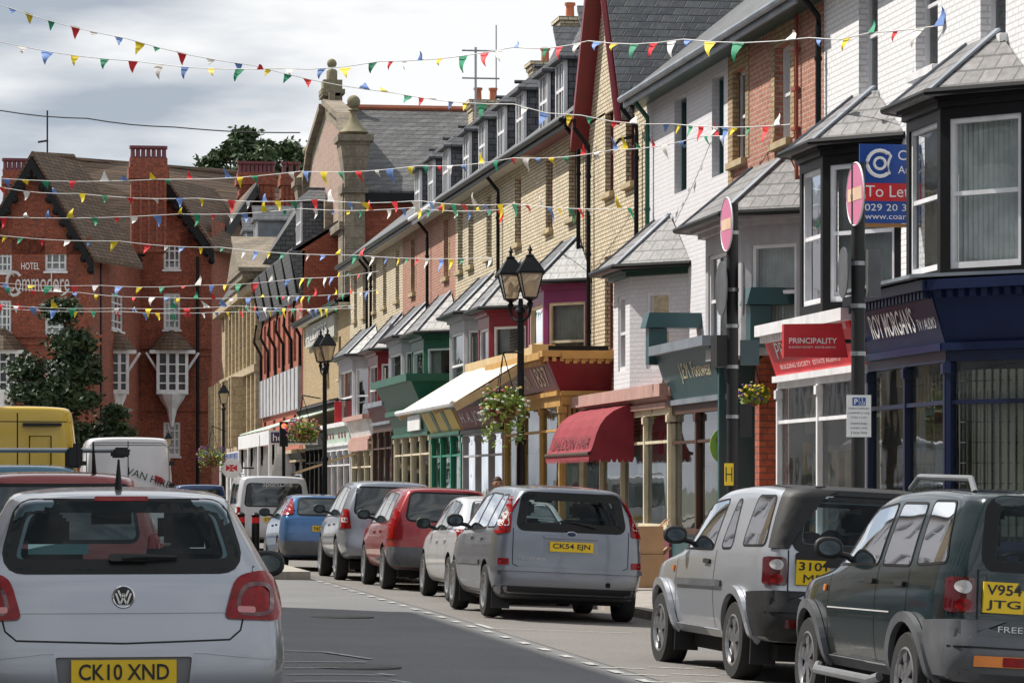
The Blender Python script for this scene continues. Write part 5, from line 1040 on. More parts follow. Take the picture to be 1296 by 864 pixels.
def grow(pts, d):                          # offset a polygon outwards
    P_ = [Vector((p[0], p[1])) for p in pts]; A = sum(P_[i - 1].x * P_[i].y - P_[i].x * P_[i - 1].y for i in range(len(P_))); sg = 1 if A > 0 else -1; out = []
    for i in range(len(P_)):
        a, b_ = (P_[i] - P_[i - 1]), (P_[(i + 1) % len(P_)] - P_[i])
        if a.length < 1e-6: a = b_
        if b_.length < 1e-6: b_ = a
        a.normalize(); b_.normalize(); n_ = Vector((a.y + b_.y, -(a.x + b_.x)))
        n_ = n_.normalized() if n_.length > 1e-6 else Vector((a.y, -a.x)); out.append(tuple(P_[i] + n_ * d * sg))
    return out
SILVER = paint('silver paint', (.34, .355, .39), .85, .30, .1)
# ---------------- silver hatchback right in front
sp = dict(L=3.97, W=1.68, top_h=1.46, bot=[(0, .30), (.3, .22), (3.6, .2), (3.97, .28)], belt=[(0, 1.0), (1.0, .99), (2.6, .93), (3.2, .86), (3.95, .66)],
          top=[(.40, 1.415), (.6, 1.44), (1.3, 1.462), (1.9, 1.44), (2.2, 1.38), (2.95, .98), (3.2, .93), (3.6, .84), (3.97, .68)],
          rear=[(.2, .10), (.36, .03), (.5, .0), (.66, .0), (.72, .045), (.9, .07), (1.0, .1), (1.12, .17), (1.3, .29), (1.38, .345), (1.44, .40)],
          front=[(.2, 3.85), (.45, 3.97), (.66, 3.93), (.8, 3.7), (1.0, 3.3), (1.4, 2.3)], wid=[(0, .86), (.1, .93), (.3, .985), (.5, 1.0), (.8, .98), (1.0, .935), (1.1, .91), (1.5, .80), (1.9, .69), (2.0, .65)], rear_in=.12, dash=2.75, dash_z=.98, crown=.06, rt=.1, rcut=.75, fcut=1.95)
c = Car('parked_car', 'silver three door hatchback filling the lower left, stopped with its back to the camera', sp, .585, 15.95, SILVER, rad(0), cat='car')
c.t.name = 'hatchback_car'; c.x0 = .585; c.t.location.z = .03; c.t.scale = (.96, 1, .985)
rwin = rounded([(-.585, 1.07), (.585, 1.07), (.50, 1.365), (-.50, 1.365)], [.1, .1, .07, .07], 5)
swl = rounded([(.75, 1.03), (2.55, .99), (2.0, 1.33), (1.0, 1.36)], .06); fw = rounded([(-.6, 1.03), (.6, 1.03), (.5, 1.34), (-.5, 1.34)], .06)
c.body([('b', rounded([(-.52, 1.10), (.52, 1.10), (.45, 1.34), (-.45, 1.34)], .06)), ('l', swl), ('r', swl), ('f', fw)], (.68, 3.15), .31)
frit = M['seal_black']; tl = c.t
g = c.decal('rear_window', grow(rwin, .02), 'b', GL_CAR, .004); c.strip('window_border', [p for p in rwin], 'b', frit, .07, True, .0045, g)
c.wiper(.0, 1.10, .27, 1.105, g); c.decal('wiper_hub', rounded([(-.07, 1.085), (.12, 1.085), (.12, 1.12), (-.07, 1.12)], .02), 'b', M['black_plastic'], .006, g, .02)
c.decal('high_brake_light', rounded([(-.14, 1.388), (.14, 1.388), (.135, 1.408), (-.135, 1.408)], .01), 'b', M['lens_red'], .003, None, .004)
for sg in (-1, 1):
    o = c.decal('tail_light', rounded([(sg * .50, .815), (sg * .80, .80), (sg * .80, .93), (sg * .74, 1.05), (sg * .56, 1.02)], [.04, .05, .06, .07, .06]), 'b', M['lens_red'], .002, None, .012, .04)
    c.strip('light_ring', rounded([(sg * .56, .84), (sg * .74, .83), (sg * .74, .98), (sg * .60, .98)], .06), 'b', M['lens_dark_red'], .02, True, .0155, o)
    c.decal('reversing_lens', rounded([(sg * .57, .845), (sg * .66, .84), (sg * .66, .87), (sg * .57, .875)], .012), 'b', mat('pink lens', (.6, .2, .2), .15, coat=1), .016, o)
seam = M['seal_black']
c.strip('tailgate_seam', [(-.66, 1.07), (-.61, .86), (-.585, .76), (-.53, .715), (0, .70), (.53, .715), (.585, .76), (.61, .86), (.66, 1.07)], 'b', seam, .009, False, .0015)
c.decal('tailgate_crease', [(-.52, .845), (.52, .845), (.52, .852), (-.52, .852)], 'b', SILVER, .001, None, .006)
c.strip('bumper_crease', [(-.74, .62), (-.4, .655), (0, .66), (.4, .655), (.74, .62)], 'b', SILVER, .012, False, .001, None, .05, .006)
o = c.decal('plate_recess', rounded([(-.33, .49), (.33, .49), (.35, .645), (-.35, .645)], .03), 'b', mat('recess grey', (.16, .16, .17), .5), .002)
c.strip('recess_edge', rounded([(-.33, .49), (.33, .49), (.35, .645), (-.35, .645)], .03), 'b', SILVER, .02, True, .002, o, .05, .012)
c.plate('CK10 XND', 0, .565, .52, .115, .02)
def badge_vw(c, x, z, r):
    q, nn = c.hit((x, z), 'b'); y = q.y; k = .012; b = MB(); b.tube([(x + r * cos(t), y - k, z + r * sin(t)) for t in [2 * pi * i / 28 for i in range(29)]], r * .1, 6)
    L_ = [((-.5, .62), (-.18, -.05)), ((-.18, -.05), (0, .3)), ((0, .3), (.18, -.05)), ((.18, -.05), (.5, .62)), ((-.72, .35), (-.32, -.72)), ((-.32, -.72), (0, .0)), ((0, .0), (.32, -.72)), ((.32, -.72), (.72, .35))]
    for (a, b1), (a2, b2) in L_: b.beam((x + a * r, y - k, z + b1 * r), (x + a2 * r, y - k, z + b2 * r), r * .17, .006, (0, 1, 0))
    o = b.build('badge', M['chrome'], c.t, local=True); d = MB(); d.lathe((x, y, z), [(.001, -k + .004), (r, -k + .004), (r, .01)], 28, 'y'); d.build('badge_disc', mat('badge black', (.015, .017, .025), .2), o, local=True)
badge_vw(c, 0, .925, .052)
c.seats([(.95, 1.12), (1.75, 1.13)], (-.37, .37)); c.mirror(2.45, 1.0, M['black_plastic'], (1, -1), 1.0)
b = MB(); b.box(-.1, .1, .98, 1.05, .5, 1.02); b.build('seat', M['seat_cloth'], c.t, local=True, bevel=.02)
q, nn = c.hit((-.32, 1.16), 'b'); b = MB(); b.box(-.47, -.17, q.y + .01, q.y + .014, 1.13, 1.18); b.build('window_sticker', mat('pale blue sticker', (.35, .6, .62), .5), g, local=True)
q, nn = c.hit((0, .62), 't'); c.tube('roof_aerial', [(0, .75, 1.45), (0, .72, 1.60)], [.02, .005], 'black_plastic'); c.wheels((.68, 3.15), .31, sides=(1, -1), inset=.03)
# ---------------- compact people carrier
PC = paint('silver grey paint', (.20, .22, .26), .7, .34, .25)
sp = dict(L=4.33, W=1.82, top_h=1.6, bot=[(0, .34), (.35, .24), (3.9, .22), (4.33, .3)], belt=[(0, 1.06), (.9, 1.04), (2.9, .98), (3.6, .9), (4.3, .7)],
          top=[(.22, 1.555), (.4, 1.575), (1.2, 1.605), (2.1, 1.60), (2.6, 1.54), (3.35, 1.08), (3.6, 1.0), (4.05, .88), (4.33, .70)],
          rear=[(.22, .12), (.36, .03), (.5, .0), (.60, .0), (.64, .05), (.85, .06), (1.02, .07), (1.2, .11), (1.45, .17), (1.52, .2), (1.58, .24)],
          front=[(.2, 4.2), (.45, 4.33), (.7, 4.28), (.9, 3.95), (1.1, 3.4), (1.5, 2.7)], wid=[(0, .87), (.1, .94), (.3, .99), (.5, 1.0), (.8, .985), (1.0, .96), (1.1, .94), (1.5, .84), (1.9, .71), (2.0, .67)], rear_in=.12, dash=3.1, dash_z=1.03, crown=.06, rt=.08, rcut=.6, fcut=2.2)
c = Car('people_carrier_car', 'silver grey five door people carrier with tall upright red and white tail lights', sp, 6.60, 38.4, PC, rad(.4), rad(2.6))
rw_ = rounded([(-.66, 1.075), (.66, 1.075), (.59, 1.485), (-.59, 1.485)], [.08, .08, .06, .06], 5); s1_ = rounded([(.42, 1.08), (.98, 1.07), (.98, 1.46), (.62, 1.47)], .07); s2_ = rounded([(1.06, 1.07), (1.82, 1.045), (1.82, 1.49), (1.06, 1.47)], .05); s3_ = rounded([(1.9, 1.04), (2.95, 1.02), (2.45, 1.43), (1.9, 1.49)], .06)
sh = lambda p: grow(p, -.015); fw = rounded([(-.66, 1.1), (.66, 1.1), (.56, 1.46), (-.56, 1.46)], .06)
c.body([('b', rounded([(-.55, 1.12), (.55, 1.12), (.50, 1.44), (-.50, 1.44)], .06))] + [(sd_, sh(p)) for p in (s1_, s2_, s3_) for sd_ in 'lr'] + [('f', fw)], (.86, 3.50), .32)
g = c.decal('rear_window', rw_, 'b', GL_CAR, .004); c.strip('window_border', rounded([(-.61, 1.10), (.61, 1.10), (.545, 1.465), (-.545, 1.465)], .06), 'b', frit, .1, True, .005, g); c.wiper(.28, 1.12, -.02, 1.17, g)
for p in (s1_, s2_, s3_):
    for sd_ in 'lr': o = c.decal('side_window', grow(p, .012), sd_, GL_CAR, .003); c.strip('window_seal', p, sd_, frit, .022, True, .004, o)
for sg in (-1, 1):
    o = c.decal('tail_light', rounded([(sg * .72, 1.02), (sg * .87, 1.0), (sg * .86, 1.2), (sg * .74, 1.52), (sg * .66, 1.53), (sg * .70, 1.3)], .03), 'b', M['lens_red'], .003, None, .012, .04)
    c.decal('clear_lens', rounded([(sg * .735, 1.10), (sg * .84, 1.09), (sg * .79, 1.30), (sg * .735, 1.30)], .02), 'b', M['lens_clear'], .017, o)
    c.decal('reflector', rounded([(sg * .73, .645), (sg * .85, .645), (sg * .85, .72), (sg * .73, .72)], .01), 'b', M['lens_red'], .003, None, .006)
c.strip('tailgate_seam', [(-.69, 1.08), (-.69, .66), (-.62, .625), (.62, .625), (.69, .66), (.69, 1.08)], 'b', seam, .01, False, .002)
c.decal('bumper_lower', [(-.85, .30), (.85, .30), (.86, .40), (-.86, .40)], 'b', M['black_plastic'], .004, None, .006)
c.strip('bumper_step', [(-.86, .60), (-.5, .6), (.5, .6), (.86, .60)], 'b', PC, .05, False, .003, None, .05, .02)
o = c.decal('plate_recess', rounded([(-.32, .80), (.32, .80), (.32, .99), (-.32, .99)], .03), 'b', mat('recess silver', (.25, .27, .3), .4, metal=.5), .003); c.strip('recess_edge', [(-.33, .99), (.33, .99)], 'b', PC, .03, False, .004, o, .05, .02)
c.plate('CK54 EJN', 0, .88, .52, .115, .014)
q, nn = c.hit((.0, 1.035), 'b'); b = MB(); b.ball((0, q.y, 1.035), .03, 12, (2.1, .35, 1)); o = b.build('badge', M['chrome'], c.t, local=True, smooth=True); b = MB(); b.ball((0, q.y - .006, 1.035), .024, 12, (2.2, .3, 1)); b.build('badge_oval', mat('badge blue', (.02, .04, .1), .2), o, local=True, smooth=True)
q, nn = c.hit((-.5, .72), 'b'); text('FOCUS C-MAX', M['chrome'], c.t, (-.62, q.y - .004, .71), (1, 0, 0), (0, 0, 1), w=.32, name='model_badge', local=True)
c.decal('exhaust_hole', rounded([(.42, .42), (.48, .42), (.48, .48), (.42, .48)], .03), 'b', M['dark_void'], .006)
for y_s in (1.02, 1.86, 3.0): c.strip('door_seam', [(y_s, .3), (y_s, 1.04)], 'l', seam, .008)
c.strip('door_seam', [(1.86, 1.04), (1.86, 1.5)], 'l', seam, .06); c.decal('side_rubbing_strip', [(1.3, .62), (3.0, .6), (3.0, .655), (1.3, .675)], 'l', M['grey_plastic'], .004, None, .01)
c.strip('sill_seam', [(1.25, .31), (3.1, .31)], 'l', seam, .01)
for y_h in (1.3, 2.1): c.handle(y_h, .93, 'l', PC)
c.seats([(1.1, 1.2), (2.0, 1.2)], (-.42, .42)); c.mirror(2.85, 1.1, M['black_plastic'], (-1,), 1.1); c.wheels((.86, 3.50), .32, spokes=7); c.liner((.86, 3.5), .32)
for wy in (.86, 3.5): b = MB(); b.box(-.86, -.64, wy - .40, wy - .38, .12, .42); b.build('mud_flap', M['black_plastic'], c.t, local=True)
q, nn = c.hit((.5, .4), 't')
# ---------------- two off-roaders at the right
def offroader(label, x, y, pm, nm, three=True, lower='grey_plastic', rz=0, roll=0, sz=1.0):
    sp = dict(L=4.5, W=1.78, top_h=1.72, bot=[(0, .5), (.3, .36), (3.9, .34), (4.5, .42)], belt=[(0, 1.12), (.9, 1.12), (2.7, 1.07), (3.4, 1.0), (4.45, .88)],
              top=[(.18, 1.66), (.35, 1.69), (1.3, 1.725), (2.0, 1.70), (2.45, 1.62), (3.1, 1.16), (3.3, 1.10), (3.9, 1.02), (4.5, .86)],
              rear=[(.3, .14), (.42, .03), (.5, .0), (.68, .0), (.73, .08), (.9, .09), (1.1, .10), (1.3, .13), (1.6, .18), (1.72, .21)],
              front=[(.3, 4.35), (.5, 4.48), (.8, 4.46), (1.0, 4.1), (1.2, 3.3), (1.6, 2.6)], wid=[(0, .90), (.1, .96), (.4, 1.0), (.8, 1.0), (1.0, .975), (1.1, .96), (1.5, .89), (1.9, .80), (2.0, .77)], rear_in=.30, dash=3.05, dash_z=1.12, crown=.07, rt=.10, rcut=.5, fcut=2.3, floor=.6)
    c = Car('off_road_car', label, sp, x, y, pm, rz, roll); c.t.scale = (1, 1, sz)
    if three: sw = [rounded([(.36, 1.18), (1.0, 1.17), (1.02, 1.61), (.5, 1.61)], .07), rounded([(1.3, 1.14), (1.68, 1.13), (1.62, 1.57), (1.5, 1.58)], [.1, .1, .1, .08]), rounded([(1.92, 1.12), (3.08, 1.11), (2.48, 1.54), (1.92, 1.58)], [.04, .05, .1, .06])]
    else: sw = [rounded([(.38, 1.18), (1.0, 1.15), (1.1, 1.61), (.62, 1.61)], .06), rounded([(1.14, 1.14), (1.82, 1.13), (1.82, 1.59), (1.22, 1.59)], .05), rounded([(1.93, 1.13), (3.05, 1.11), (2.46, 1.54), (1.93, 1.59)], .06)]
    fw = rounded([(-.62, 1.18), (.62, 1.18), (.56, 1.55), (-.56, 1.55)], .06); rwn = rounded([(-.60, 1.20), (.60, 1.20), (.56, 1.58), (-.56, 1.58)], .06)
    c.body([('b', sh(rwn)), ('f', fw)] + [(sd_, sh(p)) for p in sw for sd_ in 'lr'], (1.02, 3.58), .345)
    rr_ = rounded([(-.70, 1.14), (.70, 1.14), (.65, 1.63), (-.65, 1.63)], .06)
    g = c.decal('rear_window', grow(rwn, .01), 'b', GL_CAR, .004)
    c.strip('window_border', grow(rwn, .035), 'b', frit if not three else M['black_plastic'], .09, True, .005, g)
    for p in sw:
        for sd_ in 'lr': o = c.decal('side_window', grow(p, .01), sd_, GL_CAR, .003); c.strip('window_seal', p, sd_, frit, .02, True, .004, o)
    if three:
        c.decal('roof_pillar_cover', [(.16, 1.16), (.28, 1.16), (.40, 1.64), (.40, 1.69), (.20, 1.66)], 'l', M['black_plastic'], .012, None, .01, .035)
        c.decal('roof_rear_cover', [(-.72, 1.63), (.72, 1.63), (.70, 1.70), (-.70, 1.70)], 'b', M['black_plastic'], .004, None, .012)
    for sg in (-1, 1):
        o = c.decal('tail_light', rounded([(sg * .70, .85), (sg * .86, .85), (sg * .85, 1.09), (sg * .71, 1.09)], .03), 'b', M['lens_dark_red'], .003, None, .014, .04)
        for zz, mm in ((.905, 'lens_red'), (1.025, 'lens_clear')): c.decal('round_lens', [(sg * .775 + .045 * cos(t), zz + .045 * sin(t)) for t in [2 * pi * k / 16 for k in range(16)]], 'b', M[mm], .018, o)
        c.decal('bumper_light', rounded([(sg * .36, .50), (sg * .72, .50), (sg * .72, .57), (sg * .36, .57)], .012), 'b', M['lens_amber'] if not three else M['lens_dark_red'], .028, None, .01); c.decal('reflector', rounded([(sg * .36, .505), (sg * .54, .505), (sg * .54, .565), (sg * .36, .565)], .01), 'b', M['lens_red'], .042)
    lo = M[lower]; lo2 = M['black_plastic'] if three else lo
    c.decal('bumper', [(-.85, .40), (.85, .40), (.85, .795), (.70, .80), (.70, .69), (-.70, .69), (-.70, .80), (-.85, .795)], 'b', lo2, .006, None, .02)
    c.decal('bumper_side', [(.06, .42), (.60, .42), (.62, .6), (.62, .78), (.03, .81)], 'l', lo2, .006, None, .02); c.decal('bumper_side', [(.06, .42), (.60, .42), (.62, .6), (.62, .78), (.06, .84)], 'r', lo2, .006, None, .02)
    c.strip('bumper_groove', [(-.84, .62), (.84, .62)], 'b', seam, .012, False, .029)
    c.strip('tail_door_seam', [(-.695, 1.15), (-.695, .74), (-.66, .69), (.66, .69), (.695, .74), (.695, 1.15)], 'b', seam, .012, False, .006)
    c.decal('handle_bar', rounded([(-.64, 1.02), (.64, 1.02), (.64, 1.135), (-.64, 1.135)], .03), 'b', M['black_plastic'] if three else pm, .006, None, .016)
    for side in 'lr':
        for wy in (1.02, 3.58):
            r0, r1 = .405, .475; a0, a1 = (-8, 188); A = [rad(a0 + (a1 - a0) * k / 18) for k in range(19)]
            c.decal('wheel_arch_flare', [(wy + r0 * cos(t), .345 + r0 * sin(t)) for t in A] + [(wy + r1 * cos(t) * 1.04, .345 + r1 * sin(t)) for t in A[::-1]], side, pm if three else lo, .004, None, .045, .05)
        c.decal('sill_panel', [(1.52, .36), (3.1, .36), (3.1, .42), (1.52, .42)], side, pm if three else lo, .004, None, .02)
        if three: c.decal('side_rubbing_strip', rounded([(1.5, .795), (3.06, .775), (3.06, .835), (1.5, .855)], .02), side, M['grey_plastic'], .005, None, .018)
        else: c.strip('side_line', [(1.5, .80), (3.1, .78)], side, M['letter_grey'], .01, False, .004)
        ds = (1.78, 3.1) if three else (1.12, 1.88, 3.1)
        for y_s in ds: c.strip('door_seam', [(y_s, .42), (y_s, 1.12)], side, seam, .009)
    c.handle(2.02, 1.01, 'l', 'black_plastic'); 
    if not three: c.handle(1.28, 1.01, 'l', 'black_plastic')
    c.decal('fuel_flap', rounded([(3.22, .9), (3.16, .9), (3.16, .95), (3.22, .95)], .01), 'l', M['lens_amber'], .004, None, .012)
    c.mirror(2.88, 1.2, M['black_plastic'], (-1,), 1.15); c.seats([(1.05, 1.25), (1.95, 1.3)], (-.4, .4), zb=.6); c.wheels((1.02, 3.58), .345, .215, -.01, spokes=5 if three else 6); c.liner((1.02, 3.58), .345)
    b = MB(); b.box(-.86, -.64, .57, .60, .16, .5); b.build('mud_flap', M['black_plastic'], c.t, local=True); b = MB(); b.box(-.86, -.64, 3.13, 3.15, .16, .5); b.build('mud_flap', M['black_plastic'], c.t, local=True)
    o = c.decal('maker_badge', [(.05 + .035 * cos(t), 1.10 + .018 * sin(t)) for t in [2 * pi * k / 14 for k in range(14)]], 'b', M['letter_gold'], .024); return c
FS = paint('pale silver paint', (.46, .48, .52), .6, .35, .08); FG = paint('dark green paint', (.004, .017, .020), .3, .2, .16)
c = offroader('pale silver three door off-roader with a black rear roof section', 7.04, 26.45, FS, '', True, rz=rad(2.6), roll=rad(3), sz=.97)
c.plate('', -.50, .97, .28, .21, .02, lines=['3101', 'MF']); q, nn = c.hit((-.5, .68), 'b')
text('Td4', M['plate_black'], c.t, (-.60, q.y - .03, .735), (1, 0, 0), (0, 0, 1), h=.05, name='model_badge', local=True, shear=.2); text('FREELANDER', M['letter_grey'], c.t, (-.60, q.y - .06, .60), (1, 0, 0), (0, 0, 1), w=.5, h=.04, name='model_badge', local=True)
b = MB()
for k in range(5): b.ball((-.4 + k * .2, .5 + .1 * (k % 2), 1.2), .13, 8, (1, .8, .9 + .2 * (k % 2)))
b.build('luggage', [mat('red and blue luggage', (.12, .05, .07), .8, var=.6, vscale=9)], c.t, local=True, smooth=True)
c = offroader('dark green five door off-roader cut by the right edge of the picture', 7.0, 21.0, FG, '', False, rz=rad(1.2), roll=rad(3.5), sz=.97)
c.plate('', -.53, .965, .28, .21, .02, lines=['V954', 'JTG']); q, nn = c.hit((0, .60), 'b'); text('FREELANDER', M['letter_grey'], c.t, (-.60, q.y - .035, .735), (1, 0, 0), (0, 0, 1), w=.5, h=.04, name='model_badge', local=True)
for sx in (-.6, .6): c.tube('roof_rail', [(sx, .62, 1.68), (sx, .72, 1.775), (sx, 1.9, 1.79), (sx, 2.1, 1.70)], .022, 'galvanised')
c.tube('side_step', [(-.93, 1.5, .33), (-.97, 1.6, .30), (-.97, 3.0, .30), (-.93, 3.1, .33)], .035, 'galvanised')
# ---------------- simpler vehicles further on
def simple(name, label, sp, x, y, pm, wy, r, rz=0, roll=0, rwn=None, sides=(), taills=(), bump=None, plate=None, cat='car', seam_=None, inner=False, mirror=None, spokes=7, gl=None, mside=(-1,)):
    c = Car(name, label, sp, x, y, pm, rz, roll, cat=cat); c.body([], wy, r, inner=False)
    gl = gl or mat('tinted car window', (.02, .028, .03), .05, spec=1.0, var=.5, vscale=5)
    if rwn: g = c.decal('rear_window', grow(rwn, .03), 'b', frit, .003); c.decal('rear_glass', rwn, 'b', gl, .006, g)
    for p in sides:
        for sd_ in 'lr': o = c.decal('side_window', grow(p, .015), sd_, frit, .003); c.decal('side_glass', p, sd_, gl, .005, o)
    for pts, mm in taills:
        for sg in (-1, 1): c.decal('tail_light', rounded([(sg * a, b_) for a, b_ in pts], .02), 'b', M[mm], .006, None, .012, .04)
    if bump: 
        for side in 'b': c.decal('bumper', [(-sp['W'] * .48, .32), (sp['W'] * .48, .32), (sp['W'] * .48, bump[0]), (-sp['W'] * .48, bump[0])], side, M[bump[1]], .005, None, .02)
        for side in 'lr': c.decal('bumper_side', [(.1, .34), (.36, .34), (.36, bump[0]), (.1, bump[0])], side, M[bump[1]], .005, None, .018)
    if plate: c.plate(plate[0], 0, plate[1], .52, .11, .02)
    for side in 'lr':
        for y_s in (seam_ or (sp['L'] * .26, sp['L'] * .44, sp['L'] * .67)): c.strip('door_seam', [(y_s, .36), (y_s, interp(sp['belt'], y_s) - .02)], side, seam, .009)
        for y_h in (sp['L'] * .31, sp['L'] * .49): c.handle(y_h, interp(sp['belt'], y_h) - .12, side, pm)
    if mirror: c.mirror(mirror[0], mirror[1], M['black_plastic'], mside, 1.1)
    c.wheels(wy, r, spokes=spokes); c.liner(wy, r); return c
def carspec(L_, W, H, bl, kind, gc=.22):
    s = H; 
    if kind == 'saloon': top = [(.0, bl + .12), (.35, bl + .14), (.5, bl + .16), (1.15, H - .05), (1.9, H), (2.5, H - .03), (3.35, bl + .06), (L_ - .4, bl - .04), (L_, bl - .2)]; rear = [(.2, .12), (.4, .02), (.6, .0), (bl, .06), (bl + .12, .12), (H, .2)]
    elif kind == 'hatch': top = [(.5, H - .05), (.8, H - .02), (1.5, H), (2.1, H - .02), (2.5, H - .08), (3.2, bl + .06), (L_ - .35, bl - .06), (L_, bl - .25)]; rear = [(.2, .12), (.4, .02), (.62, .0), (.7, .05), (bl, .12), (bl + .15, .24), (H - .08, .5), (H, .55)]
    elif kind == 'van': top = [(.12, H - .04), (.4, H - .01), (1.6, H), (L_ - 1.7, H - .02), (L_ - 1.25, H - .14), (L_ - .75, bl + .12), (L_ - .2, bl - .1), (L_, bl - .25)]; rear = [(.2, .08), (.4, .02), (.6, .0), (.7, .04), (bl, .05), (H - .2, .09), (H, .14)]
    else: top = [(.25, H - .05), (.45, H - .02), (1.4, H), (2.2, H - .02), (2.6, H - .08), (3.35, bl + .08), (L_ - .4, bl - .04), (L_, bl - .2)]; rear = [(.25, .12), (.42, .02), (.62, .0), (.7, .06), (bl, .08), (bl + .2, .13), (H - .08, .25), (H, .3)]
    return dict(L=L_, W=W, top_h=H, bot=[(0, gc + .12), (.35, gc + .03), (L_ - .4, gc), (L_, gc + .1)], belt=[(0, bl), (1, bl - .01), (L_ * .65, bl - .06), (L_ * .82, bl - .14), (L_, bl - .28)], top=top, rear=rear,
                front=[(.2, L_ - .12), (.5, L_), (bl - .25, L_ - .03), (bl, L_ - .5), (bl + .2, L_ - 1.1), (H, L_ - 2)] if kind != 'van' else [(.2, L_ - .08), (.5, L_), (bl - .25, L_ - .03), (bl + .1, L_ - .5), (bl + .5, L_ - 1.0), (H, L_ - 1.4)],
                wid=[(0, .87), (.1, .94), (.3, .99), (.5, 1.0), (.8, .985), (1.0, .955), (1.1, .94), (1.5, .85 if kind != 'van' else .92), (1.9, .72 if kind != 'van' else .86), (2.0, .68 if kind != 'van' else .82)], rear_in=.15, dash=L_ - 1.3, dash_z=bl)
def near(px, s_, half, roh=.85, dz=0): X = px * CA / s_; zc = FPX / s_; return X + half, (zc - X * SA) / CA - roh
WHITE = paint('white silver paint', (.62, .63, .65), .45, .35, .35)
x, y = near(554, 92.6, .86, .85); bl = .97
simple('saloon_car', 'white silver car parked just beyond the silver grey people carrier', carspec(4.35, 1.74, 1.47, bl, 'saloon'), x + .12, y, WHITE, (.85, 3.45), .315, rad(.3), rad(2.4), rwn=rounded([(-.6, 1.1), (.6, 1.1), (.5, 1.36), (-.5, 1.36)], .05),
       sides=(rounded([(.85, 1.0), (1.3, 1.0), (1.3, 1.34), (1.15, 1.32)], .04), rounded([(1.37, .99), (2.05, .98), (2.05, 1.38), (1.37, 1.35)], .04), rounded([(2.12, .98), (3.0, .96), (2.45, 1.3), (2.12, 1.38)], .05)), taills=([((.62, .8), (.86, .8), (.86, .98), (.66, 1.0)), 'lens_red'],), plate=('CN03 TKE', .62), mirror=(2.85, 1.02))
RED = paint('red car paint', (.30, .006, .012), .35, .28, .3)
x, y = near(478, 82.5, .87, .9); bl = 1.02
simple('estate_car', 'bright red estate car with a grey bumper between the white and silver cars', carspec(4.45, 1.75, 1.59, bl, 'estate', .3), x + .05, y, RED, (.9, 3.42), .33, rad(.3), rad(2), rwn=rounded([(-.6, 1.08), (.6, 1.08), (.52, 1.48), (-.52, 1.48)], .08),
       sides=(rounded([(.5, 1.06), (1.1, 1.04), (1.1, 1.47), (.72, 1.45)], .05), rounded([(1.17, 1.04), (1.9, 1.02), (1.9, 1.49), (1.17, 1.47)], .04), rounded([(1.97, 1.02), (2.98, 1.0), (2.45, 1.42), (1.97, 1.49)], .05)), taills=([((.66, .78), (.87, .78), (.87, 1.1), (.72, 1.25), (.68, 1.1)), 'lens_red'],), bump=(.66, 'grey_plastic'), plate=('KX04 BVO', .86), mirror=(2.8, 1.1))
x, y = near(423, 75.3, .89, .85); bl = 1.08; SUV = paint('blue silver paint', (.30, .33, .38), .6, .3, .2)
c = simple('off_road_car', 'blue silver off-roader with tall red and clear tail lights behind the blue hatchback', carspec(4.35, 1.78, 1.69, bl, 'estate', .34), x, y, SUV, (.88, 3.44), .36, rad(.3), rad(1.5), rwn=rounded([(-.64, 1.14), (.64, 1.14), (.58, 1.56), (-.58, 1.56)], .06),
       sides=(rounded([(.45, 1.12), (1.05, 1.1), (1.05, 1.56), (.66, 1.54)], .05), rounded([(1.12, 1.1), (1.85, 1.08), (1.85, 1.58), (1.12, 1.56)], .04), rounded([(1.92, 1.08), (2.98, 1.06), (2.45, 1.52), (1.92, 1.58)], .05)), taills=([((.70, .88), (.88, .88), (.86, 1.2), (.74, 1.2)), 'lens_red'], [((.76, .98), (.84, .98), (.84, 1.06), (.76, 1.06)), 'lens_clear']), mirror=(2.8, 1.16))
BLUE = paint('blue car paint', (.03, .13, .32), .5, .28, .35)
x, y = near(357, 67.5, .84, .8); bl = .98
simple('hatchback_car', 'blue hatchback with high orange red tail lights beside the road bollards', carspec(4.15, 1.7, 1.44, bl, 'hatch'), x - .1, y, BLUE, (.78, 3.40), .31, rad(.5), rad(1.5), rwn=rounded([(-.52, 1.06), (.52, 1.06), (.46, 1.34), (-.46, 1.34)], .05),
       sides=(rounded([(.82, 1.04), (1.15, 1.01), (1.25, 1.3), (1.02, 1.28)], .05), rounded([(1.22, 1.0), (1.85, .98), (1.85, 1.37), (1.32, 1.34)], .04), rounded([(1.92, .98), (2.85, .96), (2.3, 1.3), (1.92, 1.37)], .05)), taills=([((.60, 1.06), (.78, 1.02), (.70, 1.32), (.58, 1.36)), 'lens_red'],), bump=(.56, 'grey_plastic'), plate=('NC51 OEP', .8), mirror=(2.7, 1.04))
VW = paint('white van paint', (.62, .62, .65), .1, .4, .35)
x, y = near(292, 50, .95, 1); bl = 1.15
c = simple('minibus_van', 'pale grey minibus with a dark tinted tailgate window behind the two bollards', carspec(4.9, 1.92, 1.9, bl, 'van', .25), x + .05, y, VW, (1.0, 3.95), .33, 0, rad(1), rwn=rounded([(-.72, 1.14), (.72, 1.14), (.66, 1.68), (-.66, 1.68)], .08),
       sides=(rounded([(.4, 1.2), (1.7, 1.18), (1.7, 1.66), (.5, 1.66)], .06), rounded([(1.85, 1.18), (2.9, 1.16), (2.9, 1.68), (1.85, 1.68)], .06)), taills=([((.82, .75), (.94, .75), (.94, 1.1), (.84, 1.1)), 'lens_red'],), plate=('KT06 WOR', .8), cat='van', mirror=(3.7, 1.25))
q, nn = c.hit((0, 1.58), 'b'); text('SportLine', M['letter_grey'], c.t, (-.3, q.y - .02, 1.58), (1, 0, 0), (0, 0, 1), w=.75, name='window_lettering', local=True)
for sx in (-.72, .72): c.tube('roof_rail', [(sx, .5, 1.86), (sx, .7, 1.93), (sx, 2.5, 1.94)], .02, 'chrome')
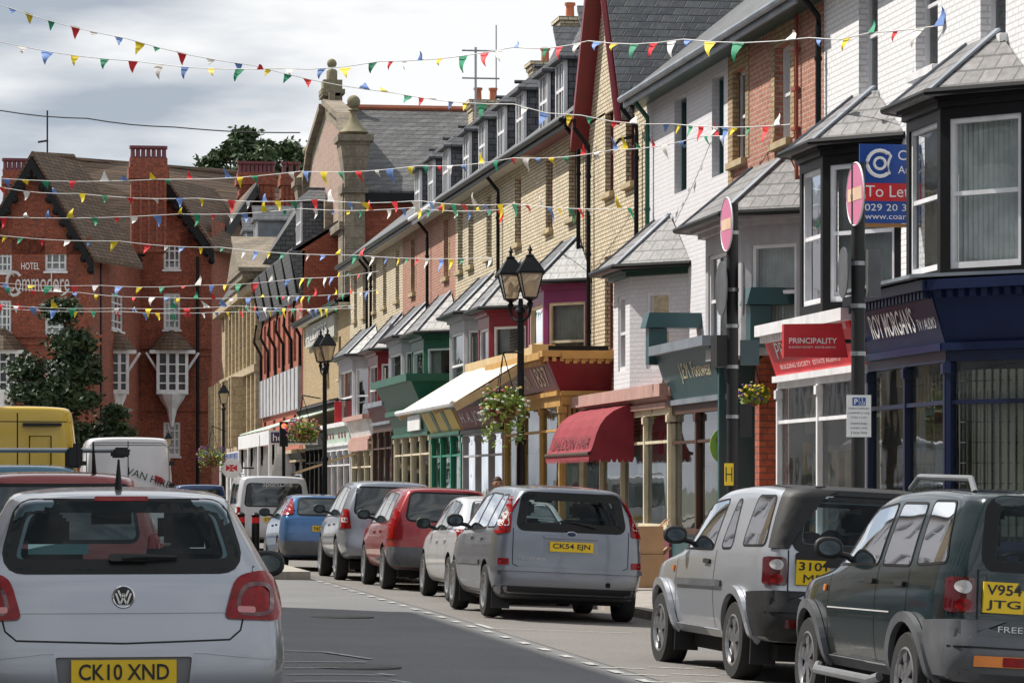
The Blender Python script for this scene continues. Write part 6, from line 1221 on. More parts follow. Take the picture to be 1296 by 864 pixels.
BV = paint('dark blue van paint', (.01, .05, .16), .2, .35, .2); bl = .95
simple('small_van', 'dark blue small van whose roof shows over the road beyond the white van', carspec(4.1, 1.7, 1.68, .98, 'van'), 6.0, 100.5, BV, (.8, 3.3), .3, rwn=rounded([(-.6, 1.05), (.6, 1.05), (.55, 1.5), (-.55, 1.5)], .05), cat='van', taills=([((.72, .8), (.83, .8), (.83, 1.2), (.74, 1.2)), 'lens_red'],))
YV = paint('yellow van paint', (.66, .43, .01), 0, .4, .2); zq_ = 42 * KF
c = simple('delivery_van', 'tall yellow van with closed rear doors queuing ahead', carspec(5.6, 2.0, 2.72, 1.3, 'van'), .24, 50.5, YV, (1.1, 4.4), .34, cat='van', taills=([((.88, .9), (.98, .9), (.98, 1.5), (.9, 1.5)), 'lens_red'],), seam_=(1.2, 2.2, 3.8), mside=())
c.strip('rear_door_seam', [(0.02, .5), (0.02, 2.6)], 'b', seam, .02); 
def van_fittings(c, z1):
    for sx in (-1, 1):
        for z in (.9, 1.5, z1): b = MB(); b.box(sx * .90 - .05, sx * .90 + .05, -.0, .10, z, z + .09); b.build('hinge', M['black_plastic'], c.t, local=True)
    b = MB(); b.box(.06, .26, -.0, .06, 1.18, 1.24); b.build('door_handle', M['black_plastic'], c.t, local=True); c.strip('roof_seam', [(-.92, z1 + .42), (.92, z1 + .42)], 'b', seam, .015); c.strip('door_crease', [(-.86, 1.36), (.86, 1.36)], 'b', seam, .012)
van_fittings(c, 2.05); c.tube('door_frame_rail', [(.52, .02, 1.7), (.52, -.03, 2.25), (.2, -.03, 2.25), (.2, .02, 1.7)], .012, 'black_plastic'); b = MB(); b.box(.1, .68, .0, .08, 2.4, 2.45); b.build('high_brake_light', M['black_plastic'], c.t, local=True)
WV = paint('white hire van paint', (.74, .74, .76), 0, .4, .2)
c = simple('hire_van', 'white high roofed hire van with closed rear doors behind the yellow van', carspec(5.5, 1.98, 2.55, 1.3, 'van'), 2.62, 69, WV, (1.1, 4.3), .34, cat='van', taills=([((.88, .9), (.98, .9), (.98, 1.5), (.9, 1.5)), 'lens_red'],), seam_=(1.2, 2.2, 3.8), mside=())
c.strip('rear_door_seam', [(0, .5), (0, 2.45)], 'b', seam, .02); c.strip('door_outline', [(-.85, 1.2), (-.85, 2.3), (-.7, 2.42), (.7, 2.42), (.85, 2.3), (.85, 1.2)], 'b', seam, .015)
van_fittings(c, 1.95); q, nn = c.hit((.3, 1.7), 'b'); text('VAN HIRE', M['plate_black'], c.t, (-.05, q.y - .04, 1.78), (1, 0, -.35), (.35, 0, 1), w=.95, name='door_lettering', local=True); b = MB(); b.hexa([(.55, q.y - .03, 1.62), (.75, q.y - .03, 1.55), (.75, q.y - .01, 1.55), (.55, q.y - .01, 1.62)], [(.55, q.y - .03, 1.75), (.7, q.y - .03, 1.7), (.7, q.y - .01, 1.7), (.55, q.y - .01, 1.75)]); b.build('red_emblem', M['display_red'], c.t, local=True)
RQ = paint('dull red car paint', (.24, .02, .018), .2, .35, .15)
c = simple('estate_car', 'dull red estate car immediately ahead of the near silver hatchback', carspec(4.6, 1.8, 1.6, 1.0, 'estate'), .42, 26, RQ, (.9, 3.6), .32, rwn=rounded([(-.64, 1.06), (.64, 1.06), (.58, 1.47), (-.58, 1.47)], .06), taills=([((.7, .8), (.88, .8), (.88, 1.1), (.74, 1.1)), 'lens_red'],), mirror=(2.9, 1.05))
for sx in (-.5, -.42): c.strip('roof_groove', [(sx, .5), (sx, 2.0)], 't', seam, .012)
c.tube('roof_aerial', [(.32, .6, 1.58), (.31, .5, 1.83)], [.02, .006], 'black_plastic')
TQ = paint('teal blue car paint', (.03, .14, .22), .3, .35, .15)
c = simple('estate_car', 'teal blue estate car carrying silver roof bars, between the dull red car and yellow van', carspec(4.6, 1.8, 1.74, 1.05, 'estate'), .22, 37.2, TQ, (.9, 3.6), .32, rwn=rounded([(-.64, 1.1), (.64, 1.1), (.58, 1.55), (-.58, 1.55)], .06), taills=([((.7, .8), (.88, .8), (.88, 1.1), (.74, 1.1)), 'lens_red'],))
for yy in (.9, 1.9):
    c.tube('roof_bar', [(-1.35, yy, 1.90), (1.25, yy, 1.90)], .022, 'galvanised')
    for sx in (-.62, .62, 1.15): b = MB(); b.box(sx - .09, sx + .09, yy - .05, yy + .05, 1.70 if sx < 1 else 1.82, 1.93); b.build('bar_foot', M['black_plastic'], c.t, local=True, bevel=.02)
c.tube('roof_aerial', [(.95 - .3, .4, 1.70), (.93 - .3, .35, 2.1)], [.02, .006], 'black_plastic')
# ================================================================ street furniture
def lantern(t, x, y, z, s=1.0):
    """four sided tapered lantern; z = underside"""
    a0 = pi / 4; b = MB(); r0, r1, h = .105 * s, .205 * s, .42 * s
    for k in range(4):
        a, a2 = a0 + pi / 2 * k, a0 + pi / 2 * (k + 1); p = lambda r, aa, zz: (x + r * cos(aa), y + r * sin(aa), z + zz)
        b.tube([p(r0 * 1.35, a, 0), p(r1 * 1.35, a, h)], .011 * s, 6); b.tube([p(r0 * 1.35, a, 0), p(r0 * 1.35, a2, 0)], .012 * s, 6); b.tube([p(r1 * 1.35, a, h), p(r1 * 1.35, a2, h)], .016 * s, 6)
    b.lathe((x, y, z + h), [(r1 * 1.5, -.01), (r1 * 1.52, .02 * s), (r1 * .95, .16 * s), (r1 * .5, .26 * s), (r1 * .38, .27 * s)], 4, ang0=a0)
    b.lathe((x, y, z + h + .26 * s), [(.07 * s, 0), (.075 * s, .04 * s), (.03 * s, .06 * s), (.02 * s, .1 * s), (.045 * s, .13 * s), (.02 * s, .17 * s), (.004, .22 * s)], 10)
    b.lathe((x, y, z - .16 * s), [(.02 * s, -.1 * s), (.035 * s, 0), (.06 * s, .06 * s), (.03 * s, .1 * s), (r0 * 1.2, .16 * s)], 10)
    o = b.build('lantern', M['black_paint'], t, local=True)
    g = MB(); g.lathe((x, y, z), [(r0 * 1.3, .003), (r1 * 1.3, h - .003)], 4, ang0=a0, cap=False); g.build('lantern_glass', GL_LAMP, o, local=True); g = MB(); g.lathe((x, y, z + .03), [(.02, 0), (.045, .1), (.04, .2), (.01, .24)], 8); g.build('bulb', M['cream'], o, local=True, smooth=True)
def lamp(px, X, label, h, arms=((.11, -.24), (-.12, .24)), thick=.07, z0=None):
    zc = FPX * X * 1.0 / (CA * px); y = (zc - X * SA) / CA; g0 = gz(X, y) + .1 if z0 is None else z0; t = thing('street_lamp', label, 'street lamp', (X, y, g0), 0, 'black iron street lamps'); h = h - g0
    b = MB(); b.lathe((0, 0, 0), [(.16, 0), (.16, .15), (.13, .2), (.13, .9), (.15, .95), (.11, 1.05), (thick, 1.15), (thick * .95, 2.2), (thick * 1.3, 2.23), (thick * 1.3, 2.28), (thick * .85, 2.33), (thick * .75, h - .95), (thick * 1.3, h - .92), (thick * 1.2, h - .86), (thick * .6, h - .82), (thick * .5, h - .7)], 14)
    b.build('post', M['black_paint'], t, local=True, smooth=True, sharp=40)
    if len(arms) > 1:
        b = MB()
        for ax, ay in arms: b.tube([(0, 0, h - 1.0), (ax * .4, ay * .4, h - 1.05), (ax * .9, ay * .9, h - .98), (ax, ay, h - .82)], .022, 8)
        b.build('arm', M['black_paint'], t, local=True, smooth=True)
    for ax, ay in arms: lantern(t, ax, ay, h - .70, .92)
    return t
L1 = lamp(659, 8.05, 'twin lantern black street lamp nearest the camera, in front of the purple bay', 5.13)
L2 = lamp(411, 8.05, 'middle street lamp with a flower basket, in front of the hall and veranda', 5.35, ((.05, -.25), (-.08, .25)))
L3 = lamp(283, 8.05, 'street lamp before the stone bank with a purple flower basket', 5.25, ((0, 0),))
L4 = lamp(213, 8.4, 'farthest small street lamp standing against the hotel wall', 4.3, ((0, 0),), .06)
b = MB(); q = F(82, 470, 130); b.tube([(q.x, q.y, 0), q], .12, 8); b.box(q.x - .45, q.x + .15, q.y - .2, q.y + .2, q.z, q.z + .15); tag(b.build('light_column', M['galvanised']), 'plain grey lighting column in front of the hotel tree', 'lamp post')
def cyl_sign(px, X, label, name, cat, ztop):
    zc = FPX * X / (CA * px); y = (zc - X * SA) / CA; g0 = gz(X, y) + .1; t = thing(name, label, cat, (X, y, g0)); b = MB(); b.tube([(0, 0, 0), (0, 0, ztop - g0)], .066, 14); b.lathe((0, 0, 0), [(.10, 0), (.10, .9), (.067, 1.0)], 14); p = b.build('post', M['black_plastic'], t, local=True, smooth=True, sharp=50)
    for z in (ztop - .32, ztop - .95, ztop - 1.35, ztop - 1.8, ztop - 2.35): b = MB(); b.lathe((0, 0, z - g0), [(.073, -.02), (.073, .02)], 14); b.build('clamp', M['galvanised'], t, local=True)
    return t, y, g0
def disc(t, name, c, r, ang, front, back, par=None, th=.006):
    """round plate whose face normal points towards angle ang (0 = along -y)"""
    n_ = Vector((sin(ang), -cos(ang), 0)); rt = Vector((cos(ang), sin(ang), 0)); c = Vector(c); b = MB(); P_ = [c + rt * r * cos(a) + Vector((0, 0, r * sin(a))) for a in [2 * pi * k / 36 for k in range(36)]]
    b.poly([p + n_ * th for p in P_]); b.cur = 1; b.poly([p - n_ * th for p in P_])
    for i in range(36): b.quad(P_[i] + n_ * th, P_[(i + 1) % 36] + n_ * th, P_[(i + 1) % 36] - n_ * th, P_[i] - n_ * th)
    return b.build(name, [front, back], par or t, local=True), n_, rt
for px, X, lab, zt, dz in ((927, 8.0, 'signpost with a faded pink no entry disc beside the grey bay', zpx(258, 927, 8.0), 0), (1086, 8.0, 'nearer signpost carrying a faded pink no entry disc and a blue badge parking plate', zpx(206, 1086, 8.0), 0)):
    t, y, g0 = cyl_sign(px, X, lab, 'sign_post', 'signpost', zt)
    zz = lambda py: zpx(py, px, 8.0) - g0; cx = -.085 if px < 1000 else -.05; zc_ = zz(285 if px < 1000 else 247); ang = rad(-68 if px < 1000 else -66)
    ang = rad(-90) if px < 1000 else rad(-89)
    o, n_, rt = disc(t, 'no_entry_disc', (cx, -.1, zc_), .30, ang, M['pink_faded'], M['galvanised'])
    b = MB(); c_ = Vector((cx, -.1, zc_)) + n_ * .009; b.quad(c_ - rt * .24 - Vector((0, 0, .06)), c_ + rt * .24 - Vector((0, 0, .06)), c_ + rt * .24 + Vector((0, 0, .06)), c_ - rt * .24 + Vector((0, 0, .06))); b.build('cream_bar', M['cream_faded'], o, local=True)
    ring = MB(); ring.tube([Vector((cx, -.1, zc_)) + rt * .295 * cos(a) + Vector((0, 0, .295 * sin(a))) + n_ * .004 for a in [2 * pi * k / 36 for k in range(37)]], .008, 4); ring.build('pale_rim', M['letter_white'], o, local=True)
    if px < 1000:
        for sx, ag in ((-.12, -90), (.13, 80)): disc(t, 'sign_back', (sx, .02, zz(365)), .30, rad(ag), M['grey_plastic'], M['grey_plastic'])
        b = MB(); b.box(-.18, -.06, -.02, .3, zz(464), zz(424)); b.build('sign_box', M['black_plastic'], t, local=True); b = MB(); b.box(.09, .30, -.01, .02, zz(462), zz(430)); b.build('sign_plate_back', mat('teal grey plate', (.05, .08, .09), .5), t, local=True)
        b = MB(); b.box(.09, .22, -.01, .02, zz(553), zz(511)); b.build('sign_plate_back', M['black_plastic'], t, local=True)
        b = MB(); b.box(-.11, -.01, -.1, -.088, zz(614), zz(586)); hp = b.build('hydrant_plate', M['sign_yellow'], t, local=True); b = MB(); z0, z1 = zz(609), zz(591)
        for bx in ((-.098, -.088, z0, z1), (-.034, -.024, z0, z1), (-.088, -.034, (z0 + z1) / 2 - .006, (z0 + z1) / 2 + .006)): b.box(bx[0], bx[1], -.103, -.1005, bx[2], bx[3])
        b.build('letter_h', M['plate_black'], hp, local=True)
    else:
        disc(t, 'sign_back', (-.14, .02, zz(345)), .24, rad(-93), M['grey_plastic'], M['grey_plastic']); b = MB(); b.box(.1, .22, 0, .08, zz(375), zz(315)); b.build('sign_back', M['grey_plastic'], t, local=True)
        b = MB(); x0, x1 = -.135, .1; b.box(x0, x1, -.1, -.092, zz(553), zz(500)); pp = b.build('parking_plate', M['sign_white'], t, local=True)
        b = MB(); zt_ = zz(502); b.box(x0 + .055, x0 + .115, -.104, -.1005, zt_ - .085, zt_ - .01); b.box(x0 + .122, x0 + .182, -.104, -.1005, zt_ - .085, zt_ - .01); bp = b.build('blue_square', M['sign_blue'], pp, local=True)
        text('P', M['letter_white'], bp, (x0 + .07, -.105, zt_ - .074), (1, 0, 0), (0, 0, 1), h=.052, local=True, depth=.001, bold=.02)
        b = MB(); cx_, cz_ = x0 + .15, zt_ - .058; b.tube([(cx_ + .018 * cos(a), -.106, cz_ + .018 * sin(a)) for a in [rad(150 + 24 * k) for k in range(11)]], .003, 5); b.ball((cx_ - .004, -.106, cz_ + .036), .006, 6); b.tube([(cx_ - .003, -.106, cz_ + .028), (cx_ - .001, -.106, cz_ + .002), (cx_ + .014, -.106, cz_ + .002), (cx_ + .02, -.106, cz_ - .018)], .0035, 5); b.build('wheelchair_symbol', M['letter_white'], bp, local=True)
        for i, l in enumerate(('Deiliaid bathodyn', 'anabledd yn unig', 'Terfyn o 3 awr', 'Disabled badge', 'holders only', '3 hour limit')):
            zl = zt_ - .125 - i * .042 - (.015 if i > 2 else 0); wl = .2 if i in (0, 1) else .16
            text(l, M['sign_blue'] if False else M['plate_black'], pp, (x0 + (.235 - wl) / 2, -.101, zl), (1, 0, 0), (0, 0, 1), w=wl, h=.024, local=True, depth=.001, name='plate_text')
# To Let board
q = F(1088, 282, 35.3); wv = 1.0; t = thing('to_let_board', 'blue and red To Let board beside the black bay', 'sign', q); s_ = 35.3 * KF / FPX; H_ = 100 * s_; W_ = 1.15
b = MB(); b.box(0, W_, 0, .03, 0, H_); b.build('board', M['sign_blue'], t, local=True); b = MB(); b.box(0, W_, -.004, -.001, H_ * .28, H_ * .505); rp = b.build('red_band', M['red_sign'], t, local=True); b = MB(); b.box(-.03, W_, 0, .04, -.05, -.005); b.build('board_batten', M['wood'], t, local=True)
text('To Let', M['letter_white'], rp, (.08, -.006, H_ * .33), (1, 0, 0), (0, 0, 1), h=.15, local=True, depth=.001)
text('029 20 346 000', M['letter_white'], t, (.07, -.003, H_ * .155), (1, 0, 0), (0, 0, 1), h=.09, w=1.02, local=True, depth=.001); text('www.coark.co.uk', M['letter_white'], t, (.07, -.003, H_ * .05), (1, 0, 0), (0, 0, 1), h=.075, w=.95, local=True, depth=.001)
text('Cooke &', M['letter_white'], t, (.52, -.003, H_ * .80), (1, 0, 0), (0, 0, 1), h=.13, local=True, depth=.001); text('Arkwright', M['letter_white'], t, (.52, -.003, H_ * .60), (1, 0, 0), (0, 0, 1), h=.13, local=True, depth=.001)
b = MB(); c_ = Vector((.27, -.006, H_ * .755)); b.tube([c_ + Vector((.17 * cos(a), 0, .17 * sin(a))) for a in [rad(50 + 20 * k) for k in range(14)]], .027, 6); b.tube([c_ + Vector((.075 * cos(a), 0, .075 * sin(a))) for a in [rad(20 * k) for k in range(19)]], .02, 6); b.tube([c_ + Vector((.17 * cos(rad(50)), 0, .15)), c_ + Vector((.15, 0, .1)), c_ + Vector((.11, 0, 0)), c_ + Vector((.13, 0, -.14))], .02, 6); b.build('round_logo', M['letter_white'], t, local=True)
# projecting red sign
q = F(992, 452, 34.2); s_ = 34.2 * KF / FPX; t = thing('projecting_sign', 'red projecting sign with white capitals above the red fascia shop', 'sign', q); W_, H_ = 84 * s_, 42 * s_
b = MB(); b.hexa([(0, 0, 0), (W_, 0, .0), (W_, .1, .0), (0, .1, 0)], [(0, 0, H_), (W_ * .9, 0, H_ * 1.04), (W_ * .9, .1, H_ * 1.04), (0, .1, H_)]); o = b.build('sign_box', M['red_sign'], t, local=True)
text('PRINCIPALITY', M['letter_white'], o, (W_ * .08, -.002, H_ * .42), (1, 0, 0), (0, 0, 1), w=W_ * .74, h=H_ * .17, local=True, depth=.001, bold=.01); text('BUILDING SOCIETY  ESTATE AGENTS', M['letter_white'], o, (W_ * .08, -.002, H_ * .28), (1, 0, 0), (0, 0, 1), w=W_ * .72, h=H_ * .06, local=True, depth=.001); b = MB(); b.tube([(W_ * .9, .05, H_ * .5), (W_ * 1.25, .05, H_ * .5)], .03, 6); b.build('bracket', M['black_plastic'], t, local=True)
# bollards
for px, lab in ((305, 'left black bollard with a red band beside the near car roof line'), (323.5, 'right black bollard with a red band, nearer the blue hatchback')):
    zc = 58 * KF; X = px * CA * zc / FPX; y = (zc - X * SA) / CA; g0 = gz(X, y); t = thing('bollard', lab, 'bollard', (X, y, g0), 0, 'black road bollards'); b = MB(); b.lathe((0, 0, 0), [(.085, 0), (.085, .78), (.075, .8)], 14); b.lathe((0, 0, 0), [(.075, .9), (.09, .93), (.09, .97), (.05, 1.01), (.0, 1.02)], 14); b.build('post', M['black_paint'], t, local=True, smooth=True, sharp=40)
    b = MB(); b.lathe((0, 0, 0), [(.087, .79), (.087, .91)], 14); b.build('red_band', M['red_sign'], t, local=True)
b = MB(); xb = 4.6; yb = 62; b.box(3.9, 5.1, 55, 66, -.3, gz(4.5) + .13); o = struct('traffic_island', b, M['kerb_stone'])
# bank sign disc
q = F(293, 592, 96); t = thing('bank_sign', 'round white bank sign with a red and white emblem, beside the bank street lamp', 'sign', q); disc(t, 'disc', (0, 0, 0), .36, 0, M['sign_white'], M['grey_plastic']); b = MB()
for s1 in (-1, 1): b.poly([(0, -.008, 0), (s1 * .2, -.008, .12), (s1 * .2, -.008, -.12)]); b.poly([(-.1 * s1 * 0, -.008, 0), (.1, -.008, s1 * .12), (-.1, -.008, s1 * .12)])
b.build('emblem', M['red_sign'], t, local=True); b = MB(); b.tube([(.3, .05, 0), (.3 + .5, .05, 0)], .03, 6); b.build('bracket', M['black_paint'], t, local=True)
# traffic light, brackets, boxes, speaker bracket
t = thing('traffic_light', 'small black traffic light with a red lamp in front of the purple sign', 'traffic light', (*F(359, 600, 92).xy, 0)); b = MB(); b.tube([(0, 0, 0), (0, 0, 2.9)], .06, 8); b.box(-.14, .14, -.12, .1, 2.9, 3.75); b.build('post', M['black_paint'], t, local=True)
b = MB(); b.lathe((0, -.13, 3.6), [(.09, 0), (.09, .01)], 12, 'y'); b.build('red_lamp', mat('red lamp', (1, .1, .04), .4, emit=2.5), t, local=True)
q = F(820, 690, 48.0 / KF * 1.0) if False else F(818, 705, 41.0); t = thing('cardboard_box', 'open brown cardboard boxes stack: lower box on the pavement by the pale off-roader', 'box', (q.x, q.y, gz(KX) + .12))
def cbox(t, w_, d_, h_, z0, flaps=True):
    b = MB(); b.box(-w_ / 2, w_ / 2, -d_ / 2, d_ / 2, z0, z0 + h_); b.build('carton', M['cardboard'], t, local=True); b = MB()
    if flaps:
        for sx in (-1, 1): b.slab([(sx * w_ / 2, -d_ / 2, z0 + h_), (sx * w_ / 2, d_ / 2, z0 + h_), (sx * (w_ / 2 + .1), d_ / 2, z0 + h_ + .1), (sx * (w_ / 2 + .1), -d_ / 2, z0 + h_ + .1)], (0, .0, .006))
        b.build('flap', M['cardboard'], t, local=True)
cbox(t, .5, .45, .5, 0); t['label'] = 'larger brown cardboard box standing on the pavement beside the pale off-roader'
t2 = thing('cardboard_box', 'smaller brown cardboard box on top of the larger one', 'box', (q.x + .02, q.y, gz(KX) + .12 + .508)); cbox(t2, .42, .36, .42, 0)
b = MB(); q = F(815, 155, 51.5); b.ball((0, 0, 0), .16, 10, (.75, .75, 2.1)); b.tube([(.05, 0, -.2), (-.5, -.1, -.35), (-.62, -.1, -.5)], .03, 6); b.v = [v + Vector((q.x, q.y, q.z)) for v in b.v]; tag(b.build('wall_lamp', M['black_paint'], smooth=True), 'dark oval lamp and bracket between the gabled house and white house', 'lamp')
# far TV aerials
for px, zc, zt, label in ((602, 78, 60, 'tall television aerial mast above the terrace roofs'), (628, 80, 32, 'thin whip aerial above the terrace roofs')):
    q = F(px, 150, zc); b = MB(); top = F(px, zt, zc); b.tube([(q.x, q.y, q.z - 1), top], .035 if px < 610 else .02, 6)
    if px < 610:
        for dz_ in (.1, .9): b.tube([top + Vector((-.4, 0, -dz_)), top + Vector((.7, 0, -dz_ - .0))], .025, 5)
        for k in range(6): b.tube([top + Vector((-.35 + k * .2, -.15, -.1)), top + Vector((-.35 + k * .2, .15, -.1))], .012, 4)
    tag(b.build('television_aerial', M['galvanised']), label, 'aerial')
# ================================================================ hanging baskets, trees
def leafmat(name, c1, c2):
    m = mat(name, c1, .65, var=.45, vscale=6); n = m.node_tree; b = n.nodes['Principled BSDF']; src = b.inputs['Base Color'].links[0].from_socket
    oi = n.nodes.new('ShaderNodeTexCoord'); no = n.nodes.new('ShaderNodeTexNoise'); no.inputs['Scale'].default_value = 1.2; lk(n, oi.outputs['Object'], no.inputs['Vector']); r = n.nodes.new('ShaderNodeMapRange'); r.inputs[1].default_value = .4; r.inputs[2].default_value = .62
    mm = n.nodes.new('ShaderNodeMixRGB'); mm.inputs[2].default_value = (*c2, 1); lk(n, no.outputs['Fac'], r.inputs[0]); lk(n, r.outputs[0], mm.inputs[0]); lk(n, src, mm.inputs[1]); lk(n, mm.outputs[0], b.inputs['Base Color']); return m
M['leaf_dark'] = leafmat('dark conifer leaf', (.022, .045, .018), (.045, .075, .022)); M['leaf_pine'] = leafmat('pine needles', (.04, .075, .03), (.07, .11, .04)); M['leaf_bright'] = leafmat('bright basket leaf', (.12, .22, .03), (.25, .33, .06))
P('petal_pink', (.75, .12, .22), .6); P('petal_white', (.7, .7, .6), .6); P('petal_purple', (.12, .04, .3), .6); P('petal_yellow', (.8, .6, .03), .6)
def leaf(b, c, s, rn, el=1.6):
    u = Vector((rn.gauss(0, 1), rn.gauss(0, 1), rn.gauss(0, .7))).normalized(); v = u.cross(Vector((rn.gauss(0, 1), rn.gauss(0, 1), rn.gauss(0, 1)))).normalized(); c = Vector(c); b.poly([c - u * s * el / 2, c + v * s * .4, c + u * s * el / 2, c - v * s * .4])
def basket(px, py, zc, r, label, cols, trail=.9, seed=1, hang=None):
    q = F(px, py, zc); rn = random.Random(seed); t = thing('hanging_basket', label, 'flower basket', q, 0, 'flower baskets'); b = MB(); b.lathe((0, 0, 0), [(r * .15, -r * .75), (r * .45, -r * .6), (r * .62, -r * .25), (r * .66, 0)], 12); b.build('basket', mat('coir basket', (.13, .055, .03), .95, bump=.6), t, local=True, smooth=True)
    b = MB()
    for i in range(1000):
        a = rn.random() * 2 * pi; k = rn.random() ** .5; h = rn.gauss(.1, .3) * r; drop = -trail * r * max(0, rn.random() - .45) * 2 if k > .72 else 0; leaf(b, (r * .92 * k * cos(a), r * .92 * k * sin(a), h * .8 + drop), .03 + .05 * rn.random(), rn)
    b.build('foliage', M['leaf_bright'], t, local=True)
    for cn, cnt in cols:
        b = MB()
        for i in range(cnt):
            a = rn.random() * 2 * pi; el = rn.random() * 1.5 - .6; rr = r * (1.0 + .12 * rn.random()); c = Vector((rr * cos(a) * cos(el), rr * sin(a) * cos(el), r * .1 + rr * .8 * sin(el)))
            if cn in ('petal_white',): c.z -= r * .5 * rn.random()
            b.ball(c, .026, 4, (1, 1, .7))
        b.build('flowers', M[cn], t, local=True)
    b = MB()
    for k in range(3): a = 2 * pi * k / 3; b.tube([(r * .6 * cos(a), r * .6 * sin(a), 0), (0, 0, r * 2.2)], .008, 4)
    if hang: b.tube([(0, 0, r * 2.2), hang], .016, 5)
    b.build('hanger', M['black_paint'], t, local=True)
basket(637, 512, 82 / 1.0 * .0 + 83 * 3400 / 3400 * .5 if False else 40.8, .36, 'large flower basket with pale trailing leaves on the near twin lantern lamp', (('petal_pink', 9), ('petal_white', 40), ('petal_yellow', 8)), 1.5, 3, (.3, 0, .8))
basket(383, 545, 66.5, .4, 'flower basket of pink blooms in front of the purple veranda sign', (('petal_pink', 60), ('petal_yellow', 30), ('petal_purple', 30)), .6, 5, (.45, 0, .8))
basket(268, 578, 95, .5, 'dark purple flower basket beside the bank lamp post', (('petal_pink', 22), ('petal_purple', 110), ('petal_yellow', 20)), .6, 8, (.5, 0, .9))
basket(838, 520, 47.5, .19, 'small yellow flower basket left of the footwear shop fascia', (('petal_yellow', 60), ('petal_purple', 12)), .3, 11, (.1, .1, .9))
basket(955, 500, 41.2, .22, 'small yellow and purple flower basket on the brick pier', (('petal_yellow', 40), ('petal_purple', 30)), .3, 14, (.25, .2, .7))
def tree(name, label, base, h, crown, m, n, seed, s=.3, trunk=.25, group=None):
    """crown = list of (centre offset, radii); leaves cluster on limb ends so that gaps stay open"""
    rn = random.Random(seed); t = thing(name, label, 'tree', base, 0, group); b = MB(); b.tube([(0, 0, 0), (.1, 0, h * .35), (-.1, .1, h * .7), (0, 0, h * .95)], [trunk, trunk * .75, trunk * .5, trunk * .15], 10)
    cl = []
    for c, r in crown:
        k = max(3, int(r[0] * r[2] * 2.2))
        for i in range(k):
            a = rn.random() * 2 * pi; e = math.acos(2 * rn.random() - 1) - pi / 2; f = .35 + .65 * rn.random() ** .5; cl.append(Vector(c) + Vector((r[0] * cos(a) * cos(e) * f, r[1] * sin(a) * cos(e) * f, r[2] * sin(e) * f)))
    for c in cl[::2]: z0 = max(h * .15, c.z - .8 - (c.x ** 2 + c.y ** 2) ** .5 * .5); b.tube([(0, 0, z0), (c.x * .5, c.y * .5, (z0 + c.z) / 2 + .1), c], [.09, .05, .02], 5)
    b.build('trunk', M['bark'], t, local=True, smooth=True); b = MB(); per = max(20, n // len(cl))
    for c in cl:
        rr = .45 + .55 * rn.random()
        for i in range(per): leaf(b, c + Vector((rn.gauss(0, rr * .5), rn.gauss(0, rr * .5), rn.gauss(0, rr * .32))), s * (.6 + .8 * rn.random()), rn)
    b.build('crown', M[m], t, local=True); return t
q = F(85, 618, 126); tree('evergreen_tree', 'tall thin dark evergreen tree standing in front of the hotel', (q.x, q.y, -.1), 10.2, [((-.4, 0, 9.1), (.9, .8, 1.3)), ((.1, 0, 7.6), (1.3, 1.2, 1.3)), ((.2, 0, 6.4), (1.5, 1.2, 1.4)), ((-.8, 0, 5.9), (1.9, 1.4, 1.5)), ((1.0, 0, 4.4), (2.0, 1.4, 1.5)), ((-.9, 0, 3.2), (1.8, 1.4, 1.2)), ((2.3, 0, 2.2), (1.4, 1.1, .9)), ((.3, 0, 1.2), (1.8, 1.4, 1.2))], 'leaf_dark', 34000, 4, .19, .2)
for i, (px, py, zc, w_, lab) in enumerate(((292, 192, 200, 2.6, 'leftmost pine crown rising behind the hotel chimneys'), (326, 184, 205, 2.4, 'middle pine crown rising behind the hotel chimneys'), (360, 180, 200, 2.3, 'right pine crown touching the stone gable behind the hotel'))):
    q = F(px, py, zc); tree('pine_tree', lab, (q.x, q.y, 0), q.z + .8, [((0, 0, q.z - 1.5), (w_, 1.8, 1.5)), ((-.6, 0, q.z), (w_ * .5, 1.2, 1.0)), ((.5, 0, q.z - 3.4), (w_ * 1.1, 2, 1.4)), ((-1.2, 0, q.z - 2.6), (w_, 1.6, 1.1))], 'leaf_pine', 9000, 20 + i, .3, .3, 'pines behind the hotel')
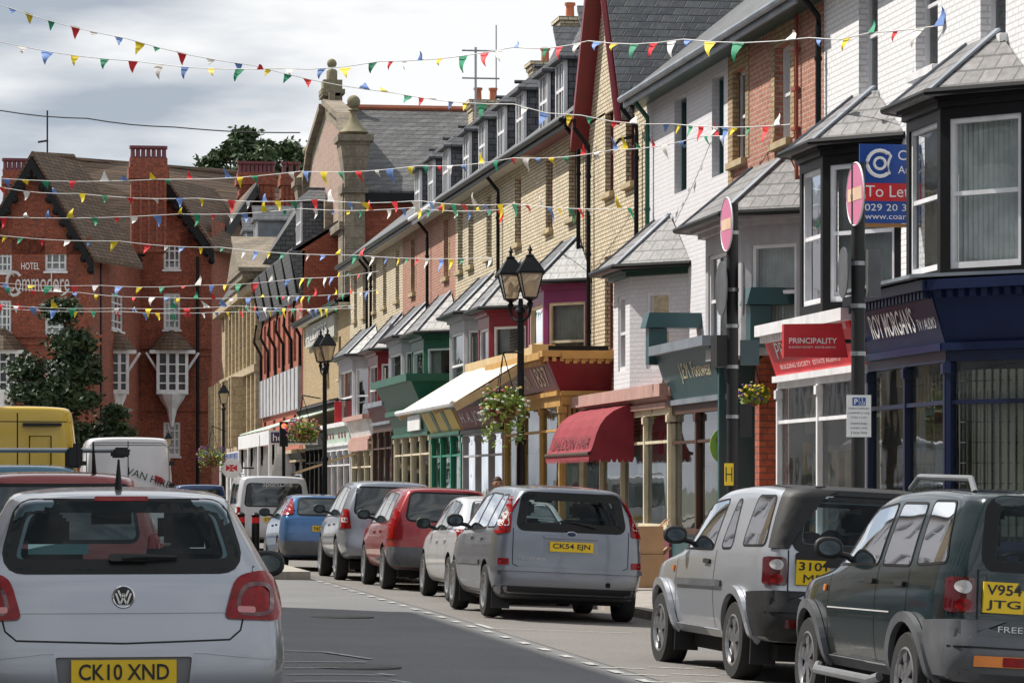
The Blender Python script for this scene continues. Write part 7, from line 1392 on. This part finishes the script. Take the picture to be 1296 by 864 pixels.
# ================================================================ person behind the people carrier
q = F(630, 603, 38.5 / KF * 1.235 * 1.0); P('skin', (.42, .22, .15), .6); P('hair', (.07, .035, .02), .8); P('shirt', (.05, .06, .09), .85)
def person(x, y, z, h, label):
    t = thing('person', label, 'person', (x, y, z)); me = bpy.data.meshes.new('body'); k = h / 1.75
    V = [(0, 0, .95), (0, 0, 1.2), (0, 0, 1.42), (0, 0, 1.5), (0, -.01, 1.56), (-.18, 0, 1.42), (-.24, .02, 1.14), (-.22, -.06, .90), (.18, 0, 1.42), (.24, .02, 1.14), (.22, -.06, .90), (-.1, 0, .9), (-.11, -.02, .5), (-.11, 0, .08), (-.11, -.14, .04), (.1, 0, .9), (.11, .02, .5), (.11, .04, .08), (.11, -.1, .04)]
    R = [.15, .16, .15, .06, .055, .065, .045, .032, .065, .045, .032, .1, .065, .045, .04, .1, .065, .045, .04]
    me.from_pydata([tuple(c * k for c in v) for v in V], [(0, 1), (1, 2), (2, 3), (3, 4), (2, 5), (5, 6), (6, 7), (2, 8), (8, 9), (9, 10), (0, 11), (11, 12), (12, 13), (13, 14), (0, 15), (15, 16), (16, 17), (17, 18)], []); o = bpy.data.objects.new('body', me); C.objects.link(o); o.modifiers.new('s', 'SKIN'); me.skin_vertices[0].data[0].use_root = True
    for i, r in enumerate(R): me.skin_vertices[0].data[i].radius = (r * k, r * k * .8)
    o.modifiers.new('u', 'SUBSURF').levels = 2; m2 = eval_mesh(o); bpy.data.objects.remove(o); m2.materials.clear(); m2.materials.append(M['shirt']); m2.polygons.foreach_set('use_smooth', [True] * len(m2.polygons)); ob = bpy.data.objects.new('body', m2); C.objects.link(ob); ob.parent = t
    b = MB(); b.ball((0, 0, 1.645 * k), .105 * k, 14, (.78, .92, 1.12)); b.ball((0, -.1 * k, 1.635 * k), .018, 6, (.8, 1, 1.3)); b.ball((-.085 * k, 0, 1.64 * k), .028, 6, (.4, .8, 1.2)); b.ball((.085 * k, 0, 1.64 * k), .028, 6, (.4, .8, 1.2)); hd = b.build('head', M['skin'], t, local=True, smooth=True)
    b = MB(); b.ball((0, .012, 1.675 * k), .108 * k, 12, (.80, .93, 1.05)); b.v = [v if v.z > 1.68 * k or v.y > .02 else Vector((v.x * .9, v.y * .8, v.z)) for v in b.v]; b.build('hair', M['hair'], hd, local=True, smooth=True)
    b = MB(); b.box(-.055, -.025, -.097 * k, -.085, 1.655 * k, 1.667 * k); b.box(.025, .055, -.097 * k, -.085, 1.655 * k, 1.667 * k); b.box(-.03, .03, -.098 * k, -.085, 1.585 * k, 1.592 * k); b.build('eyes_and_mouth', M['hair'], hd, local=True)
person(8.6, (FPX * 8.6 / (CA * 630) - 8.6 * SA) / CA, gz(KX) + .12, 1.68, 'person on the pavement whose short haired head shows over the people carrier roof')
# ================================================================ bunting
P('flag_red', (.80, .03, .04), .7, emit=0); P('flag_yellow', (.85, .65, .02), .7); P('flag_green', (.02, .30, .15), .7); P('flag_blue', (.16, .28, .62), .7); P('flag_white', (.82, .80, .76), .7); P('cord', (.6, .6, .6), .7)
FC = ['flag_red', 'flag_white', 'flag_blue', 'flag_yellow', 'flag_green']
def bunting(label, pts, spacing, size, seed, flags=True, r=.008):
    """pts = photo column, row and depth of points along the cord"""
    rn = random.Random(seed); W_ = [F(*p) for p in pts]; t = thing('bunting_string' if flags else 'overhead_wire', label, 'bunting' if flags else 'wire', W_[0], 0, 'strings of bunting over the street' if flags else None)
    q = [W_[0]]
    for a, b_ in zip(W_, W_[1:]):
        k = max(2, int((b_ - a).length / .6)); q += [a.lerp(b_, i / k) - Vector((0, 0, .06 * sin(pi * i / k))) for i in range(1, k + 1)]
    b = MB(); b.tube(q, r, 4); b.build('cord', M['cord'] if flags else M['black_plastic'], t)
    if not flags: return
    d = 0; nxt = spacing * .5; ci = rn.randrange(5)
    for a, b_ in zip(q, q[1:]):
        L_ = (b_ - a).length
        while d + L_ > nxt:
            c = a.lerp(b_, (nxt - d) / L_); u = (b_ - a).normalized(); w_ = size * (.65 + .6 * rn.random()); lift = rn.random(); sw = rn.uniform(-.9, .7); up = rn.random() < .22
            dn = Vector((u.x * sw, rn.uniform(-.9, .9), 0)) * .5 + Vector((0, 0, (.8 if up else -1) * (.45 + .6 * lift))); dn = dn.normalized() * w_ * (1.0 if rn.random() < .8 else .6)
            fb = MB(); n_ = 5; vs = []; fn = Vector((rn.uniform(-1, 1), rn.uniform(-1, 1), .1)) * w_ * .12; k0 = u.cross(dn).normalized()
            for j in range(n_ + 1):
                f = j / n_; hw = w_ / 2 * (1 - f * .96); mid = c + dn * f + k0 * sin(f * 4 + seed) * w_ * .13
                vs += [mid - u * hw, mid + fn * sin(pi * f + .6) * .8, mid + u * hw]
            fb.add(vs, [(3 * j + i, 3 * j + i + 1, 3 * j + i + 4, 3 * j + i + 3) for j in range(n_) for i in range(2)])
            if rn.random() < .94: fb.build('flag', M[FC[ci % 5]], t, smooth=True, sharp=80)
            ci += 1; nxt += spacing * (.72 + .56 * rn.random())
        d += L_
bunting('highest bunting string sloping down right from the top left corner to the red brick house', [(-40, 0, 52), (0, 6, 52), (160, 49, 51), (321, 83, 50), (500, 118, 49), (650, 132, 47), (735, 146, 46), (850, 157, 45), (1017, 156, 41)], 0.53, 0.22, 1)
bunting('second high bunting string crossing the sky and the white brick house', [(-40, 46, 50), (0, 53, 50), (175, 78, 49), (350, 87, 47), (480, 78, 46), (650, 60, 43), (745, 52, 41), (865, 50, 39), (1024, 48, 37), (1100, 42, 36), (1300, 8, 33)], 0.61, 0.23, 2)
bunting('plain thin overhead wire sagging above the hotel roofs', [(-40, 138, 90), (0, 140, 90), (110, 150, 90), (220, 161, 90), (380, 168, 90)], 1, 1, 3, False, .02)
bunting('bunting string crossing the hotel chimneys at the height of the terrace dormers', [(-40, 226, 62), (0, 226, 62), (200, 227, 61), (380, 217, 58), (530, 210, 55), (650, 200, 52), (775, 190, 49), (890, 172, 46), (1030, 160, 41.4)], 0.60, 0.25, 4)
bunting('bunting string just below the hotel roof ridges ending on the white house', [(-40, 234, 70), (0, 237, 70), (100, 245, 69), (250, 251, 67), (400, 253, 64), (530, 254, 61), (650, 258, 57), (815, 263, 51)], 0.71, 0.28, 5)
bunting('bunting string crossing the hotel gables under the chimney bases', [(-40, 276, 74), (0, 275, 74), (225, 271, 71), (380, 264, 68), (520, 263, 64), (640, 265, 60)], 0.74, 0.27, 6)
bunting('bunting string above the hotel name letters', [(-40, 296, 82), (0, 298, 82), (150, 305, 80), (280, 313, 78), (450, 323, 72), (625, 326, 65)], 0.81, 0.29, 7)
bunting('bunting string crossing the first row of hotel windows from the far terrace', [(-40, 357, 92), (0, 358, 92), (125, 361, 91), (250, 361, 89), (380, 352, 86), (480, 343, 80)], 0.84, 0.29, 8)
bunting('bunting string passing close under the hotel name', [(-40, 360, 96), (0, 362, 96), (100, 370, 95), (200, 376, 93), (350, 375, 89), (480, 367, 80)], 0.87, 0.30, 9)
bunting('second lowest bunting string across the hotel brickwork', [(-40, 385, 100), (0, 386, 100), (150, 390, 98), (300, 387, 95), (450, 390, 86)], 0.93, 0.31, 10)
bunting('lowest bunting string across the hotel brickwork', [(-40, 390, 106), (0, 390, 106), (150, 394, 104), (280, 395, 100), (450, 386, 90)], 0.93, 0.32, 11)
